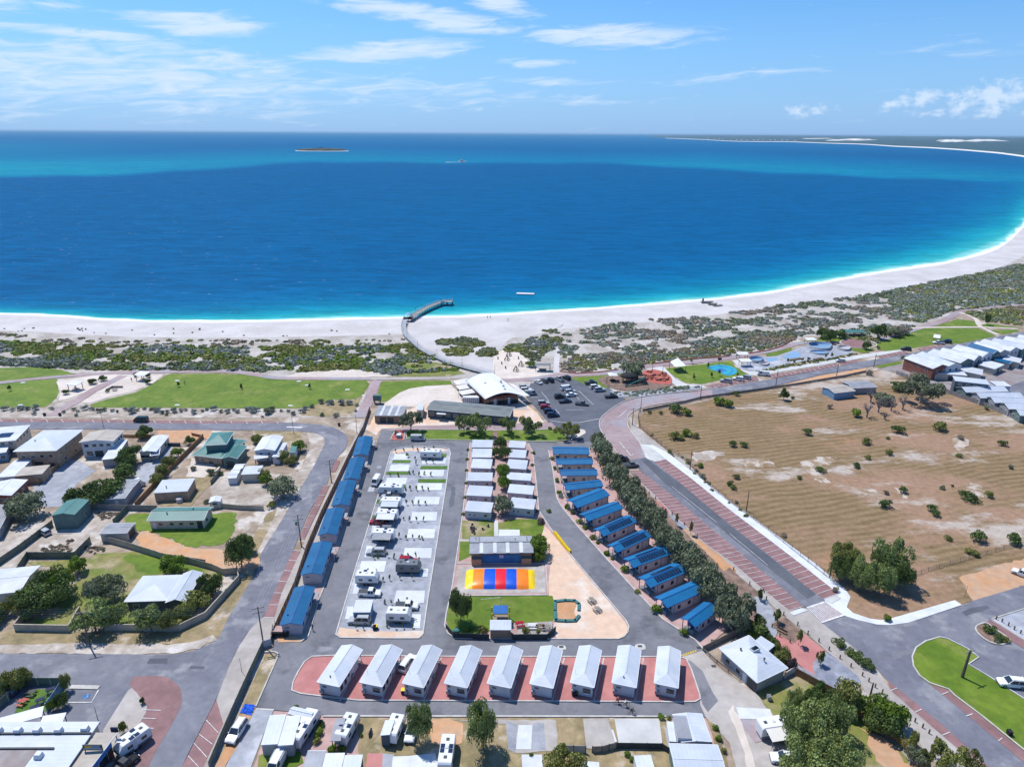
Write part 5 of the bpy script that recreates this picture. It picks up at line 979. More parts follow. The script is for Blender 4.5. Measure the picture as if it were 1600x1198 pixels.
# six long blue-roofed cabins along the left fence
for i, (A_, B_, C_) in enumerate([((551,711),(574,712),(582,683)), ((536,748),(559,750),(570,716)), ((518,789),(544,791),(556,752)), ((497,835),(525,836),(538,795)), ((470,897),(502,898),(519,848)), ((437,976),(471,976),(492,917))]):
    o_ = ['farthest', 'second farthest', 'third farthest', 'third nearest', 'second nearest', 'nearest'][i]
    r, ro, X, Y = bld('cabin', f'{o_} dark-blue-roofed cabin in the row along the left timber fence', 'cabin', A_, B_, C_, 3.0, 'gable', 'y', .55, 'w_lilac', 'r_blue', .3,
        {'s': WN((-.45, 1.2, .45, 1.9)), 'e': WN((-.7, .9, 1.1, 1.0), (-.2, 1.1, 1.0, 1.1), (.35, 1.3, 1.0, 1.1))+[(.72, .9, 2.1, .1, 'door')]}, 'trimblue', {'e': 0} if 0 else {}, 'dark-blue-roofed cabins in the left row')
    MB().box(X-.25, X+1.1, Y*.45, Y*.8, 2.3, 2.4).build('porch_roof', 'w_grey', r)
    for yy in (Y*.46, Y*.79): MB().box(X+.98, X+1.06, yy-.04, yy+.04, 0, 2.3).build('post', 'w_white', r)
    MB().box(-X*.55-.15, -X*.55+.15, -Y*.55-.15, -Y*.55+.15, 3.1, 3.55, top=(.04, .04)).build('roof_vent', 'trimblue', r)
# twelve blue cabins with verandas on the right
RCB = [((864,709),(921,709),(919,698)), ((870,727),(926,723),(923,714)), ((877,746),(933,739),(930,729.6)), ((886,768),(941,757),(934,747)), ((899,791),(956,775),(938,764)), ((918,813),(975,794),(960,784)),
 ((941,836),(997,816),(981,806)), ((962,861),(1020,839),(1004,829)), ((989,886),(1049,865),(1032,852)), ((1015,917),(1074,893.6),(1054,879)), ((1042,949),(1100,923),(1080,908)), ((1080,976),(1128,956),(1106,943))]
ORD = ['first', 'second', 'third', 'fourth', 'fifth', 'sixth', 'seventh', 'eighth', 'ninth', 'tenth', 'eleventh', 'twelfth', 'thirteenth', 'fourteenth', 'fifteenth', 'sixteenth', 'seventeenth', 'eighteenth', 'nineteenth', 'twentieth']
for i, (A_, B_, C_) in enumerate(RCB):
    sol = 6 <= i <= 9
    tag_ = f'bright-blue-roofed cabin with rows of solar panels, {ORD[i-6]} of the four panelled ones from far' if sol else f'bright-blue-roofed veranda cabin with plain roof, {ORD[i] if i < 6 else ("second nearest" if i == 10 else "nearest")} {"from the far end" if i < 6 else ""} of the right row'
    a3, b3, c3 = P(*A_, 3), P(*B_, 3), P(*C_, 3)
    r, ro, X, Y = bld('cabin', tag_.replace('  ', ' '), 'cabin', A_, B_, C_, 3.0, 'gable', 'x', .75, 'w_lilac' if i > 3 else 'w_cream', 'r_sky', .25,
        {'s': WN((-.6, 1.1, 1.2, .9), (.1, 1.1, 1.2, .9))+[(-.92, .12, 2.7, .1, 'door'), (.45, .12, 2.7, .1, 'door'), (.95, .12, 2.7, .1, 'door')], 'w': WN((-.5, 1.0, 1.2, .9))+[(.35, 1.6, 2.1, .1, 'door')]}, 'trimblue', {'w': 2.0}, 'bright-blue-roofed cabins in the right row')
    if sol:
        panels(r, X, Y, 3, .75, 'x', 10 if i != 6 else 9, -.55, .82, .18, .82, -1); panels(r, X, Y, 3, .75, 'x', 8, -.5, .65, .45, .92, 1)
    # the veranda roof steps forward a little lower in front
    if i > 3: MB().box(-X*.62-.06, -X*.62+.06, -Y, Y, 3.0+.0, 3.06).build('roof_joint', 'trimblue', ro)
# white skillion cabins, two columns of six
LC = [((737,697),(769,700),(770,689.6)), ((737,712),(768,716),(769,704)), ((735.6,729),(767,733),(769.6,720)), ((730,748.6),(769,752.6),(770,741)), ((728.6,772),(767,776),(770.4,762)), ((726,796.4),(767,801),(771,787))]
RC2 = [((794,698),(820,700),(822,691)), ((795,713),(821,716),(823,705)), ((791,730),(822,733.6),(825,721)), ((791,747),(829,751.6),(831,742)), ((793,768),(832,773),(835,761)), ((795,791),(834,796),(838,782))]
for nm, LL in (('left', LC), ('right', RC2)):
    for i, (A_, B_, C_) in enumerate(LL):
        bld('cabin', f'small flat-roofed {"pale blue" if i in (0, 1, 2) else "white"} cabin, {ORD[i]} from the sea in the {nm} column of six', 'cabin', A_, B_, C_, 2.75, 'skill', 'x', .25, 'w_lilac' if i not in (5,) else 'w_green' if 0 else 'w_white', 'r_pale', .12,
            {'s': WN((-.62, .6, .6, 1.2), (-.25, .6, .6, 1.2), (.6, 1.0, .8, 1.1)), 'e': WN((-.3, .8, .8, 1.1))+[(.4, .85, 2.0, .1, 'door')]}, 'trimwhite', {}, f'small white cabins in the {nm} column')
# nine grey-roofed cabins in the front row
FR_ = [((495,1065),(530,1072),(567,1014)), ((561.6,1065),(597,1072),(629,1014)), ((628,1067),(662,1073),(691,1014)), ((694,1067),(730,1073.6),(753.6,1015)), ((761,1067),(798,1074),(817,1015)), ((827.6,1067.6),(864,1074),(879,1015)), ((891,1066),(928,1073),(940,1015)), ((956,1066),(994,1073.6),(1001.6,1015)), ((1022,1067),(1059.6,1073.6),(1063.6,1016))]
for i, (A_, B_, C_) in enumerate(FR_):
    r, ro, X, Y = bld('cabin', f'{ORD[i]} from the left of the nine pale-grey-roofed cabins on red paving', 'cabin', A_, B_, C_, 3.0, 'hipnear', 'y', .75, 'w_white', 'r_pale', .28,
        {'s': (WN((-.5, .9, .45, 1.7)) if i in (0, 4, 5, 7) else WN((-.72, .5, .5, 1.9), (.45, 1.5, 1.1, 1.0))), 'e': WN((-.75, 1.0, 1.2, .9), (-.35, .9, 1.2, .9), (.0, .7, .6, 1.5))+[(.45, .9, 2.1, .1, 'door')]}, 'trimwhite', {'n': 1.6}, 'pale-grey-roofed cabins of the front row', fr='w_grey')
    if i in (0, 7): MB().tube((-X*.1, -Y*.72, 3.2), (-X*.1, -Y*.72, 3.75), .12, n=8).build('roof_vent', 'darkmetal', r)
    else: MB().tube((-X*.75, -Y*.55, 3.1), (-X*.75, -Y*.55, 4.3), .025, n=4).build('antenna', 'steel', r)
    MB().box(-X*.85, -X*.55, -Y-.12, -Y+.2, .5, 1.3).build('gas_box', 'w_grey', r)
# camp kitchen and its neighbours
r, ro, X, Y = bld('camp_kitchen', 'long camp kitchen with mottled grey sheet roof and blue mural wall', 'building', (733,864),(834,864),(831,837.5), 3.4, 'gable', 'x', .7, 'w_brown', 'r_grey', .5, {}, 'trimdark', {}, None)
x0, x1, y0 = -X+.5, X-.5, -Y+.5
MB().box(x0+2.6, x1-2.6, y0-.06, y0+.02, .3, 2.7).build('mural', 'mural', r); MB().box(-.5, .5, y0-.1, y0-.07, 1.7, 2.6).build('sign', 'w_white', r)
for s in (-1, 1): MB().box(s*(x1-1.3)-1.2, s*(x1-1.3)+1.2, y0-1.0, y0+.01, 0, 2.0).build('wing_wall', 'w_brown', r)
for k in range(9):
    xx = -X+.7+k*(2*X-1.4)/8
    if k % 2: MB().box(xx-.45, xx+.45, -Y*.96, -Y*.96+.05, 3.46, 3.50).build('x', 'r_whiteX', r) if 0 else None
for k, xx in enumerate((-.62, -.2, .2, .62)): m = MB(); slab(m, [[(xx*X-.45,-Y+.05,3.51),(xx*X+.45,-Y+.05,3.51),(xx*X+.45,-.2,4.17),(xx*X-.45,-.2,4.17)]], .05); m.build('skylight', 'r_whiteY', r)
for xx, yy in ((-.8,.5),(-.7,.3),(.82,.5),(.82,.25),(-.7,.62),(.45,.35)): MB().tube((xx*X, yy*Y, 3.5), (xx*X, yy*Y, 4.5), .1, n=7).build('flue', 'w_cream' if xx != .45 else 'yellowpaint', r)
def shelter(name, label, A_, B_, C_, h, rm, posts=4, cat='shelter', rh=.3, roof='skill', pm='trimdark', t=.1, ridge='x', group=None, extra=None):
    o, Wd, Ln, rz = rect3(A_, B_, C_, h); X, Y = Wd/2, Ln/2; r = empty(name, o, rz); meta(r, label, cat, group); m = MB()
    if roof == 'skill': slab(m, [[(-X,-Y,h),(X,-Y,h),(X,Y,h+rh),(-X,Y,h+rh)]], t)
    else: slab(m, [[(-X,-Y,h),(X,-Y,h),(X,0,h+rh),(-X,0,h+rh)], [(-X,0,h+rh),(X,0,h+rh),(X,Y,h),(-X,Y,h)]], t)
    m.build('roof', rm, r)
    for sx in (-1, 1):
        for sy in (-1, 1): MB().box(sx*(X-.25)-.06, sx*(X-.25)+.06, sy*(Y-.25)-.06, sy*(Y-.25)+.06, -.1, h).build('post', pm, r)
    return r, X, Y
shelter('shade_shelter', 'flat white shade roof standing behind the camp kitchen', (779,839),(812,839),(812,828.5), 2.9, 'sailwhite')
r, ro, X, Y = bld('hut', 'small brown hut with pale blue roof beside the blue play tower', 'hut', (765,983),(799,983),(799,970.5), 2.7, 'skill', 'x', .35, 'w_brown', 'r_pale', .15, {'s': []}, 'trimwhite')
# play tower with blue cover behind the hut
r = empty('play_tower', P(782, 976)); meta(r, 'play tower with blue cover and yellow frame behind the brown hut', 'play tower')
for sx in (-1.9, 1.9):
    for sy in (0, 1.9): MB().box(sx-.1, sx+.1, sy-.1, sy+.1, 0, 3.2 if sy else 3.0).build('post', 'yellowpaint', r)
MB().box(-1.9, 1.9, -.06, .06, 2.9, 3.05).build('beam', 'yellowpaint', r); m = MB(); slab(m, [[(-1.6,-.3,3.3),(1.6,-.3,3.3),(1.6,1.9,3.7),(-1.6,1.9,3.7)]], .1); m.build('cover', 'sailblue', r); MB().box(-1.7, 1.7, 0, 1.8, 1.2, 1.3).build('platform', 'w_brown', r)
# ablution block and long low hall by the lawn
r, ro, X, Y = bld('garage', 'brown double garage with striped grey-white roof at the park entry', 'garage', (584,649),(630,649),(636,635), 3.2, 'skill', 'x', .3, 'w_brown', 'r_grey', .2, {'s': [(-.42, 2.3, 2.2, .1, 'opening'), (.12, 2.3, 2.2, .1, 'opening')]}, 'trimwhite')
for xx in (-.55, 0, .5): m = MB(); slab(m, [[(xx*X-.45,-Y+.05,3.26),(xx*X+.45,-Y+.05,3.26),(xx*X+.45,Y-.05,3.56),(xx*X-.45,Y-.05,3.56)]], .05); m.build('skylight', 'r_whiteY', r)
r, ro, X, Y = bld('hall', 'long low hall with dark green-grey roof behind the row of gum trees', 'building', (660,645.5),(800,644.5),(808,630), 3.6, 'gable', 'x', .7, 'w_dark', 'r_dgrey', .5, {'s': WN(*[(u/10, 1.6, 1.4, 1.0) for u in range(-9, 10, 2)])}, 'trimwhite')
MB().box(-X*.72, -X*.5, -Y-1.6, -Y+.2, 2.7, 2.8).build('entry_canopy', 'r_whiteX', r)
bld('store_room', 'small white-roofed store room against the dark long hall', 'building', (651,641),(661,641),(663,630.5), 3.1, 'flat', 'x', .1, 'w_cream', 'r_pale', .1, {'s': []})
r = empty('shipping_container', P(736, 629)); meta(r, 'white container standing in front of the wavy-roofed cafe', 'container'); MB().box(-3.2, 3.2, -1.2, 1.2, .1, 2.6).build('body', 'w_white', r)
for k in range(8): MB().box(-3.0+k*.8, -2.8+k*.8, -1.24, -1.19, .3, 2.4).build('rib', 'w_grey', r)
# cafe with the swept white roof
q = [P(727,588,7), P(769,581,5.2), P(818,616,4.5), P(758,624,4.0)]; c0 = sum(q, Vector())/4; c0.z = 0; r = empty('cafe', c0); meta(r, 'beach cafe under a large swept wavy white roof', 'cafe')
nu, nv = 10, 18; v = []
for i in range(nu+1):
    for j in range(nv+1):
        a, b = i/nu, j/nv; p = q[0].lerp(q[3], b).lerp(q[1].lerp(q[2], b), a); z = 4.2+1.9*math.sin(a*math.pi*1.05)*(.6+.4*b)+1.5*(1-b)*.7; v.append(Vector((p.x, p.y, z))-c0)
k_ = len(v); vv = v+[p-Vector((0, 0, .25)) for p in v]; f = []
for i in range(nu):
    for j in range(nv): a = i*(nv+1)+j; f += [(a, a+nv+1, a+nv+2, a+1), (k_+a, k_+a+1, k_+a+nv+2, k_+a+nv+1)]
ring = [i*(nv+1) for i in range(nu+1)]+[nu*(nv+1)+j for j in range(1, nv+1)]+[i*(nv+1)+nv for i in range(nu-1, -1, -1)]+[j for j in range(nv-1, 0, -1)]
f += [(ring[i], ring[(i+1) % len(ring)], k_+ring[(i+1) % len(ring)], k_+ring[i]) for i in range(len(ring))]
mobj('roof', vv, f, 'sailwhite', r, smooth=True)
w = MB(); g = [(p-c0) for p in q]; ins = [x_*.82 for x_ in g]
base = [Vector((p.x, p.y, 0)) for p in ins]; tp = [4.6, 4.4, 3.9, 3.7]
w.add([tuple(p) for p in base]+[(p.x, p.y, t_) for p, t_ in zip(base, tp)], [(0,3,2,1),(4,5,6,7)]+[(i, (i+1) % 4, 4+(i+1) % 4, 4+i) for i in range(4)][::1]); w.build('wall', 'w_redbrick', r)
a, b = base[3], base[2]; d_ = (b-a).normalized(); nrm = Vector((d_.y, -d_.x, 0))
for t in range(9): p = a.lerp(b, (t+.5)/9)+nrm*.06; m = MB(); m.box(-.9, .9, -.05, .05, .4, 3.0); o = m.build('window', 'glass' if t not in (2, 6) else 'w_white', r); o.location = p; o.rotation_euler = (0, 0, math.atan2(d_.y, d_.x))
for s_, t_ in ((.35, .45), (.7, .7), (.62, .85), (.8, .5)): p = q[0].lerp(q[3], t_).lerp(q[1].lerp(q[2], t_), s_)-c0; MB().box(p.x-.4, p.x+.4, p.y-.4, p.y+.4, 4.8, 6.3).build('roof_vent', 'steel', r)
for k in range(3):      # shade sails on the terrace
    A_ = (709+4*k, 603-5.0*k+4); y0 = 594+8*k
    vs = [P(708+4*k, y0+1, 3.2), P(731+4*k, y0-3, 3.8), P(738+3*k, y0+3, 3.4), P(714+4*k, y0+7, 3.0)]; c_ = vs[0].copy(); c_.z = 0
    rr = empty('shade_sail', c_); meta(rr, f'beige shade sail on the cafe terrace, {["farthest", "middle", "nearest"][k]} of three left of the roof', 'shade sail', 'shade sails on the cafe terrace')
    m = MB(); slab(m, [[p-c_ for p in vs][::-1]], .05); m.build('sail', 'sail', rr)
    for p in vs: MB().tube(Vector((p.x, p.y, 0))-c_, p-c_, .07, n=5).build('post', 'trimwhite', rr)
for k in range(3):
    vs = [P(794+8*k, 598+7*k, 3.4), P(803+8*k, 600+6*k, 3.2), P(812+8*k, 606+6*k, 3.0), P(802+8*k, 605+7*k, 3.4)]; c_ = vs[0].copy(); c_.z = 0
    rr = empty('shade_sail', c_); meta(rr, f'small pale shade sail right of the cafe roof, {["farthest", "middle", "nearest"][k]} of three', 'shade sail', 'shade sails on the cafe terrace')
    m = MB(); slab(m, [[p-c_ for p in vs][::-1]], .05); m.build('sail', 'sail', rr)
    for p in vs: MB().tube(Vector((p.x, p.y, 0))-c_, p-c_, .06, n=5).build('post', 'trimwhite', rr)
# ---- houses of the left-hand town
W3 = {'s': WN((-.7, 1.3, 1.0, 1.0), (-.2, 1.3, 1.0, 1.0), (.25, 1.3, 1.0, 1.0), (.7, 1.3, 1.0, 1.0)), 'e': WN((-.5, 1.2, 1, 1), (.4, 1.2, 1, 1))}
W6 = {'s': WN((-.7, 1.4, 1.1, 3.6), (-.2, 1.4, 1.1, 3.6), (.25, 1.4, 1.1, 3.6), (.7, 1.4, 1.1, 3.6), (-.6, 2.0, 1.6, .6), (.65, 2.2, 1.8, .4))+[(0, 2.6, 2.1, .1, 'opening')], 'e': WN((-.7, 1.2, 1.0, 3.7), (-.3, 1.2, 1.0, 3.7), (.15, 1.2, 1.0, 3.7), (.6, 1.2, 1.0, 3.7), (-.5, 1.2, 1, 1), (.3, 1.2, 1, 1))}
r, ro, X, Y = bld('house', 'white-roofed modern house with solar panels at the far left edge', 'house', (-32,690),(22,690),(46,668), 5.2, 'skill', 'x', .5, 'w_cream', 'r_white', .4, W6); panels(r, X, Y, 5.2, .5, 'x', 5, -.15, .42, .3, .85) if 0 else None
for k in range(8): m = MB(); a = -X*.25+.95*(k % 4)*1.05; b = -Y*.5+1.7*(k//4)*1.05; z = lambda yy: 5.2+.5*(yy+Y)/(2*Y)+.08; slab(m, [[(a,b,z(b)),(a+.95,b,z(b)),(a+.95,b+1.6,z(b+1.6)),(a,b+1.6,z(b+1.6))]], .05); m.build('solar_panel', 'solar', r)
bld('house_wing', 'low blue-walled wing with white roof below the solar-panelled house', 'building', (-30,709),(8,709),(17,692), 3.2, 'skill', 'x', .3, 'w_blue', 'r_white', .25, W3)
bld('house', 'large two-storey brick house with pale hipped roof', 'house', (22,704),(86,705),(129,672), 6.2, 'hip', 'y', 1.5, 'w_brick', 'r_pale', .5, W6, vents=1)
bld('house', 'two-storey white house with tan roof behind the bare gravel yard', 'house', (125,689.5),(175,690.5),(192,674), 5.6, 'gable', 'y', .7, 'w_white', 'r_tan', .4, W6)
bld('shed', 'long narrow white-roofed shed beside the tan-roofed white house', 'shed', (160,716),(179,717.5),(199,689), 2.9, 'skill', 'x', .25, 'w_grey', 'r_white', .15, {'s': []})
bld('house', 'low house with bright white roof right of the dark trees', 'house', (217,706),(243,706.5),(264,681), 3.1, 'gable', 'y', .5, 'w_cream', 'r_white', .3, W3)
r, X, Y = shelter('carport', 'small flat carport with solar panels by the white-roofed house', (234,711),(249,711.5),(251,702), 2.6, 'r_paleX')
for k in range(4): MB().box(-X*.8+k*X*.4, -X*.8+k*X*.4+X*.36, -Y*.7, Y*.7, 2.95, 3.0).build('solar_panel', 'solar', r)
bld('shed', 'white-roofed garage below the big brick house at far left', 'garage', (-4,744),(22,745),(49,720), 3, 'skill', 'x', .3, 'w_white', 'r_white', .2, {'s': [(0, 2.2, 2.1, .1, 'garage')]})
bld('garage', 'brick garage with flat tan roof beside the brick boundary wall', 'garage', (24,742.5),(64,743),(77,728.5), 3, 'flat', 'x', .1, 'w_brick', 'r_tan', .15, {'s': WN((-.4, .5, .5, 2.2), (.4, .5, .5, 2.2))})
bld('house', 'white-roofed dark-walled house behind the big grey tree', 'house', (-28,775),(15,776),(41,751), 3, 'gable', 'y', .6, 'w_redbrick', 'r_white', .3, W3)
bld('house', 'grey-roofed house with long blank side wall at the left edge', 'house', (-45,828),(-4,832),(16,794), 3.0, 'gable', 'y', .9, 'w_grey', 'r_grey', .25, W3)
bld('shed', 'long open shed with weathered pale grey roof', 'shed', (148,778.5),(194,779.5),(219,749.5), 2.9, 'gable', 'x', .3, 'w_grey', 'r_grey', .3, {'s': [(.4, .9, 2.0, .1, 'door')], 'e': []})
bld('shed', 'tall green sheet-metal shed with sea-green gable roof', 'shed', (82,804),(115,805),(138,781.5), 4.4, 'gable', 'y', .6, 'w_green', 'r_green', .06, {'e': WN((.3, .8, 1.6, .8)), 's': []}, trim='r_greenX')
area('concrete_slab', [(84,829),(113,829),(110,834),(78,834)], 'concbeige', 4)
bld('garage', 'low brick garage with light skillion roof behind the green-roofed house', 'garage', (241,768),(292,768.5),(304,750), 3.1, 'skill', 'x', .3, 'w_brick', 'r_pale', .12, {'s': []}, vents=1)
bld('house', 'long cream house with sea-green sheet roof on a lawn', 'house', (230,812),(318,813),(333,792.5), 3.0, 'gable', 'x', 1.0, 'w_cream', 'r_green', .5, {'s': WN((-.62, 1.3, .9, 1.1), (-.2, 1.2, .9, 1.1), (.15, 1.2, .9, 1.1), (.55, 1.3, .9, 1.1))+[(-.85, .9, 2.1, .1, 'door'), (.85, 1.4, 2.2, .1, 'opening')], 'e': WN((-.3, 1.2, 1, 1))}, vents=2)
bld('shed', 'small grey-roofed shed with open side by the orange driveway', 'shed', (156,832),(197,833.5),(211,817.5), 2.7, 'gable', 'x', .25, 'w_cream', 'r_grey', .15, {'e': [(0, 3, 2.0, .1, 'opening')], 's': []})
bld('house', 'wide green hipped-roof house with pink brick walls', 'house', (295,713),(350,713.5),(389,685), 3.0, 'hip', 'x', 1.4, 'w_brick', 'r_green', .6, {'s': WN((-.8, 1.0, 1.6, .4), (-.4, 1.4, 1.2, .8), (.2, 2.0, 1.8, .3), (.7, 1.0, 1.2, .8))})
bld('upper_storey', 'upper green hipped roof level rising out of the wide green-roofed house', 'building', (319,694.5),(353,695),(365,675), 5.9, 'hip', 'x', 1.2, 'w_green', 'r_green', .5, W3)
bld('garage', 'green gabled garage in front of the green-roofed house', 'garage', (346,716),(370,716.5),(386,697), 3.3, 'gable', 'y', .8, 'w_green', 'r_green', .3, {'s': [(0, 2.4, 2.1, .1, 'opening')]})
bld('house', 'white house with weathered white gable roof at the street bend', 'house', (397,703.5),(429,704.5),(442,682.5), 4.0, 'gable', 'y', .7, 'w_white', 'r_white', .3, {'s': WN((-.4, 1.2, .8, 2.4), (.4, 1.2, .8, 2.4)), 'e': WN((0, 1.2, 1, 1.5))})
shelter('awning_shelter', 'low white awning in front of the white street-bend house', (397,716),(419,716),(419,711), 2.5, 'r_whiteX')
bld('annex', 'white side annex right of the white street-bend house', 'building', (425,713),(436,713.5),(449,693), 2.8, 'skill', 'x', .2, 'w_white', 'r_white', .15, {'s': []})
bld('shed', 'narrow teal-roofed shed at the end of the white annex', 'shed', (452,706),(461,706.5),(466,694), 2.7, 'skill', 'x', .2, 'w_white', 'r_green', .12, {'s': []})
for k, (A_, B_, C_) in enumerate([((356,746),(369,747),(373,739)), ((360,738.5),(373,739),(377,732)), ((365,731),(379,731.5),(383,725))]):
    bld('garden_shed', f'small white garden shed, {["nearest", "middle", "farthest"][k]} of three beside the cream shed', 'shed', A_, B_, C_, 2.3, 'gable', 'x', .3, 'w_white', 'r_white', .08, {'s': []}, group='white garden sheds')
bld('shed', 'cream shed with pale roof on the white sand yard', 'shed', (377,740),(405,740.5),(411,729), 2.8, 'skill', 'x', .25, 'w_cream', 'r_pale', .12, {'s': []})
bld('garden_shed', 'tiny white shed with open dark door at the yard fence', 'shed', (327,783.5),(343,784.5),(346,776), 2.2, 'gable', 'y', .35, 'w_white', 'r_white', .08, {'s': [(0, 1.1, 1.7, .1, 'opening')]})
bld('house', 'low pale-grey hipped house among trees behind the cream wall', 'house', (195,938),(262,939),(288,899), 3.0, 'hip', 'x', .9, 'w_dark', 'r_pale', .4, {'s': WN((-.6, 1.4, 1.1, .9), (.2, 1.4, 1.1, .9))})
bld('house_wing', 'pale-grey gabled wing at the right end of the low hipped house', 'building', (259,940),(289,941),(316,895), 3.3, 'gable', 'y', .8, 'w_dark', 'r_pale', .4, {'s': WN((0, 1.4, 1.1, .9))})
bld('house', 'white sheet-roofed house at the left edge beside the big green tree', 'house', (-32,926),(28,928),(60,887), 3.0, 'gable', 'x', .7, 'w_cream', 'r_white', .4, {'s': WN((-.3, 1.4, 1.1, .9), (.4, 1.4, 1.1, .9))}, vents=1)
# shops at the bottom left
r, ro, X, Y = bld('shop', 'flat-roofed shop building with long white parapet roof, bottom left corner', 'shop', (-120,1240),(79,1240),(156,1128), 4.6, 'flat', 'y', .1, 'w_cream', 'r_pale', .3, {'e': WN((.5, 2.5, 1.8, .6), (.8, 2.5, 1.8, .6))}, low=False)
for (a, b, c_, d_) in ((0, 1, .80, .82), (0, 1, .58, .60)): MB().box(-X, X*(1 if c_ > .7 else .55), -Y+2*Y*c_, -Y+2*Y*d_, 4.6, 5.05).build('parapet', 'trimdark', r)
MB().box(-X, X*.28, -Y, Y*.22, 4.76, 4.80).build('gravel_roof', 'estate', r)
for xx, yy in ((-.62, .68), (-.28, .68), (.42, .68), (.86, .72), (.40, -.05), (.05, .68)): MB().box(xx*X-.6, xx*X+.6, yy*Y-.5, yy*Y+.5, 4.78, 5.6, top=(.12, .12)).build('air_conditioner', 'w_white' if xx < .8 else 'sailwhite', r)
r2, ro2, X2, Y2 = bld('shop_awning', 'tan slatted front canopy of the corner shop beside the brick parking', 'canopy', (72,1240),(112,1240),(184,1145), 4.2, 'skill', 'y', .25, 'w_redbrick', 'r_tan', .8, {'e': WN((-.4, 2.2, 2.0, .4), (0, 2.2, 2.0, .4), (.5, 2.2, 2.0, .4))})
MB().box(X2-.02, X2+.1, -Y2, Y2*.7, 3.5, 4.3).build('fascia', 'sailblue', r2)
# sign board on the canopy roof
p0, p1 = P(131, 1171, 4.6), P(161, 1171, 4.6); d_ = p1-p0; r = empty('sign_board', (p0+p1)/2, math.atan2(d_.y, d_.x)); hl = d_.length/2; meta(r, 'dark roof sign board with yellow and blue lettering on the shop canopy', 'sign')
MB().box(-hl, hl, -.08, .08, 0, 1.15).build('board', 'trimdark', r); MB().box(-hl+.05, hl-.05, -.1, -.085, .28, .46).build('stripe', 'w_white', r)
for k in range(9): MB().box(-hl+.35+k*(hl*2-.7)/9, -hl+.35+k*(hl*2-.7)/9+.27, -.105, -.085, .62, .98).build('letter_block', 'yellowpaint' if k < 4 else 'w_blue', r)
for s in (-1, 1): MB().box(s*hl*.9-.05, s*hl*.9+.05, 0, .1, -.5, 0).build('post', 'trimdark', r)
r = empty('pylon_sign', P(187, 1170)); meta(r, 'small dark sign on a pole at the canopy corner', 'sign'); MB().tube((0, 0, 0), (0, 0, 4.2), .07, n=6).build('post', 'darkmetal', r); MB().box(-.6, .6, -.1, .1, 4.0, 5.0).build('board', 'cl_navy', r)
shelter('patio_roof', 'white flat patio roof over the courtyard, left half', (-20,1131),(62,1131),(66,1116), 3.2, 'r_whiteX'); shelter('patio_roof', 'white flat patio roof over the courtyard, right half', (62,1131),(96,1131),(103,1117), 3.2, 'r_whiteX')
# hipped house at the lower right
r, ro, X, Y = bld('house', 'pale grey hipped house with glass roof lantern, right of the cabins', 'house', (1124,1012),(1183,1066),(1231,1043), 3.1, 'hip', 'x', 1.3, 'w_grey', 'r_pale', .4, {'s': WN((-.6, 1.2, 1.1, .9), (.0, 1.2, 1.1, .9))+[(.35, .9, 2.1, .1, 'door'), (.78, 2.4, 2.2, .05, 'opening')], 'e': []}, vents=2)
MB().box(-X*.22, X*.0, -.1, Y*.42, 4.0, 4.75).build('lantern_base', 'trimwhite', r); MB().box(-X*.22+.1, X*.0-.1, 0, Y*.42-.1, 4.75, 5.2, top=(.6, .5)).build('roof_lantern', 'glass', r)
bld('shed', 'small pale-roofed shed behind the hipped grey house', 'shed', (1179,1001),(1200,1017),(1210,1009.5), 2.8, 'skill', 'x', .2, 'w_grey', 'r_pale', .1, {'s': []})
# ---- bottom row of annexes and park homes
bld('annex', 'big three-bay van annex with white and grey roofs, bay of ribbed grey roof', 'annex', (408,1161),(434,1162),(447,1118), 2.9, 'skill', 'x', .15, 'w_grey', 'r_pale', .08, {'s': []}); bld('annex', 'middle bright white bay of the three-bay van annex', 'annex', (434.5,1162),(458,1163),(470,1119), 3.0, 'skill', 'x', .1, 'w_grey', 'r_white', .08, {'s': []})
bld('annex', 'low pale roof across the far end of the three-bay annex', 'annex', (447,1118.5),(488,1117),(495,1106.5), 2.9, 'gable', 'x', .3, 'w_white', 'r_pale', .08, {'s': []})
def van(x, y, hd, label, **k): return caravan(x, y, hd, label, **k)
van(478, 1146, 14, 'long white caravan with roof boxes forming the right bay of the annex', L_=7.2, H_=2.8, solar=2, group=None)
shelter('awning', 'ribbed grey awning roof on the left of a white caravan', (516,1157),(532,1157),(540,1124), 2.7, 'r_greyY'); van(544, 1147, 12, 'white caravan with black roof hatches beside the ribbed grey awning', L_=5.8, H_=2.7, solar=3, group=None)
van(618, 1146, 10, 'white pop-top caravan with grey canvas annex, near the gum tree', L_=5.2, H_=2.6, awn=None, group=None); bld('tent_annex', 'canvas annex with white roof and dark walls beside the pop-top caravan', 'tent', (594,1150),(609,1148),(617,1124), 2.6, 'skill', 'y', .4, 'w_dark', 'r_white', .06, {'s': []})
van(699, 1186, 2, 'white motorhome with solar panels at the bottom edge between two gum trees', L_=6.6, H_=2.8, solar=4, group=None)
for k, (A_, B_, C_, rm, w_) in enumerate([((470,1206),(500,1206),(510,1173), 'r_grey', 'grey'), ((501,1206),(532,1206),(539,1177), 'r_white', 'white'), ((533,1206),(562,1206),(567,1180), 'r_pale', 'light grey')]):
    bld('annex', f'{w_}-roofed annex at the bottom edge, {["left", "middle", "right"][k]} of three joined roofs', 'annex', A_, B_, C_, 2.8, 'skill', 'x', .1, 'w_dark', rm, .08, {'s': []})
bld('park_home', 'large park home with ribbed pale blue roof at the bottom edge', 'park home', (1057,1215),(1137,1215),(1121,1162), 3.0, 'gable', 'x', .4, 'w_green', 'r_pale', .2, {'e': []}); bld('park_home', 'rear part of the park home with pale ribbed roof, beside the lane', 'park home', (1064,1156),(1113,1161),(1097,1117), 3.0, 'gable', 'y', .3, 'w_white', 'r_pale', .15, {'e': []})
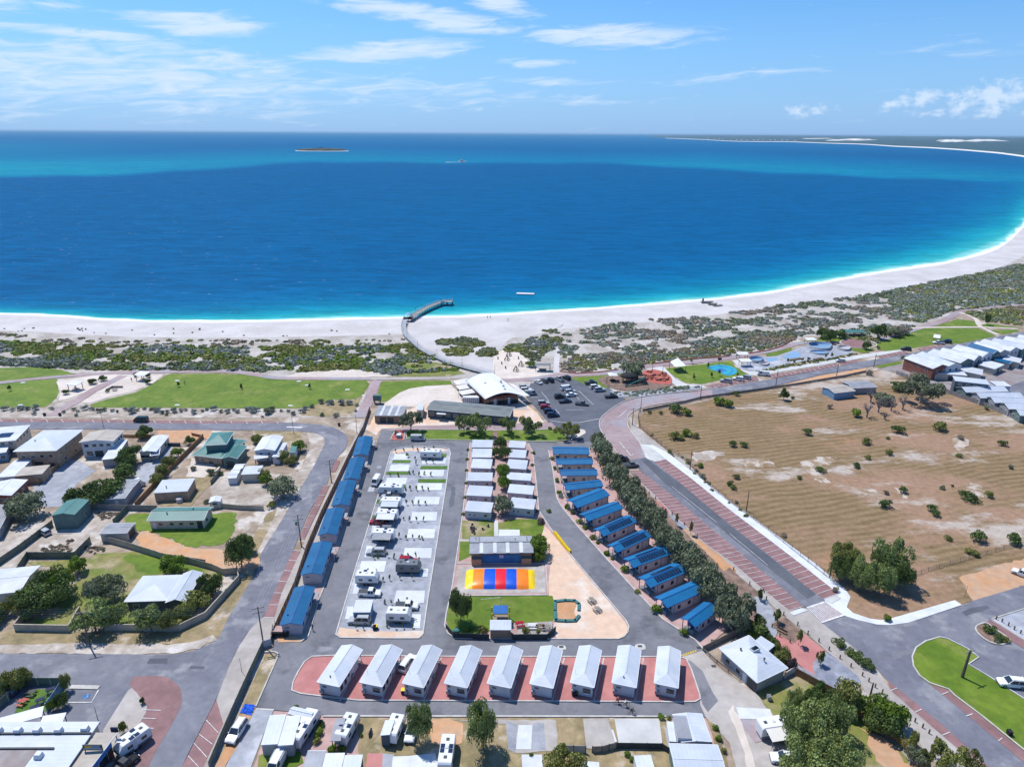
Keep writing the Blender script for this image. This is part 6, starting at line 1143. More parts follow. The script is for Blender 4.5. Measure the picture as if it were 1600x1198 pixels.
bld('annex', 'narrow white lean-to on the left side of the ribbed-roof park home', 'annex', (1046,1157),(1057,1157),(1052,1128), 2.6, 'skill', 'x', .1, 'w_white', 'r_white', .06, {'s': []}); bld('annex', 'grey-roofed caravan bay built into the park home', 'annex', (1059,1153),(1081,1155),(1072,1119), 3.4, 'flat', 'x', .1, 'w_white', 'r_grey', .06, {'s': []})
bld('annex', 'white flat roof at the bottom edge right of the dark screen fence', 'annex', (998,1212),(1026,1212),(1017,1180), 2.8, 'flat', 'x', .1, 'w_white', 'r_white', .06, {'s': []}); bld('annex', 'white flat roof at the bottom edge behind the olive tree', 'annex', (912,1215),(937,1215),(936,1190), 2.8, 'flat', 'x', .1, 'w_white', 'r_white', .06, {'s': []})
van(1206, 1146, 80, 'white caravan half hidden under the large leafy tree', L_=5.6, H_=2.9, group=None, awn=1, awnmat='sail')
# ---- right-hand estate
bld('shed', 'small blue weatherboard shed with tan roof in the dry paddock', 'shed', (1306,615),(1335,609.5),(1315,600), 3.0, 'gable', 'x', .6, 'w_blue', 'r_tan', .15, {'s': WN((-.4, .9, .8, 1.1), (.4, .9, .8, 1.1))}); bld('shed', 'long low grey-roofed shed behind the blue shed', 'shed', (1334,607),(1370,604),(1352,594), 2.8, 'gable', 'x', .5, 'w_grey', 'r_grey', .2, {'s': []})
ES = [((1463,578),(1480,571),(1434,554.5),'white'), ((1482,575),(1500,570),(1449,551.5),'pale'), ((1503,568),(1519,562),(1466,547),'white'), ((1520,563),(1536,557),(1480,545),'white'), ((1536,558),(1551,553),(1503,540.5),'white'), ((1553,554),(1562,551),(1520,538.5),'blue'), ((1563,553),(1574,549),(1531,536),'white'), ((1580,549),(1592,545),(1543,532),'white'), ((1597,546),(1611,541),(1560,530),'pale'), ((1613,541),(1628,536),(1578,527),'white'), ((1630,538),(1648,532),(1600,524),'white'), ((1654,534),(1672,527),(1625,518),'pale')]
for i, (A_, B_, C_, c_) in enumerate(ES):
    bld('townhouse', f'{c_ if c_ != "pale" else "pale grey"}-roofed narrow townhouse facing the sea road, {ORD[i]} from the paddock end', 'townhouse', A_, B_, C_, 5.4, 'gable', 'y', 1.5, 'w_redbrick' if i == 0 else ['w_grey', 'w_white', 'w_green'][i % 3], 'r_'+c_, .2, {'e': WN((-.8, 1.1, 1.1, 1.0), (-.4, 1.1, 1.1, 1.0)), 's': WN((-.4, 1.2, 1.3, 3.3), (.4, 1.2, 1.3, 3.3), (.4, 1.2, 1.3, .9))+[(-.4, 1, 2.1, .1, 'door')], 'w': WN((-.6, 1.1, 1.1, 3.4), (0, 1.1, 1.1, 3.4))}, group='narrow townhouses facing the sea road')
for i, (A_, B_, C_, c_) in enumerate([((1470,589),(1505,581),(1499,576),'white'), ((1523,584),(1547,579),(1514,573.5),'white'), ((1551,576),(1572,570),(1546,564),'white'), ((1576,568),(1586,563),(1562,558),'blue'), ((1588,566),(1602,561),(1576,556.5),'white')]):
    bld('garage', f'low {c_}-roofed garage behind the narrow townhouses, {ORD[i]} from the big gum tree', 'garage', A_, B_, C_, 3.0, 'skill', 'x', .3, 'w_cream', 'r_'+c_, .15, {'s': [(0, 2.4, 2.0, .1, 'opening')], 'e': WN((0, 1, .8, 1.2))}, group='garages of the townhouses')
bld('house', 'dark teal two-storey house with pale roof at the estate corner', 'house', (1497,601.5),(1541,594),(1536,588), 5.6, 'skill', 'x', .4, 'w_dark', 'r_pale', .3, W6)
for i, (A_, B_, C_) in enumerate([((1518,617),(1567,607),(1550,599)), ((1542,627),(1590,616),(1574,608)), ((1566,636),(1614,624),(1598,615)), ((1588,646),(1640,634),(1622,624)), ((1606,657),(1656,645),(1640,635))]):
    bld('house', f'pale-roofed single-storey house along the grey estate fence, {ORD[i]} from the teal house', 'house', A_, B_, C_, 3.2, 'gable', 'x', 1.2, 'w_green' if i in (0, 4) else 'w_grey', 'r_pale', .35, {'w': WN((-.5, 1.0, 1.2, .8), (.4, 1.0, 1.2, .8)), 's': WN((-.7, 1, 1.1, .9))}, group='single-storey houses along the estate fence')
bld('house', 'white-roofed house at the turning circle in the right-hand estate', 'house', (1560,604),(1578,602),(1566,595.5), 3, 'skill', 'x', .3, 'w_white', 'r_white', .2, {})
# far coast houses: small pale blocks that read as houses of the distant village
for i in range(16):
    x = 1105+i*9+RNG.uniform(-3, 3); y = fy(x)-1.0-RNG.uniform(0, .8); p = P(x, y, 0); r = empty('distant_house', (p.x, p.y, 6)); s = 1.0*(p.length/7000)**.5
    meta(r, f'tiny pale house of the distant headland village, {ORD[i]} from the left', 'house', 'houses of the distant village'); MB().box(-9*s, 9*s, -8*s, 8*s, -4, 6*s).build('wall', 'w_cream', r); m = MB(); m.box(-11*s, 11*s, -9*s, 9*s, 6*s, 11*s, top=(5*s, 8*s)); m.build('roof', 'r_whiteX', r)
# asphalt repairs and worn strips
for q, m_, l_ in (([(230,1030),(262,1029),(262,1036),(228,1037)],'asphaltdark',6),([(66,1030),(84,1029),(80,1038),(62,1038)],'parkroad',6),([(300,1040),(322,1041),(318,1044),(298,1043)],'asphaltdark',6),([(96,662),(140,663),(140,665),(96,664.5)],'parkroad',6),([(498,1010),(530,1012),(560,1018),(520,1020),(492,1016)],'asphalt',5),([(1392,1020),(1420,1012),(1424,1020),(1398,1030)],'parkroad',5),([(1500,955),(1540,946),(1548,950),(1510,962)],'asphaltdark',5),([(880,730),(884,729),(890,760),(886,762)],'asphaltdark',5),([(705,760),(712,760),(709,790),(702,792)],'asphaltdark',5)): area('road_patch', q, m_, l_, rag=.3)
ribbon('worn_strip', [(518,690),(505,722),(488,760),(466,804),(444,850),(424,895),(402,945),(380,985)], .9, 'concbeige' if 0 else 'gravel', lvl=6) if 0 else None
kerb([(322,735),(330,739),(338,737),(343,731)], closed=False, w=.6, h=.5)
# ------------------------------------------------------------------ fences and walls
fence([(578,641),(568,672),(555,697),(540,728),(524,762),(502,808),(481,858),(461,918),(444,956),(428,992)], 1.9, 'fencebrown', 'brown timber panel fence behind the dark-blue-roofed cabins', 'trimwhite', 2.2)
fence([(412,1012),(388,1064),(370,1104),(350,1150),(328,1202)], 1.9, 'fencegreen', 'grey-green panel fence between the pale footpath and the park lane', 'fencegrey', 2.35); fence([(412,1012),(424,1008)], 1.8, 'w_lilac', 'short pinkish wall at the park gate corner', 'w_lilac', 3, 'wall')
r = empty('gate', P(425, 1005)); meta(r, 'dark sliding gate leaf standing open at the park gate', 'gate'); o = MB().box(0, 4.2, -.05, .05, .1, 1.6).build('leaf', 'darkmetal', r); r.rotation_euler = (0, 0, math.radians(105)); MB().box(-.1, .1, -.1, .1, 0, 1.9).build('post', 'darkmetal', r)
fence([(24,985),(109,986.5)], 1.7, 'fencecream', 'cream garden wall along the cross street, left piece', 'fencecream', 2.6, 'wall', 'garden_wall', .18, 0, 'w_cream'); fence([(109,986.5),(126,957)], 1.7, 'fencecream', 'cream garden wall running back beside the dirt driveway', 'fencecream', 2.6, 'wall', 'garden_wall', .18, 0, 'w_cream')
fence([(165,985),(280,986),(322,966),(374,908),(371,893)], 1.7, 'fencecream', 'long cream garden wall curving round the corner of the big yard', 'fencecream', 2.6, 'wall', 'garden_wall', .18, 0, 'w_cream'); fence([(24,985),(47,955)], 1.7, 'fencecream', 'cream garden wall at the far left running back from the street', 'fencecream', 2.6, 'wall', 'garden_wall', .18, 0, 'w_cream')
fence([(-30,903),(30,862),(83,822)], 1.9, 'fencegreen', 'green sheet fence running diagonally to the green shed', 'fencegreen'); fence([(18,912),(44,872),(118,872),(142,848)], 1.9, 'fencegreen', 'dark green sheet fence behind the white sheet-roofed house', 'fencegreen')
fence([(164,846),(200,856),(256,874),(322,884)], 1.9, 'fencecream', 'cream-green boundary fence between the orange driveway and the lawn yard', 'fencecream'); fence([(284,877),(332,890),(350,898),(372,896)], 1.8, 'fencecream', 'last stretch of cream boundary fence towards the wide street', 'fencecream')
fence([(138,796),(246,798)], 1.8, 'fencegrey', 'grey sheet fence behind the green shed and the pale open shed', 'fencegrey'); fence([(200,798),(178,820)], 1.8, 'fencegreen', 'short green fence beside the small grey-roofed shed', 'fencegreen')
fence([(212,792),(246,756),(280,722),(318,684)], 1.6, 'fencebrown', 'long brown brick wall beside the grey driveway', 'fencebrown', 2.6, 'wall', 'boundary_wall', .2); fence([(60,758),(90,732),(128,699)], 1.6, 'fenceorange', 'tan brick wall between the big brick house and gravel yard', 'fenceorange', 2.6, 'wall', 'boundary_wall', .2)
fence([(332,797),(344,793),(375,796),(412,797)], 1.5, 'fencecream', 'low cream wall behind the green-roofed house lawn', 'fencecream', 2.6, 'wall', 'garden_wall', .15); fence([(330,757),(345,740)], 1.5, 'fencegreen', 'short grey-green screen in the yard of the green hipped house', 'fencegreen')
fence([(300,680),(318,684)], 1.0, 'fencebrown', 'low brown wall at the end of the orange yard', 'fencebrown', 2.4, 'wall', 'garden_wall', .2); fence([(256,697),(282,697)], 1.2, 'w_dark', 'low dark wall below the orange yard', 'w_dark', 2.4, 'wall', 'garden_wall', .2); fence([(192,683),(236,684)], 1.1, 'fenceorange', 'low tan wall beside the top street', 'fenceorange', 2.4, 'wall', 'garden_wall', .2)
fence([(697,983),(709,997),(764,999.5)], 1.5, 'fencedark', 'dark playground fence left of the brown hut', 'fencedark'); fence([(800,999.5),(854,999.5),(868,987)], 1.5, 'fencedark', 'dark playground fence right of the brown hut', 'fencedark')
fence([(876,1175),(915,1176)], 1.7, 'w_grey', 'grey panel screen fence left of the gap at the bottom', 'darkmetal', 2.1); fence([(925,1175.5),(940,1175),(951,1172),(963,1169)], 1.5, 'timbergrey', 'slatted timber screen in three stepped panels at the bottom', 'darkmetal', 2.1); fence([(963,1169),(1034,1170)], 1.4, 'fencedark', 'long dark blue-grey screen fence at the bottom', 'fencedark', 2.4); fence([(1034,1170),(1046,1178)], 1.4, 'fencedark', 'short dark screen fence beside the park home', 'fencedark', 2.4)
fence([(1242,1054),(1284,1077),(1302,1086),(1328,1107),(1356,1132),(1400,1160),(1446,1202)], 1.8, 'fencebrown', 'red-brown slatted fence beside the blue gravel and verge', 'fenceorange', 2.3)
fence([(1098,1017),(1166,983)], 1.4, 'timbergrey', 'weathered timber fence between the last blue cabin and hipped house', 'timbergrey', 2.4); fence([(1098,1017),(1120,1036),(1156,1064)], .9, 'timbergrey', 'low timber rail fence in front of the hipped grey house', 'timbergrey', 2.4, gap=.5); fence([(1225,1060),(1244,1048)], 1.5, 'concrete', 'short white wall beside the hipped house and red-brown fence', 'concrete', 2.4, 'wall', 'garden_wall', .15)
wirefence([(1000,641),(997,652),(999,667),(1040,702),(1070,720),(1082,731),(1112,764),(1166,804),(1200,829),(1250,869),(1300,908),(1322,918)], 1.6, 'wire mesh fence on posts along the left edge of the dry paddock')
fence([(1004,643),(1060,632),(1096,623),(1160,614),(1240,602.5),(1320,589),(1352,582)], 1.1, 'timbergrey', 'weathered grey fence along the top of the dry paddock', 'timbergrey', 3.0, gap=.1)
wirefence([(1428,900),(1450,892),(1500,877),(1568,858),(1602,851)], 1.2, 'post and wire fence above the orange dirt drive', 3.2)
fence([(1400,585),(1432,597),(1466,610),(1540,636),(1602,662),(1650,682)], 1.9, 'fencegrey', 'grey panel fence along the back of the right-hand estate', 'fencegrey', 2.6)
fence([(1022,568.5),(1080,561.5),(1140,557)], .6, 'rockred', 'low brown wall along the promenade, left of the beach path', 'rockred', 3, 'wall', 'retaining_wall', .4); fence([(1150,556),(1200,548),(1222,541),(1240,529)], .6, 'rockred', 'low brown wall along the promenade, curving right of the beach path', 'rockred', 3, 'wall', 'retaining_wall', .4)
fence([(875,580.5),(900,584),(936,582),(966,578)], .5, 'rockred', 'low brown wall in front of the dunes by the car park', 'rockred', 3, 'wall', 'retaining_wall', .4)
fence([(-20,1124),(14,1096),(40,1071),(101,1071)], 2.0, 'fencegreen', 'tall grey-green courtyard screen on the left and far side', 'w_cream', 2.3); fence([(101,1071),(88,1092),(74,1112)], 2.0, 'w_blue', 'blue courtyard screen on the right side of the turf', 'w_cream', 2.3)
# ------------------------------------------------------------------ jetty, beach and sea things
JP = cat_rom([(770,584),(745,578),(722,572),(700,565),(684,558),(670,551.5),(656,543),(646,534),(637,526),(632,518),(630.5,508),(633,500)], 3, False); p0 = P(*JP[0]); r = empty('boardwalk', p0); meta(r, 'curving grey boardwalk with handrails leading over the sand to the jetty', 'boardwalk')
jw = [P(x, y, .9) for x, y in JP]
def deck(r, w, W_, o0, n_board=True, pile=False, z=.9, rail=True):
    for i in range(len(w)-1):
        a, b = w[i]-o0, w[i+1]-o0; d = b-a; an = math.atan2(d.y, d.x)
        m = MB().box(0, d.length+.02, -W_/2, W_/2, -.15, 0).build('deck_bay', 'timbergrey' if pile else 'w_grey', r); m.location = a; m.rotation_euler = (0, 0, an)
        if rail:
            m = MB()
            for s in (-1, 1):
                m.tube((0, s*W_/2, 1.0), (d.length, s*W_/2, 1.0), .05, n=4); m.tube((0, s*W_/2, .5), (d.length, s*W_/2, .5), .03, n=4)
                for k in range(3): m.tube((d.length*k/3, s*W_/2, 0), (d.length*k/3, s*W_/2, 1.0), .035, n=4)
            o = m.build('railing', 'w_white', r); o.location = a; o.rotation_euler = (0, 0, an)
        for s in (-1, 1):
            m = MB().tube((0, s*W_*.4, -.1), (0, s*W_*.4, -z-3.5), .16 if pile else .09, n=6).build('pile' if pile else 'stump', 'timber', r); m.location = a; m.rotation_euler = (0, 0, an)
deck(r, jw, 2.6, p0)
for k, (x, y, t_) in enumerate(((636,533,519),(653,551,532),(683,562,545),(722,575,559),(773,584,570),(630,520,508))): pole(x, y, t_, f'thin lamp post on the boardwalk, {ORD[[1,2,3,4,5,0][k]]} from the water', 0, False, .07, 'lamp_post')
JQ = cat_rom([(640,498),(648,491),(660,484),(671,478.5),(682,474),(692,470.5)], 3, False); w = [P(x, y, .9) for x, y in JQ]; r = empty('jetty', Vector((w[0].x, w[0].y, 0))); meta(r, 'curved timber jetty on piles reaching out into the sea', 'jetty'); o0 = Vector((w[0].x, w[0].y, 0))
deck(r, w, 3.6, o0, pile=True, rail=True)
e = w[-1]-o0; MB().box(-1, 6, -2.6, 2.6, -.2, 0).build('head_deck', 'timbergrey', r).location = e
for sx in (-.8, 2.6, 5.8):
    for sy in (-2.4, 0, 2.4): MB().tube((sx, sy, 0), (sx, sy, -4.5), .22, n=6).build('pile', 'timber', r).location = e
m = MB()
for a, b in (((-1, -2.6), (6, -2.6)), ((6, -2.6), (6, 2.6)), ((6, 2.6), (-1, 2.6))):
    m.tube((*a, 1.0), (*b, 1.0), .05, n=4); m.tube((*a, .5), (*b, .5), .03, n=4)
    for k in range(6): q_ = (a[0]+(b[0]-a[0])*k/5, a[1]+(b[1]-a[1])*k/5); m.tube((*q_, 0), (*q_, 1.0), .04, n=4)
m.build('railing', 'w_white', r).location = e
r = empty('jetty_shelter', P(637, 499)); meta(r, 'blue-grey shelter platform at the landward end of the jetty', 'shelter'); MB().box(-2.6, 3.2, -2.4, 2.4, .6, .9).build('platform', 'timbergrey', r); m = MB()
for a_ in range(8): t0, t1 = math.pi*a_/8, math.pi*(a_+1)/8; m.add([(2.4*math.cos(t0)+.2, -2, 1.2+2.3*math.sin(t0)), (2.4*math.cos(t1)+.2, -2, 1.2+2.3*math.sin(t1)), (2.4*math.cos(t1)+.2, 2, 1.2+2.3*math.sin(t1)), (2.4*math.cos(t0)+.2, 2, 1.2+2.3*math.sin(t0))], [(0,1,2,3)])
m.build('canopy', 'w_blue', r)
for sx in (-2.2, 2.6):
    for sy in (-2, 2): MB().box(sx-.1, sx+.1, sy-.1, sy+.1, -2.5, 1.3).build('post', 'w_grey', r)
r = empty('swimming_pontoon', P(821, 459.5, SEA), -.12); meta(r, 'flat white swimming pontoon floating off the beach', 'pontoon'); m = MB()
for k in range(6): MB().box(-6+k*2, -6+k*2+1.92, -2, 2, .35, .5).build('plank_section', 'w_white', r)
MB().box(-5.8, 5.8, -1.8, 1.8, -.2, .33).build('float', 'trimdark', r)
r = empty('motor_boat', P(722, 253.6, SEA), .15); meta(r, 'white motor yacht out at sea in front of the turquoise band', 'boat')
m = MB(); m.prism([(-13, 0), (-13, 3.4), (13, 4.4), (16, 4.8), (11, 0)], 'y', -3.6, 3.6); m.build('hull', 'sailwhite', r); MB().box(-9, 5, -2.8, 2.8, 3.8, 8.4, top=(1.2, .4)).build('cabin', 'sailwhite', r); MB().box(-8, 4.4, -2.9, 2.9, 5.6, 6.1).build('window', 'glass', r); MB().tube((-6, 0, 7), (-6.6, 0, 12), .25, n=5).build('mast', 'w_white', r); MB().box(-8, -3, -2.4, 2.4, 8.4, 9.6, top=(.4, .3)).build('flybridge', 'sailwhite', r)
m = MB(); m.add([(-14,-3,.05),(-14,3,.05),(-60,9,.05),(-60,-9,.05)], [(0,1,2,3)]); m.add([(14,-5,.06),(-14,-8,.06),(-14,8,.06),(14,5,.06)], [(0,1,2,3)]); o = m.build('boat_wake', 'sailwhite'); o.location = P(722, 253.6, SEA+.1); o.rotation_euler = (0, 0, .15); o['kind'] = 'structure'
for k, (x, y, s, t_) in enumerate(((1104,472.5,2.2,'farthest and largest'),(1113,476,1.7,'middle'),(1121,478.6,1.7,'nearest'))):
    r = empty('beached_dinghy', P(x, y, -.8), .2*k); meta(r, f'dark small boat pulled up on the sand at the right, {t_} of three', 'dinghy', 'small boats pulled up on the sand'); m = MB(); m.prism([(-1.6*s, .1), (-1.7*s, .7), (1.3*s, .75), (1.9*s, .9), (1.1*s, .1)], 'y', -.7*s, .7*s); m.build('hull', 'cl_grey', r); MB().box(-1.3*s, -.9*s, -.4, .4, .7, 1.5 if k else 2.6).build('engine', 'trimdark', r); MB().box(-.5*s, .7*s, -.5*s, .5*s, .7, .85).build('seat', 'w_brown', r)
# ---- jumping pillow
r = empty('jumping_pillow', P(782, 906)); o0 = P(782, 906); meta(r, 'large striped jumping pillow in yellow, orange, blue and red on sand', 'jumping pillow')
a, b = P(727, 905.5), P(836, 905.5); Lx = (b-a).length/2; Wy = (P(782, 890)-P(782, 919)).length/2*1.08; cx_ = ((a+b)/2-o0)
ST = [(0,'yellow'),(.112,'orange'),(.27,'pblue'),(.433,'pred'),(.585,'pblue'),(.735,'orange'),(.905,'yellow'),(1,None)]
def pz(u, v_): return .12+1.15*max(0, (1-abs(u)**3.2))**.55*max(0, (1-abs(v_)**2.4))**.6
for (t0, mt_), (t1, _) in zip(ST[:-1], ST[1:]):
    v = []; f = []; n1 = max(3, int((t1-t0)*30)); n2 = 14
    for i in range(n1+1):
        u = -1+2*(t0+(t1-t0)*i/n1); groove = .0 if 0 < i < n1 else -.05
        for j in range(n2+1): w_ = -1+2*j/n2; v.append((cx_.x+u*Lx, cx_.y+w_*Wy*(1-.06*abs(u)**6), pz(u, w_)+groove+.1))
    for i in range(n1):
        for j in range(n2): q_ = i*(n2+1)+j; f.append((q_, q_+n2+1, q_+n2+2, q_+1))
    mobj('stripe', v, f, mt_, r, smooth=True)
for u in (-.9, .9): MB().dome((cx_.x+u*Lx*.96, cx_.y, pz(u, 0)+.1), .35, .35, .08, 10, 3).build('air_vent', 'w_cream', r)
# yellow road barrier chain
bp = wal([(868,835),(876,846),(883,855),(889,862)], 11)
for k, (x, y) in enumerate(bp):
    r = empty('barrier', P(x, y), math.radians(-50)); meta(r, f'yellow plastic barrier on the kerb of the curved park road, {ORD[k]} from the sea', 'barrier', 'yellow plastic barriers along the kerb'); m = MB(); m.prism([(-.4, 0), (.4, 0), (.25, .45), (.2, .85), (-.2, .85), (-.25, .45)], 'x', -.52, .52); o = m.build('body', 'yellow', r); MB().box(-.35, .35, -.5, .5, 0, .1).build('foot', 'trimdark', r)
# sand pit of logs, benches, rocks in the park
r = empty('sandpit_border', P(885, 954)); o0 = P(885, 954); meta(r, 'teal rubber border around the square orange sand play pit', 'sandpit border')
sq = [(867,939),(883,937.5),(898,938),(905,943),(904.5,953),(905,962),(899,969.5),(884,970),(868,969),(867,954)]
w = [P(x, y, .3)-o0 for x, y in cat_rom(sq, 1)]
for i in range(len(w)):
    a, b = w[i], w[(i+1) % len(w)]
    if i == 4: continue
    d = b-a; o = MB().box(-.15, d.length+.15, -.35-.1*RNG.random(), .3, 0, .22).build('mat_section', 'teal', r); o.location = a; o.rotation_euler = (0, 0, math.atan2(d.y, d.x))
area('pit_sand', [(872,941),(897,940),(900,945),(897,955),(899,966),(872,966),(871,955)], 'orangesoil', 9, smooth=True)
def table(x, y, label, mt='timbergrey', hd=0, s=1.0):
    r = empty('picnic_table', (*P(x, y).xy, .17), math.radians(hd)); meta(r, label, 'picnic table')
    for k in range(4): MB().box(-.95*s, .95*s, -.38+k*.19, -.38+k*.19+.16, .72, .77).build('top_board', mt, r)
    for sy in (-.75, .75): MB().box(-.95*s, .95*s, sy-.14, sy+.14, .42, .47).build('bench', mt, r)
    for sx in (-.6, .6): MB().box(sx*s-.05, sx*s+.05, -.75, .75, .36, .42).add([(sx*s-.04, -.7, 0), (sx*s+.04, -.7, 0), (sx*s, -.3, .72), (sx*s, .7, 0), (sx*s, .3, .72)], [(0,1,2)]).build('frame', 'darkmetal', r)
    return r
table(924.5, 941, 'dark picnic table standing on the sand, farther of two', 'timbergrey', -60, .9); table(933, 955, 'dark picnic table standing on the sand, nearer of two', 'timbergrey', -60, .85); table(832, 981, 'white picnic table beside the playground fence', 'w_white', 0, 1.1); table(844, 982, 'brown picnic table beside the white one by the playground', 'timber', 0); table(854, 983, 'grey picnic table, rightmost of three by the playground fence', 'timbergrey', 0); table(812, 978, 'red picnic table right of the brown hut', 'car_red', 15)
table(36, 1100, 'orange-brown picnic table on the courtyard turf', 'rubber', -10, .8); table(50, 1086, 'dark picnic table at the far side of the courtyard turf', 'darkmetal', 10, .8); table(64, 1098, 'dark table in the middle of the courtyard turf', 'cl_navy', 30, .8); table(80, 1082, 'dark blue table at the far right of the courtyard', 'cl_navy', 30, .8); table(56, 1110, 'dark blue table at the near edge of the courtyard', 'cl_navy', 20, .8)
r = empty('goal_frame', P(782, 950)); meta(r, 'thin white pole with crossbar on the kids lawn behind the blue tower', 'pole'); MB().tube((0, 0, 0), (0, 0, 3.0), .05, n=5).build('post', 'w_white', r); MB().tube((-4.4, 0, 2.4), (0, 0, 3), .05, n=5).build('crossbar', 'w_white', r)
r = empty('spring_toy', P(713, 987)); meta(r, 'round turquoise toy disc on the lawn corner by the dark fence', 'toy'); MB().tube((0, 0, .1), (0, 0, .5), .12, n=6).build('stem', 'darkmetal', r); MB().dome((0, 0, .45), .85, .6, .3, 12, 3).build('disc', 'teal', r)
for k, (x, y) in enumerate(((738,823),(743,827),(755,828),(762,823))):
    r = empty('garden_chair', P(x, y), k*1.3); meta(r, f'small garden seat on the dry lawn below the white cabins, {ORD[k]} from the left', 'chair', 'seats on the dry lawn'); MB().box(-.3, .3, -.3, .3, .38, .44).build('seat', 'cl_grey', r); MB().box(-.3, .3, .26, .32, .44, .95).build('backrest', 'cl_navy', r)
    for sx in (-.25, .25):
        for sy in (-.25, .25): MB().tube((sx, sy, 0), (sx, sy, .4), .03, n=4).build('leg', 'darkmetal', r)
# tarp and scattered things
tp = MB(); c0 = P(387, 1108); rr = random.Random(3); g_ = 10; v = []; f = []
q = [P(375,1114), P(393,1118), P(399,1102), P(383,1100)]
for i in range(g_+1):
    for j in range(g_+1): p = q[0].lerp(q[1], i/g_).lerp(q[3].lerp(q[2], i/g_), j/g_); v.append((p.x+rr.uniform(-.1,.1), p.y+rr.uniform(-.1,.1), .2+rr.random()*.28*(0 < i < g_ and 0 < j < g_)))
f = [(i*(g_+1)+j, (i+1)*(g_+1)+j, (i+1)*(g_+1)+j+1, i*(g_+1)+j+1) for i in range(g_) for j in range(g_)]; meta(mobj('tarpaulin', v, f, 'tarpblue'), 'crumpled bright blue tarpaulin beside the park lane', 'tarpaulin')
def wheeliebin(x, y, label, lid='yellow', body='cl_black'):
    r = empty('wheelie_bin', P(x, y)); meta(r, label, 'bin'); MB().box(-.3, .3, -.35, .35, .05, 1.0, top=(-.05, -.05)).build('body', body, r); MB().box(-.37, .37, -.42, .42, 1.0, 1.08).build('lid', lid, r)
    for s in (-1, 1): MB().tube((s*.2-.05, .38, .1), (s*.2+.05, .38, .1), .1, n=8).build('wheel', 'tyre', r)
wheeliebin(588, 983, 'black bin with yellow lid at the bottom of the gravel island', 'yellow'); wheeliebin(585.5, 983.6, 'black bin with dark lid beside the yellow-lidded bin', 'cl_black'); wheeliebin(630, 1083, 'yellow-lidded bin behind the third grey-roofed cabin'); wheeliebin(896, 1086, 'dark bin behind the seventh grey-roofed cabin', 'cl_black'); wheeliebin(899.5, 1086, 'olive bin behind the seventh grey-roofed cabin', 'leaf_olive'); wheeliebin(70, 649.5, 'dark bin left of the brick path by the top street', 'cl_black'); wheeliebin(94, 649.5, 'dark bin right of the brick path by the top street', 'cl_black'); wheeliebin(530, 665, 'dark bin on the orange verge by the road bend', 'cl_black'); wheeliebin(184, 839, 'green bin against the small grey-roofed shed', 'cl_black', 'r_greenX'); wheeliebin(1576, 1148, 'dark bin on the right grass island near the brick bays', 'cl_black'); wheeliebin(1201, 1093, 'round grey water drum on the lawn below the hipped house', 'cl_grey', 'w_grey')
for x, y, lb in ((590,630,'tall dark green tank box beside the pale sand yard'),):
    r = empty('utility_box', P(x, y)); meta(r, lb, 'utility box'); MB().box(-1.5, 1.5, -.9, .9, 1.4, 3.6).build('tank', 'w_green', r)
    for sx in (-1.1, 1.1): MB().box(sx-.12, sx+.12, -.5, .5, 0, 1.4).build('leg', 'darkmetal', r)
r = empty('power_box', P(623.5, 684)); meta(r, 'white cabinet in the red garden bed at the park entry', 'cabinet'); MB().box(-.8, .8, -.8, 1.2, .1, 1.4).build('body', 'w_white', r); MB().box(-.7, .7, -.85, -.78, .3, 1.2).build('door', 'w_grey', r)
# water tank by brick garage
r = empty('water_tank', P(281, 784)); meta(r, 'small pale pink round tank in front of the low brick garage', 'tank'); m = MB(); m.tube((0, 0, 0), (0, 0, 1.2), .9, n=14); m.build('tank', 'w_lilac', r); MB().dome((0, 0, 1.2), .9, .9, .2, 14, 3).build('lid', 'w_lilac', r)
# picnic shelters on the foreshore
for x, y, h, lb in ((119,609,2.9,'white-roofed picnic shelter left of the diagonal brick path'), (224,594,2.9,'white-roofed picnic shelter right of the diagonal path beside the lawn')):
    r = empty('picnic_shelter', P(x, y), -.25); meta(r, lb, 'shelter'); m = MB(); slab(m, [[(-2.6,-2.0,h),(2.6,-2.0,h),(2.6,2.0,h+.5),(-2.6,2.0,h+.5)]], .12); m.build('roof', 'sailwhite', r)
    for sx in (-2, 2):
        for sy in (-1.5, 1.5): MB().box(sx-.1, sx+.1, sy-.1, sy+.1, 0, h).build('post', 'cl_grey', r)
    MB().box(-1.1, 1.1, -.4, .4, .7, .78).build('table_top', 'timbergrey', r)
    for sy in (-.8, .8): MB().box(-1.1, 1.1, sy-.15, sy+.15, .4, .46).build('bench', 'timbergrey', r)
fence([(166,611),(176,606),(192,606)], .9, 'timbergrey', 'low angled brown seat wall beside the diagonal path', 'timbergrey', 2.6, 'wall', 'seat_wall', .35); table(179.5, 610.5, 'dark barbecue table inside the angled seat wall', 'darkmetal')
for x, y, lb in ((854,577,'grey-roofed shade frame beside the sandpit'),):
    r = empty('sun_shelter', P(x-6, y+2)); meta(r, lb, 'shelter'); m = MB(); slab(m, [[(-3.6,-1.5,3.0),(3.6,-1.5,3.0),(3.6,1.5,3.1),(-3.6,1.5,3.1)]], .1); m.build('roof', 'cl_grey', r)
    for sx in (-3.2, 3.2):
        for sy in (-1.2, 1.2): MB().box(sx-.08, sx+.08, sy-.08, sy+.08, 0, 3).build('post', 'darkmetal', r)
    MB().box(-1.6, 1.6, -.6, .6, .4, .8).build('bench', 'darkmetal', r)
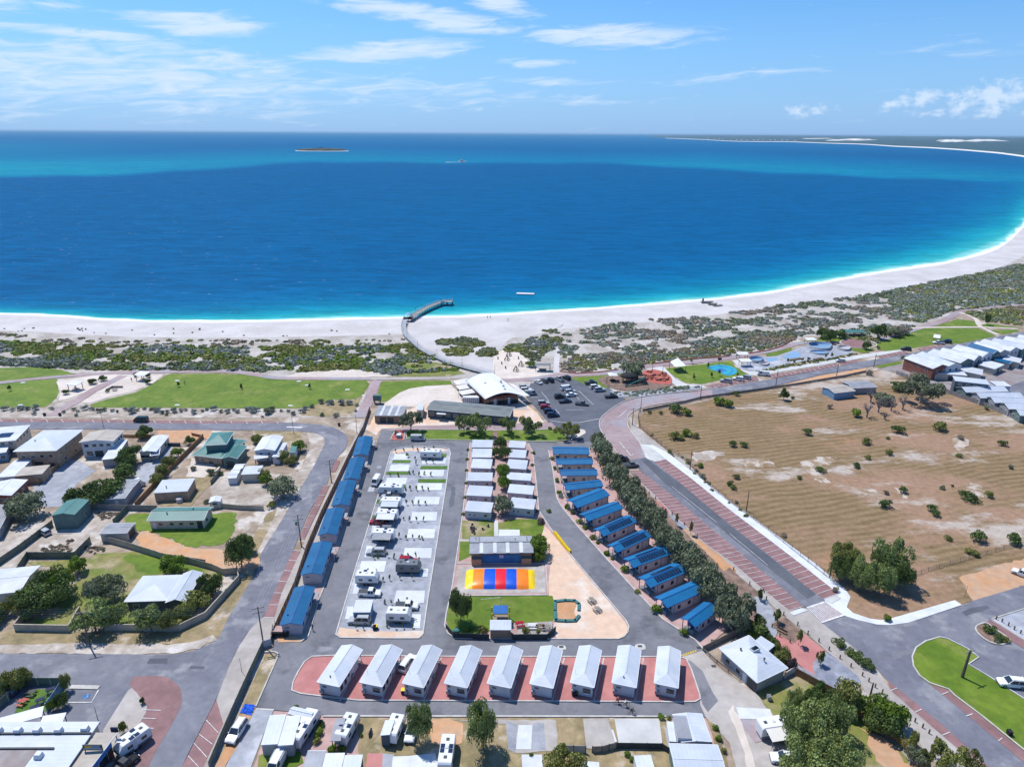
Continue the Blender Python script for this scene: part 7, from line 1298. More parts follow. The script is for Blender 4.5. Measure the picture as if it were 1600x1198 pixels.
for k, (x, y, big) in enumerate(((795,556,1),(792,563,1),(814,572,1),(806,580,1),(778,561,0),(784,569,0),(790,576,0),(810,561,0))):
    r = empty('log_climber' if big else 'log_stump', P(x, y)); meta(r, f'{"brown log climbing frame" if big else "small upright log"} on the pale sandpit, {ORD[k%4]} from the sea', 'play log', 'log play pieces on the sandpit'); R_ = 1.1 if big else .3
    if big:
        for a_ in range(5): t = 6.2832*a_/5; MB().tube((1.5*math.cos(t), 1.5*math.sin(t), 0), (.15*math.cos(t), .15*math.sin(t), 2.5), .14, n=6).build('log', 'timber', r)
        MB().tube((-1.3, 0, .8), (1.3, 0, .8), .12, n=6).build('cross_log', 'timber', r)
    else: MB().tube((0, 0, 0), (0, 0, 1.3), .3, .26, 8).build('log', 'timber', r)
# playground
r = empty('playground_tower', P(990, 598)); meta(r, 'dark climbing tower with turquoise slide in the foreshore playground', 'play tower')
m = MB()
for a_ in range(7): t = 6.2832*a_/7; MB().tube((-2+3.2*math.cos(t), 1+2.4*math.sin(t), 0), (-2+2.0*math.cos(t), 1+1.6*math.sin(t), 3.6), .14, n=6).build('post', 'timber', r)
MB().dome((-2, 1, 2.6), 4.0, 3.0, 1.6, 12, 4).build('net_shell', 'cl_black', r); MB().box(-4.4, .4, -.8, 2.8, 2.3, 2.5).build('platform', 'timbergrey', r); MB().box(1.5, 5.5, -1.5, 2.5, 0, 2.6, top=(.5, .5)).build('rock_base', 'mulch', r)
m = MB(); N_ = 10; pts = [(5.0-.95*i-.0, -1.0-.9*i*.45, 3.0-2.7*(i/N_)**.85) for i in range(N_+1)]
for a_, b_ in zip(pts[:-1], pts[1:]): m.add([(a_[0], a_[1]-.6, a_[2]+.3), (a_[0], a_[1]-.45, a_[2]), (a_[0], a_[1]+.45, a_[2]), (a_[0], a_[1]+.6, a_[2]+.3), (b_[0], b_[1]-.6, b_[2]+.3), (b_[0], b_[1]-.45, b_[2]), (b_[0], b_[1]+.45, b_[2]), (b_[0], b_[1]+.6, b_[2]+.3)], [(0,1,5,4), (1,2,6,5), (2,3,7,6)])
m.build('slide', 'teal', r)
for k in range(26):
    x, y = 1006+RNG.random()*38, 582+RNG.random()*14; s = RNG.uniform(.5, 1.3); p = P(x, y); o = MB().box(-s, s, -s*.7, s*.7, -.1, s*.9, top=(s*.3, s*.2)).build('rock', 'rockred'); o.location = p; o.rotation_euler = (0, 0, RNG.random()*3); meta(o, None, 'rock', 'red play rocks'); AUTO.append((o, 'red play rock in the playground', x, y))
for k, (x, y, t_) in enumerate(((1019,584,566),(1035,586,572),(948,600,590))): pole(x, y, t_, f'tall dark timber pole in the playground, {["left of pair", "right of pair", "beside the umbrella swing"][k]}', 0, False, .14, 'play_pole')
r = empty('umbrella_seat', P(957, 595)); meta(r, 'white square umbrella over a dark basket at the playground left', 'umbrella'); MB().tube((0, 0, 0), (0, 0, 3.4), .08, n=6).build('pole', 'darkmetal', r); m = MB(); m.add([(-1.9,-1.9,3.0),(1.9,-1.9,3.0),(1.9,1.9,3.0),(-1.9,1.9,3.0),(0,0,3.7)], [(0,1,4),(1,2,4),(2,3,4),(3,0,4)]); m.build('canopy', 'sailwhite', r); MB().dome((0, 0, .2), 1.6, 1.2, .6, 10, 3).build('basket', 'cl_black', r)
for (q_, hs, lb) in (([(1045,569),(1056,563.5),(1072,575),(1060,572)], (3.2,4.6,3.4,3.8), 'large triangular white shade sail over the park tables'),):
    vs = [P(x, y, 0) for x, y in ((1046,576),(1058,572),(1071,582),(1054,583))]; c_ = vs[0].copy(); rr = empty('shade_sail', c_); meta(rr, lb, 'shade sail'); m = MB(); vz = [v_-c_+Vector((0, 0, h_)) for v_, h_ in zip(vs, (3.4, 4.1, 3.2, 3.0))]; slab(m, [vz[::-1]], .06); m.build('sail', 'sailwhite', rr)
    for p in vz: MB().tube((p.x, p.y, 0), p, .1, n=6).build('post', 'darkmetal', rr)
# basketball court
def disc(name, x, y, rx, ry, mt_, lvl, cut=None, n_=40):
    c = P(x, y); sx = (P(x+rx, y)-P(x-rx, y)).length/2; sy = (P(x, y-ry)-P(x, y+ry)).length/2; z = .02+lvl*.022
    o = mobj(name, [(c.x+sx*math.cos(6.2832*i/n_), c.y+sy*math.sin(6.2832*i/n_), z) for i in range(n_)], [tuple(range(n_))], mt_); o['kind'] = 'structure'
area('ball_court', [(1105,573),(1118,570),(1128,569.5),(1142,572),(1150,576),(1152,580),(1149,584),(1138,587),(1134,586),(1120,580),(1108,576)], 'courtteal', 6); area('court_key', [(1117,577),(1128,574.5),(1136,579),(1125,582)], 'courtblue', 7); ribbon('court_line', [(1108,575),(1124,572),(1138,573.5),(1145,578),(1141,583),(1136,585.5)], .35, 'courtblue', lvl=8)
r = empty('basketball_hoop', P(1123, 571)); meta(r, 'basketball hoop at the far side of the blue court', 'basketball hoop'); MB().tube((0, 0, 0), (0, 0, 3.2), .1, n=6).build('post', 'darkmetal', r); MB().box(-.9, .9, -.5, -.42, 2.8, 3.9).build('backboard', 'cl_black', r)
# skate park: raised concrete plaza with sloping bowls
area('skate_plaza', [(1152,575),(1166,565),(1184,558),(1214,556),(1236,548),(1250,542),(1280,538),(1310,540),(1330,548),(1334,552),(1310,556),(1290,562),(1250,565),(1218,572),(1192,579),(1170,580)], 'gravel', 6)
area('skate_blue', [(1196,560),(1214,558.5),(1216,563),(1200,565)], 'w_blue', 7); area('skate_blue', [(1225,556),(1242,548),(1252,553),(1248,560),(1230,562)], 'w_blue', 7)
def bowl(x, y, rx, ry, depth, label, mt_='w_blue'):
    c = P(x, y); sx = (P(x+rx, y)-P(x-rx, y)).length/2; sy = (P(x, y-ry)-P(x, y+ry)).length/2; r = empty('skate_bowl', c); meta(r, label, 'skate bowl'); rows = [(1.18, .16), (1.06, depth), (1.0, depth), (.93, depth*.45), (.82, .22), (.0, .2)]; n_ = 28; v = []
    for q_, z in rows:
        for i in range(n_): t = 6.2832*i/n_; k = 1+.14*math.sin(2*t+x)+.07*math.sin(3*t); v.append((sx*q_*k*math.cos(t), sy*q_*k*math.sin(t), z))
    f = [(k*n_+i, k*n_+(i+1) % n_, (k+1)*n_+(i+1) % n_, (k+1)*n_+i) for k in range(len(rows)-1) for i in range(n_)]; mobj('bowl', v, f, ['w_grey', mt_], r, fm=[0 if q_ < 2*n_ else 1 for q_ in range(len(f))], smooth=False)
bowl(1281, 543, 19, 4.2, 1.5, 'largest blue-bottomed skate bowl at the far right of the skate park'); bowl(1181, 564, 11, 3.2, 1.4, 'skate bowl at the left end of the skate park beside the shelters'); bowl(1319, 545.5, 10, 2.6, 1.2, 'small brownish skate bowl at the right end of the skate park', 'w_lilac'); bowl(1280, 552, 15, 2.0, .9, 'shallow blue skate bowl in front of the largest one'); bowl(1194, 570, 7, 2.0, 1.0, 'round pale skate mound at the near left of the skate park', 'w_lilac')
for x, y, lb in ((1163,572,'white-roofed skate park shelter, nearer of two at the left'), (1159,561,'white-roofed skate park shelter, farther of two at the left'), (1265,538,'white-roofed shelter behind the largest skate bowl')):
    r = empty('small_shelter', P(x, y), .1); meta(r, lb, 'shelter'); m = MB(); slab(m, [[(-2.6,-1.8,2.8),(2.6,-1.8,2.8),(2.6,1.8,3.1),(-2.6,1.8,3.1)]], .12); m.build('roof', 'sailwhite', r)
    for sx in (-2.1, 2.1):
        for sy in (-1.4, 1.4): MB().box(sx-.09, sx+.09, sy-.09, sy+.09, 0, 2.8).build('post', 'w_grey', r)
for x0_, y0_, x1_, y1_, lb in ((1232,564,1251,561,'long dark low ramp box in the skate park'), (1272,563,1284,560.5,'short dark ramp box right of the long one')):
    fence([(x0_, y0_), (x1_, y1_)], .7, 'timber', lb, 'timber', 4, 'ramp', 'ramp_box', 1.6)
r = empty('shade_canopy', P(1328, 525)); meta(r, 'low turquoise shade canopy among trees behind the fire pit', 'canopy'); m = MB(); m.add([(-7,-1.5,2.4),(7,-1.5,2.4),(8,2,2.8),(-5,2.5,3.0)], [(0,1,2,3)]); m.build('canopy', 'teal', r)
for sx in (-6, 6): MB().tube((sx, 0, 0), (sx, 0, 2.6), .1, n=6).build('post', 'darkmetal', r)
table(1464, 529, 'picnic tables group on the far lawn by the sea road', 'timbergrey', 0, 2.2); shelter('small_shelter', 'small cream shelter on the far right lawn', (1458,528),(1469,528),(1470,523.5), 2.6, 'sail')
for k, (x, y) in enumerate(((36,598),(32,633),(277,595),(277,633),(480,602),(454,634),(543,609),(467,596))):
    r = empty('paving_stone', (*P(x, y).xy, .0)); meta(r, None, 'slab', 'white slabs in the lawns'); AUTO.append((r, 'small white slab lying in the lawn', x, y)); MB().box(-.9, .9, -.55, .55, .05, .18).build('slab', 'w_white', r)
# bollards
BL = [(1006,764),(1014,772),(1024,780),(1050,804),(1069,821),(1089,840),(1146,891),(1171,914),(1197,937),(1224,961),(1246,977),(1262,991),(1279,1003),(1295,1016),(1312,1029),(1329,1042),(1347,1056),(1357,1065),(1367,1074),(1378,1083),(1418,1118),(1429,1128),(1441,1137),(1451,1146),(1462,1156),(1206,980),(1218,995),(1234,1004),(1556,968),(1565,972),(1575,978),(1584,984),(1594,990)]
proto_b = MB().tube((0, 0, -.1), (0, 0, 1.05), .14, .13, 8).dome((0, 0, 1.05), .13, .13, .06, 8, 2).build('bollard', 'timber'); first = True
for x, y in BL:
    o = proto_b if first else proto_b.copy()
    if not first: COL.objects.link(o)
    first = False; o.location = P(x, y); meta(o, None, 'bollard', 'timber bollards along the footpaths'); AUTO.append((o, 'timber bollard', x, y))
r = empty('bench', P(1221, 988), math.radians(-45)); meta(r, 'dark bench on the brown mulch beside the red rubber path', 'bench'); MB().box(-1.1, 1.1, -.25, .25, .4, .47).build('seat', 'timber', r); MB().box(-1.1, 1.1, .22, .28, .5, .95).build('backrest', 'timber', r)
for sx in (-.9, .9): MB().box(sx-.05, sx+.05, -.22, .22, .1, .4).build('leg', 'darkmetal', r)
# ------------------------------------------------------------------ poles and wires
pa = pole(412, 1008, 948, 'big leaning power pole with cross-arms at the junction by the park gate', 2); pb = pole(141, 1010, 955, 'power pole on the sandy verge in front of the cream walls', 1)
pc = pole(471, 854, 804, 'power pole with green transformer beside the timber fence', 2, trans=True); pd = pole(518, 754, 718, 'power pole between road and timber fence, second from the bend', 2); pe = pole(558, 679, 648, 'thin pole with single arm at the road bend', 0, True, .1, 'street_light'); 
pole(459, 678, 646, 'slim street light beside the curved top street', 0, True, .08, 'street_light'); pole(164, 675, 643, 'slim street light in front of the tan-roofed house', 0, True, .08, 'street_light')
ph = pole(988, 664, 638, 'pole on the verge inside the brick street curve', 1); pi_ = pole(1001, 644, 611, 'dark lamp post at the corner of the dry paddock', 0, True, .1, 'street_light'); pj = pole(1078, 734, 704, 'power pole at the paddock fence beside the gravel patch', 0); pk = pole(1166, 798, 768, 'power pole at the paddock fence, middle of the brick bays', 0); pl = pole(1296, 902, 868, 'power pole beneath the big gum tree at the paddock corner', 0)
pole(1094, 625, 602, 'power pole on the sea road where brick turns to asphalt', 0); pole(1212, 603, 578, 'power pole on the orange verge opposite the skate park', 0); pole(1307, 587, 567, 'power pole on the sea road behind the blue shed', 0); pole(1365, 574, 553, 'power pole on the sea road before the townhouses', 0); pole(1357, 1097, 1066, 'bare wooden pole among the bushes beside the verge', 0, r0=.2)
pm = pole(1503, 1058.6, 1016, 'dark tall power pole standing on the right grass island', 1, r0=.3); pole(378, 1050, 1029, 'thin street sign post on the pale verge', 0, r0=.05, name='sign_post'); pole(431, 985, 968, 'thin post at the end of the timber fence', 0, r0=.06, name='sign_post'); pole(153, 1124, 1114, 'small floodlight pole behind the shop roof', 0, False, .06, 'lamp_post')
pole(1507, 932, 921, 'small road sign post at the orange drive', 0, r0=.05, name='sign_post')
wires('power_line', 'power lines from the junction pole to the verge pole', pa, pb, n=4); wires('power_line', 'power lines leaving the verge pole to the left edge', pb, (P(-260, 1010).x, P(-260, 1010).y, pb[2]), n=4); wires('power_line', 'power lines between junction pole and transformer pole', pa, pc, n=3); wires('power_line', 'power lines between transformer pole and the next pole', pc, pd, n=3); wires('power_line', 'power lines from the second pole to the bend pole', pd, pe, n=2)
# ------------------------------------------------------------------ vehicles
CP = 'cars in the beach car park'
for a in [(221,659,-90,'van','green','dark green van driving on the top street',None), (841,599,-32,'sedan','white','white car, leftmost of the far row in the beach car park',CP), (850,597,-32,'suv','grey','grey car, second of the far row in the beach car park',CP), (859,596,-32,'suv','black','black car, third of the far row in the beach car park',CP),
 (874,594.5,-32,'ute','silver','silver pickup, fourth of the far row in the beach car park',CP), (885,592.5,-32,'suv','black','black wagon, rightmost of the far row in the beach car park',CP), (819,606.5,80,'hatch','silver','silver hatchback beside the cafe, farthest of three',CP), (822,611.5,80,'suv','white','white car beside the cafe, middle of three',CP), (829,617,80,'van','silver','silver van beside the cafe, nearest of three',CP),
 (923,600,70,'ute','navy','navy pickup at the grass edge of the car park',CP), (930,607,75,'suv','white','white car at the right side of the car park',CP), (937,611.5,75,'wagon','silver','silver wagon, nearest of three at the right of car park',CP), (885,609,70,'van','white','white van in the centre rows of the car park',CP), (891,614.5,70,'wagon','silver','silver car behind the white van in the centre rows',CP), (893,619,70,'sedan','white','white sedan in the centre rows, nearest of its line',CP),
 (875,622,75,'suv','black','black car alone left in the centre of the car park',CP), (883,629,75,'ute','navy','navy pickup in front of the lone black car',CP), (909,633,100,'ute','grey','grey pickup in the near centre of the car park',CP), (955,621.5,80,'ute','black','black pickup near the car park exit to brick street',CP), (849,632.5,80,'wagon','silver','silver wagon at the left edge below the cafe',CP), (852,638,80,'hatch','red','red hatchback at the left edge of the car park',CP), (859,645,75,'suv','navy','navy car at the near left corner, farther of pair',CP), (864,651,75,'suv','navy','navy car at the near left corner, nearer of pair',CP),
 (1134,597.5,-60,'wagon','silver','silver car parked by the ball court, left of three',None), (1153,594.5,-60,'suv','white','white car parked by the ball court, middle of three',None), (1164,592,-60,'suv','silver','silver car parked by the ball court, right of three',None), (1192,586.5,-75,'van','white','white van parked beside the skate park path',None), (1313,565.5,-75,'hatch','white','white car parked at the end of the skate park bays',None), (1415,547.5,-70,'suv','black','black car parked on brick bays by the far lawn',None), (1466,537.5,-75,'ute','white','white pickup parked opposite the townhouses',None), (1478,536,-70,'wagon','navy','navy wagon parked opposite the townhouses',None),
 (971,719.5,78,'suv','black','black car parked at the top of the long brick bays',None), (985,729,76,'ute','grey','dark grey pickup parked beside the black car on brick bays',None), (1600,901,-42,'ute','white','white pickup on the orange drive at the right edge',None), (1579,1071,-82,'wagon','white','white station wagon beside the right grass island',None), (371,1147,190,'wagon','white','white four wheel drive parked on dirt by the green fence',None), (588,755,186,'van','white','small white van driving down the park road',None), (653,688,90,'van','silver','silver van at the far end of the park by the lawn',None),
 (610,778,-88,'ute','silver','silver pickup beside the farthest-left long caravan',None), (590,818,-88,'hatch','red','maroon car mostly hidden under the white awning',None), (600,831,-88,'suv','grey','dark grey car between two caravans on the gravel',None), (588,866,-88,'wagon','silver','silver wagon at the left column of gravel pitches',None), (638,880,92,'suv','red','bright red car beside the dark-walled caravan',None), (578,930,92,'ute','white','white pickup parked beside the motorhome on gravel',None), (562,973,-88,'wagon','silver','pale four wheel drive at the bottom left of the gravel island',None), (636,950,92,'ute','white','white pickup behind the bottom right caravan on the gravel',None),
 (637,1040,22,'wagon','white','white car parked between second and third grey-roofed cabins',None), (643,1146,183,'sedan','white','white car parked beside the left gum tree trunk',None), (1226,1190,-82,'wagon','white','white four wheel drive at the bottom under the leafy tree',None), (216,757,-60,'ute','white','white pickup behind the long pale open shed',None), (70,834,-60,'hatch','silver','small silver car wreck on the bare yard by the green fence',None), (10,1085,-80,'suv','navy','dark blue car at the left edge beside the courtyard screen',None), (434,1196,188,'van','white','white van nose at the bottom edge beside the lawn patch',None), (193,1202,25,'ute','black','dark pickup with open tray at the bottom edge near the shop',None)]:
    car(*a)
caravan(210, 1167, 213, 'white motorhome with blue shadow side on the brick parking', L_=5.6, H_=2.75, solar=3, group=None, body='car_white')
van(611, 772, -88, 'long white caravan at the top left of the gravel island', L_=7.4, H_=2.9, solar=2); van(611, 792.5, -88, 'white caravan with grey awning, below the green turf strip', L_=6.2, awn=-1, awnmat='r_paleX'); van(605, 812, -88, 'white caravan with bright white awning in the left column', L_=6.2, awn=-1, awnmat='sailwhite', solar=2); van(599, 843, -88, 'white caravan with wide pale grey awning in the left column', L_=6.2, awn=-1, awnmat='w_grey', solar=2)
van(639, 893, 92, 'dark-walled caravan with white roof, beside the red car', L_=6.0, awn=None, body='car_grey', solar=1); van(575, 911, 92, 'white camper with cab nose and skylight on the left pitches', L_=5.4, H_=2.9, solar=1); van(624, 970, 92, 'white caravan with small windows at the bottom right pitch', L_=5.4, H_=2.9)
bld('tent_annex', 'big white camper trailer tent above the pale four wheel drive', 'tent', (551,955.5),(578.5,955.5),(583,939), 2.5, 'skill', 'x', .3, 'w_blue', 'r_white', .06, {'s': []})
van(655, 713, -88, 'white caravan with blue side and turf beside it, top right of gravel', L_=6.0)if 0 else None
van(674, 716, 92, 'pale blue-sided caravan at the top right of the gravel island', L_=7.0, H_=2.8, body='car_white', solar=1)
r = empty('quad_bike', P(440, 990)); meta(r, 'dark box trailer parked at the end of the nearest blue-roofed cabin', 'trailer'); MB().box(-1.8, 1.8, -1.2, 1.2, .5, 1.3).build('box', 'cl_black', r); MB().box(-1.5, 1.5, -.9, .9, 1.3, 1.42).build('load', 'cabpave', r)
for s in (-1, 1): MB().tube((s*1.1, -1.25, .35), (s*1.1, -1.05, .35), .35, n=10).build('wheel', 'tyre', r)
r.name = 'box_trailer'
bicycle(964.5, 1099, 70, 'red bicycle ridden on the park road, leftmost rider', 'car_red'); person(964.5, 1099, 'cyclist in red on the park road, leftmost of three', 'cl_red', 'cl_black', 'ride', 70); bicycle(977, 1104, 70, 'dark bicycle ridden on the park road, middle rider'); person(977, 1104, 'cyclist in white top on the park road, middle of three', 'cl_white', 'cl_black', 'ride', 70); bicycle(987, 1116, 80, 'small dark bicycle, nearest rider on the park road'); person(987, 1116, 'cyclist in dark clothes, nearest of three on the park road', 'cl_black', 'cl_navy', 'ride', 80, h=1.5)
bicycle(579, 1147, 5, 'dark motor scooter under a cover between two caravans', 'cl_navy', True); person(489, 985, 'person in dark clothes walking on the road by the nearest blue-roofed cabin', 'cl_navy', 'cl_grey', 'walk', 200); person(761.5, 494.6, 'person standing at the water edge, left of two', 'cl_navy', 'cl_black', 'stand', 20, -1.3); person(766, 494.4, 'person standing at the water edge, right of two', 'cl_black', 'cl_navy', 'stand', 0, -1.3); person(793.5, 500, 'person alone on the sand right of the pair', 'cl_black', 'cl_grey', 'walk', 90, -.8); person(649, 487, 'person walking on the jetty', 'cl_navy', 'cl_black', 'walk', 40, .78); person(289, 601, 'person walking on the big lawn', 'cl_navy', 'cl_grey', 'walk', 90); person(863, 1000 if 0 else 985, 'person at the end of the dark playground fence', 'cl_white', 'cl_black', 'stand', 90); person(206, 596, 'person standing on the pale patio near the right picnic shelter', 'cl_black', 'cl_black', 'stand', 0); person(1208, 1176, 'person in white top under the leafy tree by the caravan', 'cl_white', 'cl_grey', 'stand', 90); person(1214, 1180, 'person in dark clothes beside the one in white under the tree', 'cl_black', 'cl_navy', 'stand', -90)
# ------------------------------------------------------------------ trees and bushes
for t in [(38,808,58,6.5,'grey'),(130,792,56,5.5,'dark'),(162,785,58,6,'dark'),(182,772,40,5,'dark'),(206,722,36,5.5,'dark'),(228,683,28,4,'dark'),(194,748,36,4.5,'dark'),(198,733,30,4.5,'dark'),(246,757,22,3.2,'olive'),(256,743,24,3.6,'olive'),(266,728,24,3.4,'olive'),(279,712,22,3,'bright'),(297,694,18,3,'dark'),
 (443,777,46,6,'grey'),(417,759,22,3.2,'bright'),(411,749,22,3,'olive'),(470,706,24,3.5,'bright'),(440,720,24,3,'olive'),(455,724,22,2.6,'olive'),(404,692,20,3,'olive'),(330,742,12,2,'grey'),
 (124,894,28,4,'bright'),(55,966,32,4,'dark'),(12,958,28,3.4,'olive'),(34,956,28,3.0,'olive'),(-2,974,30,3.6,'dark'),(150,986,60,6.0,'euc'),(182,975,36,5,'euc'),(238,986,52,5.5,'euc'),(268,984,30,4.5,'olive'),(306,952,46,4,'olive'),(290,968,30,4,'olive'),(330,930,36,5,'dark'),(271,893,34,4,'bright'),
 (20,1084,38,4.5,'olive'),(38,1074,30,4.2,'olive'),(106,1080,16,4,'olive'),(99,1106,20,3.2,'dark'),(85,1112,20,2.4,'bright'),(195,1146,13,2.4,'bright'),(223,1100,9,1.6,'dark'),
 (783,702,24,4.5,'dark'),(790,718,22,4.5,'dark'),(776,714,14,3.5,'olive'),(782,750,26,5,'bright'),(790,765,24,4,'bright'),(845,870,34,5,'bright'),(838,858,20,4,'olive'),(842,877,20,2.8,'bright'),(785,803,34,5.2,'grey'),
 (941,715,34,6,'grey'),(934,700,24,5,'grey'),(953,735,36,6,'grey'),(962,757,36,6,'grey'),(976,777,36,6,'grey'),(970,765,26,5,'dark'),(988,795,40,6,'grey'),(1003,815,42,6,'grey'),(1020,830,36,6,'grey'),(1040,862,40,6,'grey'),(1030,846,36,5.5,'grey'),(1062,884,44,6.5,'grey'),(1084,902,46,6.5,'grey'),(1096,922,44,6.5,'grey'),(1112,942,46,6.5,'grey'),(1130,952,34,6,'grey'),(1150,984,50,7,'grey'),(1130,975,34,6,'grey'),
 (1180,992,40,4,'dark'),(1176,997,24,3,'bright'),(1204,1014,26,3.2,'dark'),(1220,1034,28,3.2,'olive'),(1234,1046,16,3,'purple'),(1212,1024,18,3,'olive'),
 (1324,1108,50,5.5,'olive'),(1345,1118,38,3.5,'bright'),(1378,1122,44,4.5,'bright'),(1390,1130,46,4.5,'bright'),(1368,1140,44,4.2,'dark'),(1385,1150,44,4.0,'dark'),(1426,1165,14,3,'olive'),(1430,1190,34,2.6,'grey'),(1418,1168,24,2.2,'olive'),
 (828,574,18,2.6,'bright'),(1224,625,15,5,'dark'),(990,590,38,6.5,'grey'),(1371,530,24,8,'dark'),(1398,526,26,4.5,'grey'),(1290,536,20,6.5,'dark'),(1298,534,16,6,'dark'),(1311,528,20,4.5,'dark'),(1408,522,26,4,'brown'),(1353,546,14,4,'dark'),(1284,528,18,5.5,'dark'),(1541,508,9,6,'dark'),
 (146,600,13,2.4,'dark'),(161,595,13,2.4,'dark'),(232,590,9,2.2,'dark'),(232,600,9,2.2,'dark'),(212,589,7,2,'dark'),(1380,630,32,4,'grey'),(1402,610,26,3.2,'dark'),(1414,608,22,3,'dark'),(1430,598,34,4,'brown'),(620,681,7,2,'brown')]:
    x, y, w_, h_, lv = t; k_ = 1.12 if 930 < x < 1160 and y > 690 and lv == 'grey' else 1; tree(x, y, w_*1.14*k_, h_*1.08*k_, lv)
for t in [(75,944,84,7.5,'dark','large spreading dark green tree'),(100,925,50,7,'bright','bright-topped broad tree'),(168,944,66,7.5,'grey','broad grey-green tree'),(378,886,50,9,'dark','tall dark tree with bare forked trunks'),(384,862,30,5.5,'olive','olive-topped small tree'),(720,972,40,9,'dark','tall dense dark tree on the kids lawn'),
 (655,1160,48,9,'euc','tall green gum tree standing right of a white car'),(755,1172,58,11,'euc','tall leafy gum tree between motorhome and empty slabs'),(884,1225,78,7,'olive','olive green tree crown at the bottom edge'),(1268,1168,84,9,'euc','very large leafy tree filling the lower right'),(1240,1150,56,8,'euc','left-hand big leafy tree'),(1298,1150,60,8.5,'euc','upper right big leafy tree'),(1300,1205,80,8,'euc','lowest big leafy tree'),(1250,1215,80,8,'euc','bottom left big leafy tree'),(1275,1122,50,8,'dark','darker leafy top tree'),(1240,1118,36,6,'euc','smaller leafy tree beside the caravan'),
 (1316,894,46,9,'olive','yellow-green topped big tree at the paddock corner'),(1313,906,46,7,'dark','dark green tree below the yellow-green one'),(1344,922,44,9.5,'euc','gum tree with pale forked trunk at the paddock corner'),(1384,906,62,12,'euc','large open gum tree at the paddock corner'),(1404,918,48,8.5,'dark','dark right part of the paddock corner trees'),(1372,930,46,9,'euc','nearest gum tree of the paddock corner clump')]:
    x, y, w_, h_, lv, ds = t; tree(x, y, w_, h_, lv, 'big', lab=None, desc=ds)
for t in [(642,673,38,7.5,'grey','grey gum tree beside the double garage'),(725,676,26,6.5,'euc','slender gum tree on the lawn strip'),(747,678,42,8,'euc','spreading gum tree on the lawn strip'),(793,677,26,6.5,'euc','gum tree right of the brick crossing path'),(829,679,36,8,'euc','tall gum tree near the car park corner'),(886,684,38,6,'olive','round-topped olive tree at the lawn strip end'),(1437,629,66,11,'grey','very big spreading gum tree beside the estate'),(1475,1204,50,6,'olive','thin olive gum tree at the bottom right'),(1512,1212,40,5,'olive','rightmost thin olive tree at the bottom'),(1445,1196,22,4,'olive','small olive tree at the bottom right'),(738,832,10,2,'brown','small bare tree')]:
    x, y, w_, h_, lv, ds = t; tree(x, y, w_*1.15, h_*1.05, lv, 'gum', desc=ds, name='gum_tree', mt='barkpale')
# bare grey trees in the paddock
def baretree(x, y, h, label, seed):
    g = random.Random(seed); m = MB()
    def br(a, d, l, r_, k):
        b = a+d*l; m.tube(a, b, r_, r_*.7, 5 if k < 3 else 3, cap=False)
        if k < 6:
            for _ in range(2 if k else 6):
                q = (d+Vector((g.uniform(-.75,.75), g.uniform(-.75,.75), g.uniform(-.25,.45)))).normalized(); br(b, q, l*g.uniform(.68,.85), r_*.66, k+1)
    br(Vector((0,0,0)), Vector((0,0,1)), h*.23, .34, 0); o = m.build('bare_tree', 'twig'); o.location = P(x, y); meta(o, label, 'tree', 'bare grey trees in the paddock')
for k, (x, y, h_, lb) in enumerate(((1354,652,7,'bare grey leafless tree, leftmost of the bare clump in the paddock'), (1372,644,7,'bare grey leafless tree, second from left in the paddock clump'), (1392,642,6.5,'bare grey leafless tree, third from left in the paddock clump'), (1410,640,6.5,'bare grey leafless tree beside the very big gum tree'), (1360,628,6,'bare grey leafless tree behind the clump near the grey shed'), (1382,655,3,'low bare grey thicket at the front of the clump'))): baretree(x, y, h_, lb, k+3)
for t in [(1402,676,23,'dark'),(1467,672,28,'olive'),(1387,686,9,'olive'),(1354,694,20,'olive'),(1499,686,14,'brown'),(1565,696,17,'dark'),(1388,710,16,'olive'),(1355,717,12,'olive'),(1338,730,15,'dark'),(1282,737,16,'dark'),(1498,714,12,'olive'),(1578,732,11,'grey'),(1411,770,18,'dark'),(1384,772,11,'brown'),(1471,764,12,'grey'),(1488,760,6,'dark'),(1510,781,28,'dark'),(1522,784,20,'dark'),(1544,776,18,'olive'),(1381,792,24,'dark'),(1455,798,20,'dark'),(1462,806,18,'dark'),(1481,843,15,'olive'),(1528,846,30,'dark'),(1583,848,30,'dark'),(1513,864,16,'olive'),(1523,868,18,'olive'),(1424,897,13,'brown'),
 (1122,632,26,'bright'),(1136,635,22,'bright'),(1058,645,28,'dark'),(1072,648,20,'bright'),(1052,685,24,'olive'),(1064,687,16,'olive'),(1075,681,20,'bright'),(1086,684,14,'olive'),(1144,697,17,'dark'),(1162,698,15,'dark'),(1238,623,8,'dark'),(1260,679,18,'dark'),(1150,618,14,'dark'),(1249,748,10,'olive'),(1150,748,13,'dark'),(1140,758,13,'dark'),(1146,764,13,'dark'),(1015,646,9,'dark'),(1032,647,9,'dark'),(1296,638,12,'brown'),(1098,746,13,'grey'),(1094,730,14,'bright'),(1151,786,9,'brown'),(1357,586,14,'brown'),(1335,650,24,'bright'),(1540,640,12,'grey'),(1046,707,10,'olive'),(1224,838,12,'brown'),(1305,924,14,'brown')]:
    bush(t[0], t[1], t[2], t[3], desc={'dark':'dark green round bush','olive':'low olive green bush','bright':'bright green bush','brown':'small brownish dry bush','grey':'grey-green bush'}[t[3]], group='bushes of the dry paddock')
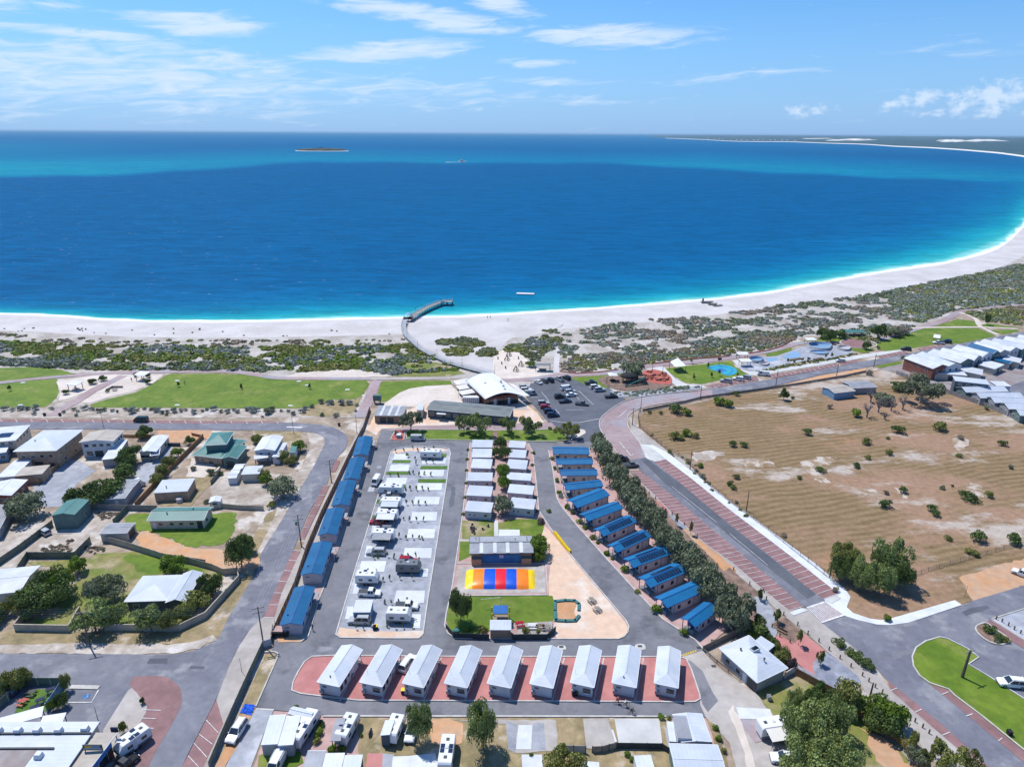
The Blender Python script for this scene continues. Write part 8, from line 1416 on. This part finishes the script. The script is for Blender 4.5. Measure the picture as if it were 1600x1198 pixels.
for t in [(424,793,17,'olive'),(860,671,9,'bright'),(867,675,11,'olive'),(845,818,17,'purple'),(857,800,10,'olive'),(976,893,20,'bright'),(1024,957,24,'bright'),(1066,992,20,'bright'),(862,718,10,'olive'),(866,733,10,'bright'),(871,753,12,'bright'),(874,771,11,'bright'),(877,777,12,'salt'),(888,795,14,'bright'),(896,802,12,'olive'),(905,818,14,'bright'),(914,826,12,'bright'),(927,842,14,'olive'),(934,849,10,'bright'),(948,866,14,'bright'),(957,874,10,'bright'),(996,926,12,'olive'),(731,704,8,'olive'),(730,719,8,'olive'),(729,736,8,'bright'),(728,756,8,'olive'),(726,779,8,'bright'),(724,805,9,'olive'),(833,709,8,'dark'),(832,728,8,'olive'),(836,780,8,'bright'),(838,800,8,'bright'),
 (726,985,15,'bright'),(754,986,20,'olive'),(735,984,12,'bright'),(822,988,16,'olive'),(841,989,10,'bright'),(502,1134,16,'dark'),(498,1146,20,'bright'),(495,1160,18,'olive'),(495,1152,14,'bright'),(520,1172,22,'bright'),(534,1173,18,'bright'),(565,1150,8,'dark'),(1034,1122,16,'bright'),(1046,1123,10,'olive'),(1118,1140,16,'bright'),(1122,1155,16,'bright'),(1130,1175,14,'olive'),(980,1180,16,'bright'),(988,1188,14,'bright'),(463,1106,12,'bright'),(830,1180,10,'bright'),
 (1310,1008,22,'dark'),(1330,1024,20,'dark'),(1340,1032,24,'dark'),(1350,1040,24,'dark'),(1359,1046,20,'dark'),(1546,987,22,'dark'),(1560,1000,20,'dark'),(1570,1003,18,'olive'),(1556,1003,12,'grey'),(1384,968,18,'bright'),(1115,1004,10,'dark'),(302,735,12,'grey'),(322,786,12,'grey'),(346,712+30,10,'dark'),(104,616,14,'dark'),(168,613,8,'dark'),(1372,545,8,'dark'),(1490,603,10,'bright'),(1510,612,9,'bright'),(1530,622,9,'grey')]:
    bush(t[0], t[1], t[2], t[3])
for x, y, w_ in [(8,641,14),(20,642,10),(32,640,14),(42,640,12),(56,640,16),(81,640,9),(116,641,9),(122,644,7),(133,640,14),(144,641,10),(154,644,12),(164,642,10),(176,643,8),(184,644,7),(197,641,9),(206,645,18),(216,642,8),(226,640,8),(236,641,9),(246,643,14),(252,646,12),(262,645,10),(273,644,14),(283,643,10),(290,642,8),(303,646,13),(316,643,8),(323,641,8),(334,641,14),(346,644,9),(356,645,12),(366,642,9),(372,645,10),(385,641,12),(394,644,18),(402,642,12),(420,646,20),(426,642,14),(440,643,7),(451,643,7),(458,648,11),(472,645,14),(478,640,12),(487,637,10),(502,630,13),(515,632,16),(534,632,16),(546,632,14),(558,634,8),(503,650,10),(525,651,12),(556,643,6),(54,648,9),(120,650,8),(100,645,8),(260,649,7),(410,652,6)]:
    bush(x, y, w_, 'salt' if RNG.random() < .75 else 'grey', group='saltbushes along the top street verge')
for x, y, w_ in [(420,566,0)]: pass
# saplings
for x, y in [(618,707),(631,705),(645,701),(653,706),(663,703),(678,702),(638,714),(649,718),(650,726),(636,715),(666,724),(677,724),(640,741),(646,741),(655,744),(663,742),(673,744),(610,744),(622,745),(634,766),(641,766),(651,767),(660,766),(669,767),(635,789),(645,789),(654,789),(665,789),(631,813),(640,815),(651,816),(662,815),(635,843),(645,843),(655,842),(660,844),(624,841),(606,871),(616,873),(628,872),(638,870),(650,872),(655,877),(590,872),(584,874),(625,906),(644,906),(599,908),(609,907),(588,898),(575,897),(601,944),(612,945),(623,943),(636,940),(580,979),(605,980),(618,983),(630,982),(645,982),(557,984),(568,984)]:
    tree(x, y, 5.6, RNG.uniform(1.2, 1.9), RNG.choice(['bright', 'euc', 'salt']), 'sapling', desc='young sapling in gravel', name='sapling', group='young saplings between the gravel pitches')
for x, y, w_, h_ in [(16,611,10,2.6),(280,604,8,2.4),(377,608,8,2.4),(483,608,8,2.6),(1214,974,22,3.6),(1247,1008,20,3.6),(1281,1040,20,3.6),(1186,937,18,3.4),(997,762,12,3.2),(1056,822,13,3.6),(1079,836,14,3.6),(1106,574,7,2.6),(1112,590,7,2.6),(1123,587,8,3),(1084,593,7,2.6),(1080,568,7,2.4),(1152,602 if 0 else 590,6,2),(1230,568,7,2.4),(1240,570,7,2.4),(1253,566,7,2.4),(1263,565,7,2.4),(1290,561,7,2.4),(1300,558,7,2.4),(1409,565,9,3),(1352,566 if 0 else 550,8,3)]:
    tree(x, y, w_, h_, RNG.choice(['dark', 'olive']), 'sapling', desc='young planted tree', name='young_tree', group='young planted trees')
# ------------------------------------------------------------------ dune scrub: uncountable, one object per zone
def inside(x, y, poly):
    c = False; n_ = len(poly)
    for i in range(n_):
        (x1, y1), (x2, y2) = poly[i], poly[(i+1) % n_]
        if (y1 > y) != (y2 > y) and x < (x2-x1)*(y-y1)/(y2-y1)+x1: c = not c
    return c
from mathutils import noise as mno
def scrub(name, poly, dens, rmin, rmax, cols, seed, hk=.45, clump=.0, keep=None):
    rmin *= .7; rmax *= .7; dens *= 1.7; clump -= .06
    g = random.Random(seed); wp = [P(x, y) for x, y in poly]; X0, X1, Y0, Y1 = min(p.x for p in wp), max(p.x for p in wp), min(p.y for p in wp), max(p.y for p in wp); W2 = [(p.x, p.y) for p in wp]
    n_ = int((X1-X0)*(Y1-Y0)*dens); V = []; T = []; Fm = []; nf = 0
    gr = np.random.default_rng(seed)
    for _ in range(n_):
        x, y = g.uniform(X0, X1), g.uniform(Y0, Y1)
        if not inside(x, y, W2): continue
        q = mno.noise(Vector((x*.045, y*.075, seed)))+.8*mno.noise(Vector((x*.16, y*.26, seed+5)))
        if q < clump: continue
        if keep and not keep(x, y): continue
        r_ = g.uniform(rmin, rmax)*(1+.6*g.random()**3); ct = mno.noise(Vector((x*.03, y*.05, seed+9)))+g.uniform(-.35, .35)
        ci = 0 if ct < -.12 else (1 if ct < .18 else 2); ci = min(ci, len(cols)-1)
        k = int(16+r_*9); d = gr.normal(size=(k, 3)); d /= np.linalg.norm(d, axis=1)[:, None]; d[:, 2] = np.abs(d[:, 2]); c = np.array([x, y, 0.0])+d*np.array([r_*g.uniform(.8, 1.3), r_*g.uniform(.8, 1.2), r_*hk*1.5])*(.72+.28*gr.random((k, 1)))
        nrm = d*np.array([1, 1, 1.6])+gr.normal(size=(k, 3))*.45; nrm /= np.linalg.norm(nrm, axis=1)[:, None]; t = np.cross(nrm, gr.normal(size=(k, 3))); t /= np.linalg.norm(t, axis=1)[:, None]; b = np.cross(nrm, t); s = (.28+.22*r_)*gr.uniform(.6, 1.3, (k, 1))
        V.append(np.stack([c-t*s-b*s*.6, c+t*s-b*s*.7, c+t*s*.7+b*s*.6, c-t*s*.6+b*s*.8], 1).reshape(-1, 3)); T.append(np.repeat(np.clip(g.random()*.6+gr.random(k)*.4, 0, 1), 4)); Fm += [ci]*k; nf += k
    v = np.concatenate(V); me = bpy.data.meshes.new(name); me.vertices.add(4*nf); me.vertices.foreach_set('co', v.ravel()); me.loops.add(4*nf); me.loops.foreach_set('vertex_index', np.arange(4*nf)); me.polygons.add(nf); me.polygons.foreach_set('loop_start', np.arange(0, 4*nf, 4)); me.update(calc_edges=True)
    for c in cols: me.materials.append(M['leaf_'+c])
    me.polygons.foreach_set('material_index', Fm); a = me.attributes.new('tint', 'FLOAT', 'POINT'); a.data.foreach_set('value', np.concatenate(T)); o = bpy.data.objects.new(name, me); COL.objects.link(o); o['kind'] = 'stuff'; return nf
tot = 0
tot += scrub('dune_scrub', [(-120,517),(0,521),(120,528),(260,532),(400,531),(540,532),(640,530),(650,541),(560,544),(400,542),(200,541),(0,535),(-120,532)], .16, .6, 1.7, ['olive', 'grey', 'brown'], 1, .35, .06)
tot += scrub('dune_scrub', [(-120,532),(0,534),(200,541),(400,542),(560,542),(640,538),(652,548),(700,566),(722,574),(714,580),(640,583),(612,586),(560,577),(440,582),(410,581),(360,577),(240,578),(196,579),(120,577),(0,570),(-120,572)], .5, .6, 1.8, ['salt', 'bright', 'olive'], 2, .5, -.12)
tot += scrub('dune_scrub', [(-120,558),(0,560),(200,568),(360,566),(400,572),(400,580),(240,578),(196,579),(120,577),(0,571),(-120,572)], .30, .8, 1.8, ['grey', 'salt', 'dark'], 3, .5, -.3)
for k, q in enumerate([[(683,533),(692,530),(706,531),(704,539),(692,541),(685,538)], [(709,532),(722,526),(738,530),(757,535),(756,541),(740,543),(720,541),(710,538)], [(694,545),(706,542),(722,544),(738,546),(738,552),(722,556),(700,556),(692,548)], [(742,553),(760,543),(772,546),(779,552),(770,557),(750,557)], [(790,546),(800,538),(816,538),(820,549),(806,550),(790,550)]]): tot += scrub('dune_scrub', q, .7, .7, 1.5, ['grey', 'grey', 'olive'], 20+k, .5, -.5)
tot += scrub('dune_scrub', [(800,546),(806,530),(832,522),(856,515),(872,516),(880,530),(868,545),(850,552),(840,566),(826,560)], .34, .7, 1.6, ['grey', 'olive', 'salt'], 4, .45, -.05)
RD = [(880,522),(940,510),(1000,500),(1070,497),(1130,490),(1200,480),(1260,472),(1330,464),(1400,452),(1460,440),(1540,425),(1600,410),(1700,390),(1700,440),(1600,445),(1500,470),(1480,488),(1440,506),(1400,519),(1330,526),(1262,521),(1238,528),(1226,538),(1200,545),(1140,555),(1080,560),(1020,567),(968,576),(936,580),(900,582),(876,578),(876,556),(874,535)]
tot += scrub('dune_scrub', RD, .26, .6, 1.9, ['grey', 'salt', 'brown'], 5, .42, .03)
tot += scrub('dune_scrub', [(880,556),(960,552),(1060,545),(1140,535),(1230,515),(1262,521),(1226,538),(1200,545),(1140,555),(1080,560),(1020,567),(968,576),(936,580),(900,582),(878,578)], .25, .6, 1.5, ['brown', 'olive', 'grey'], 6, .35, -.35)
tot += scrub('dune_scrub', [(1400,452),(1540,425),(1700,395),(1700,465),(1600,474),(1500,484),(1480,488),(1440,504),(1400,500),(1380,480)], .24, .8, 2.0, ['grey', 'salt', 'olive'], 7, .4, -.28)
tot += scrub('dune_scrub', [(1502,488),(1600,478),(1700,472),(1700,505),(1600,510),(1568,506),(1540,502),(1524,496)], .2, .9, 2.0, ['grey', 'olive', 'brown'], 8, .35, -.35)
tot += scrub('dune_scrub', [(1396,522),(1380,530),(1366,540),(1350,545),(1362,536),(1300,527),(1280,528),(1330,526)], .12, .9, 1.8, ['dark', 'grey', 'olive'], 9, .5, -.4)
tot += scrub('planting_bed_shrubs', [(954,612),(980,613),(1050,605),(1092,603.5),(1095,606),(1040,613),(1000,619),(968,619)], .5, .4, .9, ['salt', 'grey', 'olive'], 10, .6, -.5)
tot += scrub('planting_bed_shrubs', [(1184,579),(1200,575),(1250,566),(1300,560),(1330,553),(1340,553),(1300,563),(1250,571),(1190,582)], .35, .4, .9, ['dark', 'olive', 'grey'], 11, .6, -.3)
tot += scrub('verge_weeds', [(1000,668),(1010,670),(1050,704),(1084,722),(1100,745),(1120,768),(1170,804),(1180,818),(1110,765),(1078,734),(1040,704)], .12, .4, .9, ['brown', 'olive', 'grey'], 12, .5, -.2)
tot += scrub('beach_wrack', [(-50,512),(640,514),(640,524),(320,526),(-50,516)], .006, .25, .5, ['brown', 'grey', 'grey'], 13, .4, -.5)
print('scrub faces', tot)
# drifts of dead brush in the yards
for q in ([(64,856),(96,850),(112,858),(100,868),(70,868)], [(150,801),(186,800),(184,808),(160,812)], [(100,846),(114,844),(112,852),(100,852)], [(130,853),(166,856),(160,864),(140,866)]): scrub('brush_pile', q, 1.2, .2, .5, ['brown', 'brown', 'grey'], 30, .5, -.9)
# ------------------------------------------------------------------ complete the labels of plants and other repeats
LM = {'the big brick house': (85,690), 'the tan-roofed white house': (158,685), 'the tall green shed': (110,800), 'the pale open shed': (182,768), 'the low brick garage': (270,765), 'the long green-roofed cream house': (275,805), 'the green hipped-roof house': (335,700), 'the street-bend white house': (418,700), 'the cream shed': (392,738),
 'the low hipped house in the yard': (245,925), 'the white-roofed house at the left edge': (20,910), 'the courtyard': (55,1092), 'the corner shop': (110,1150), 'the white motorhome on brick': (213,1165), 'the cafe': (772,605), 'the dark long hall': (735,645), 'the double garage': (607,650), 'the park entry bed': (622,680),
 'the left column of white cabins': (750,745), 'the right column of white cabins': (812,745), 'the camp kitchen': (783,855), 'the jumping pillow': (782,905), 'the brown hut': (782,985), 'the farthest bright-blue cabins': (895,720), 'the middle bright-blue cabins': (930,790), 'the solar-panelled cabins': (1000,850), 'the nearest bright-blue cabins': (1085,940), 'the hipped grey house': (1178,1030), 'the park home': (1085,1150),
 'the three-bay annex': (450,1135), 'the ribbed awning caravan': (530,1140), 'the left gum tree': (655,1150), 'the big lower-right clump': (1275,1150), 'the red rubber path': (1250,1020), 'the striped crossing': (1290,955), 'the upper brick bays': (1020,750), 'the middle brick bays': (1100,825), 'the lower brick bays': (1180,890), 'the right grass island': (1500,1060), 'the planted road bed': (1558,992), 'the orange drive': (1540,895), 'the paddock corner trees': (1350,890), 'the blue shed': (1308,610), 'the very big gum tree': (1437,610), 'the bare grey trees': (1380,645), 'the gravel patch': (1108,712), 'the estate fence': (1560,650), 'the townhouses': (1500,560), 'the playground': (1000,595), 'the ball court': (1128,577), 'the skate park': (1250,555), 'the turquoise canopy': (1328,525), 'the left picnic shelter': (119,608), 'the right picnic shelter': (224,592), 'the brick footpath': (570,635), 'the diagonal path': (90,642), 'the sea road': (1200,597), 'the red car': (638,878), 'the motorhome on gravel': (575,910), 'the top of the gravel island': (660,705), 'the bottom of the gravel island': (600,980), 'the tarpaulin': (387,1108), 'the nearest dark-blue cabin': (465,945), 'the sandy bend shoulder': (495,690), 'the white garden sheds': (368,738), 'the dark van': (221,657), 'the bend street light': (459,660), 'the middle of the paddock': (1300,750), 'the far side of the paddock': (1200,650), 'the lower paddock': (1480,800), 'the right side of the paddock': (1540,720), 'the slab lots': (990,1140)}
from collections import defaultdict
NTH = ['', 'second ', 'third ', 'fourth ', 'fifth ', 'sixth ', 'seventh ', 'eighth ', 'ninth ', 'tenth ', 'eleventh ', 'twelfth ', 'thirteenth ', 'fourteenth ', 'fifteenth ', 'sixteenth ', 'seventeenth ', 'eighteenth ', 'nineteenth ', 'twentieth ']
bk = defaultdict(list)
for o, ds, x, y in AUTO:
    nm = min(LM, key=lambda k: math.hypot(LM[k][0]-x, (LM[k][1]-y)*1.5)); bk[(ds, nm)].append((math.hypot(LM[nm][0]-x, (LM[nm][1]-y)*1.5), o, x, y))
for (ds, nm), l_ in bk.items():
    l_.sort(key=lambda q_: q_[0])
    if len(l_) == 1: l_[0][1]['label'] = f'{ds} nearest to {nm}'
    else:
        for i, (d_, o, x, y) in enumerate(l_): o['label'] = f'{ds}, {NTH[i] if i < 20 else str(i+1)+(chr(115)+chr(116)+chr(32) if i == 20 else chr(110)+chr(100)+chr(32) if i == 21 else chr(116)+chr(104)+chr(32))}nearest to {nm}'
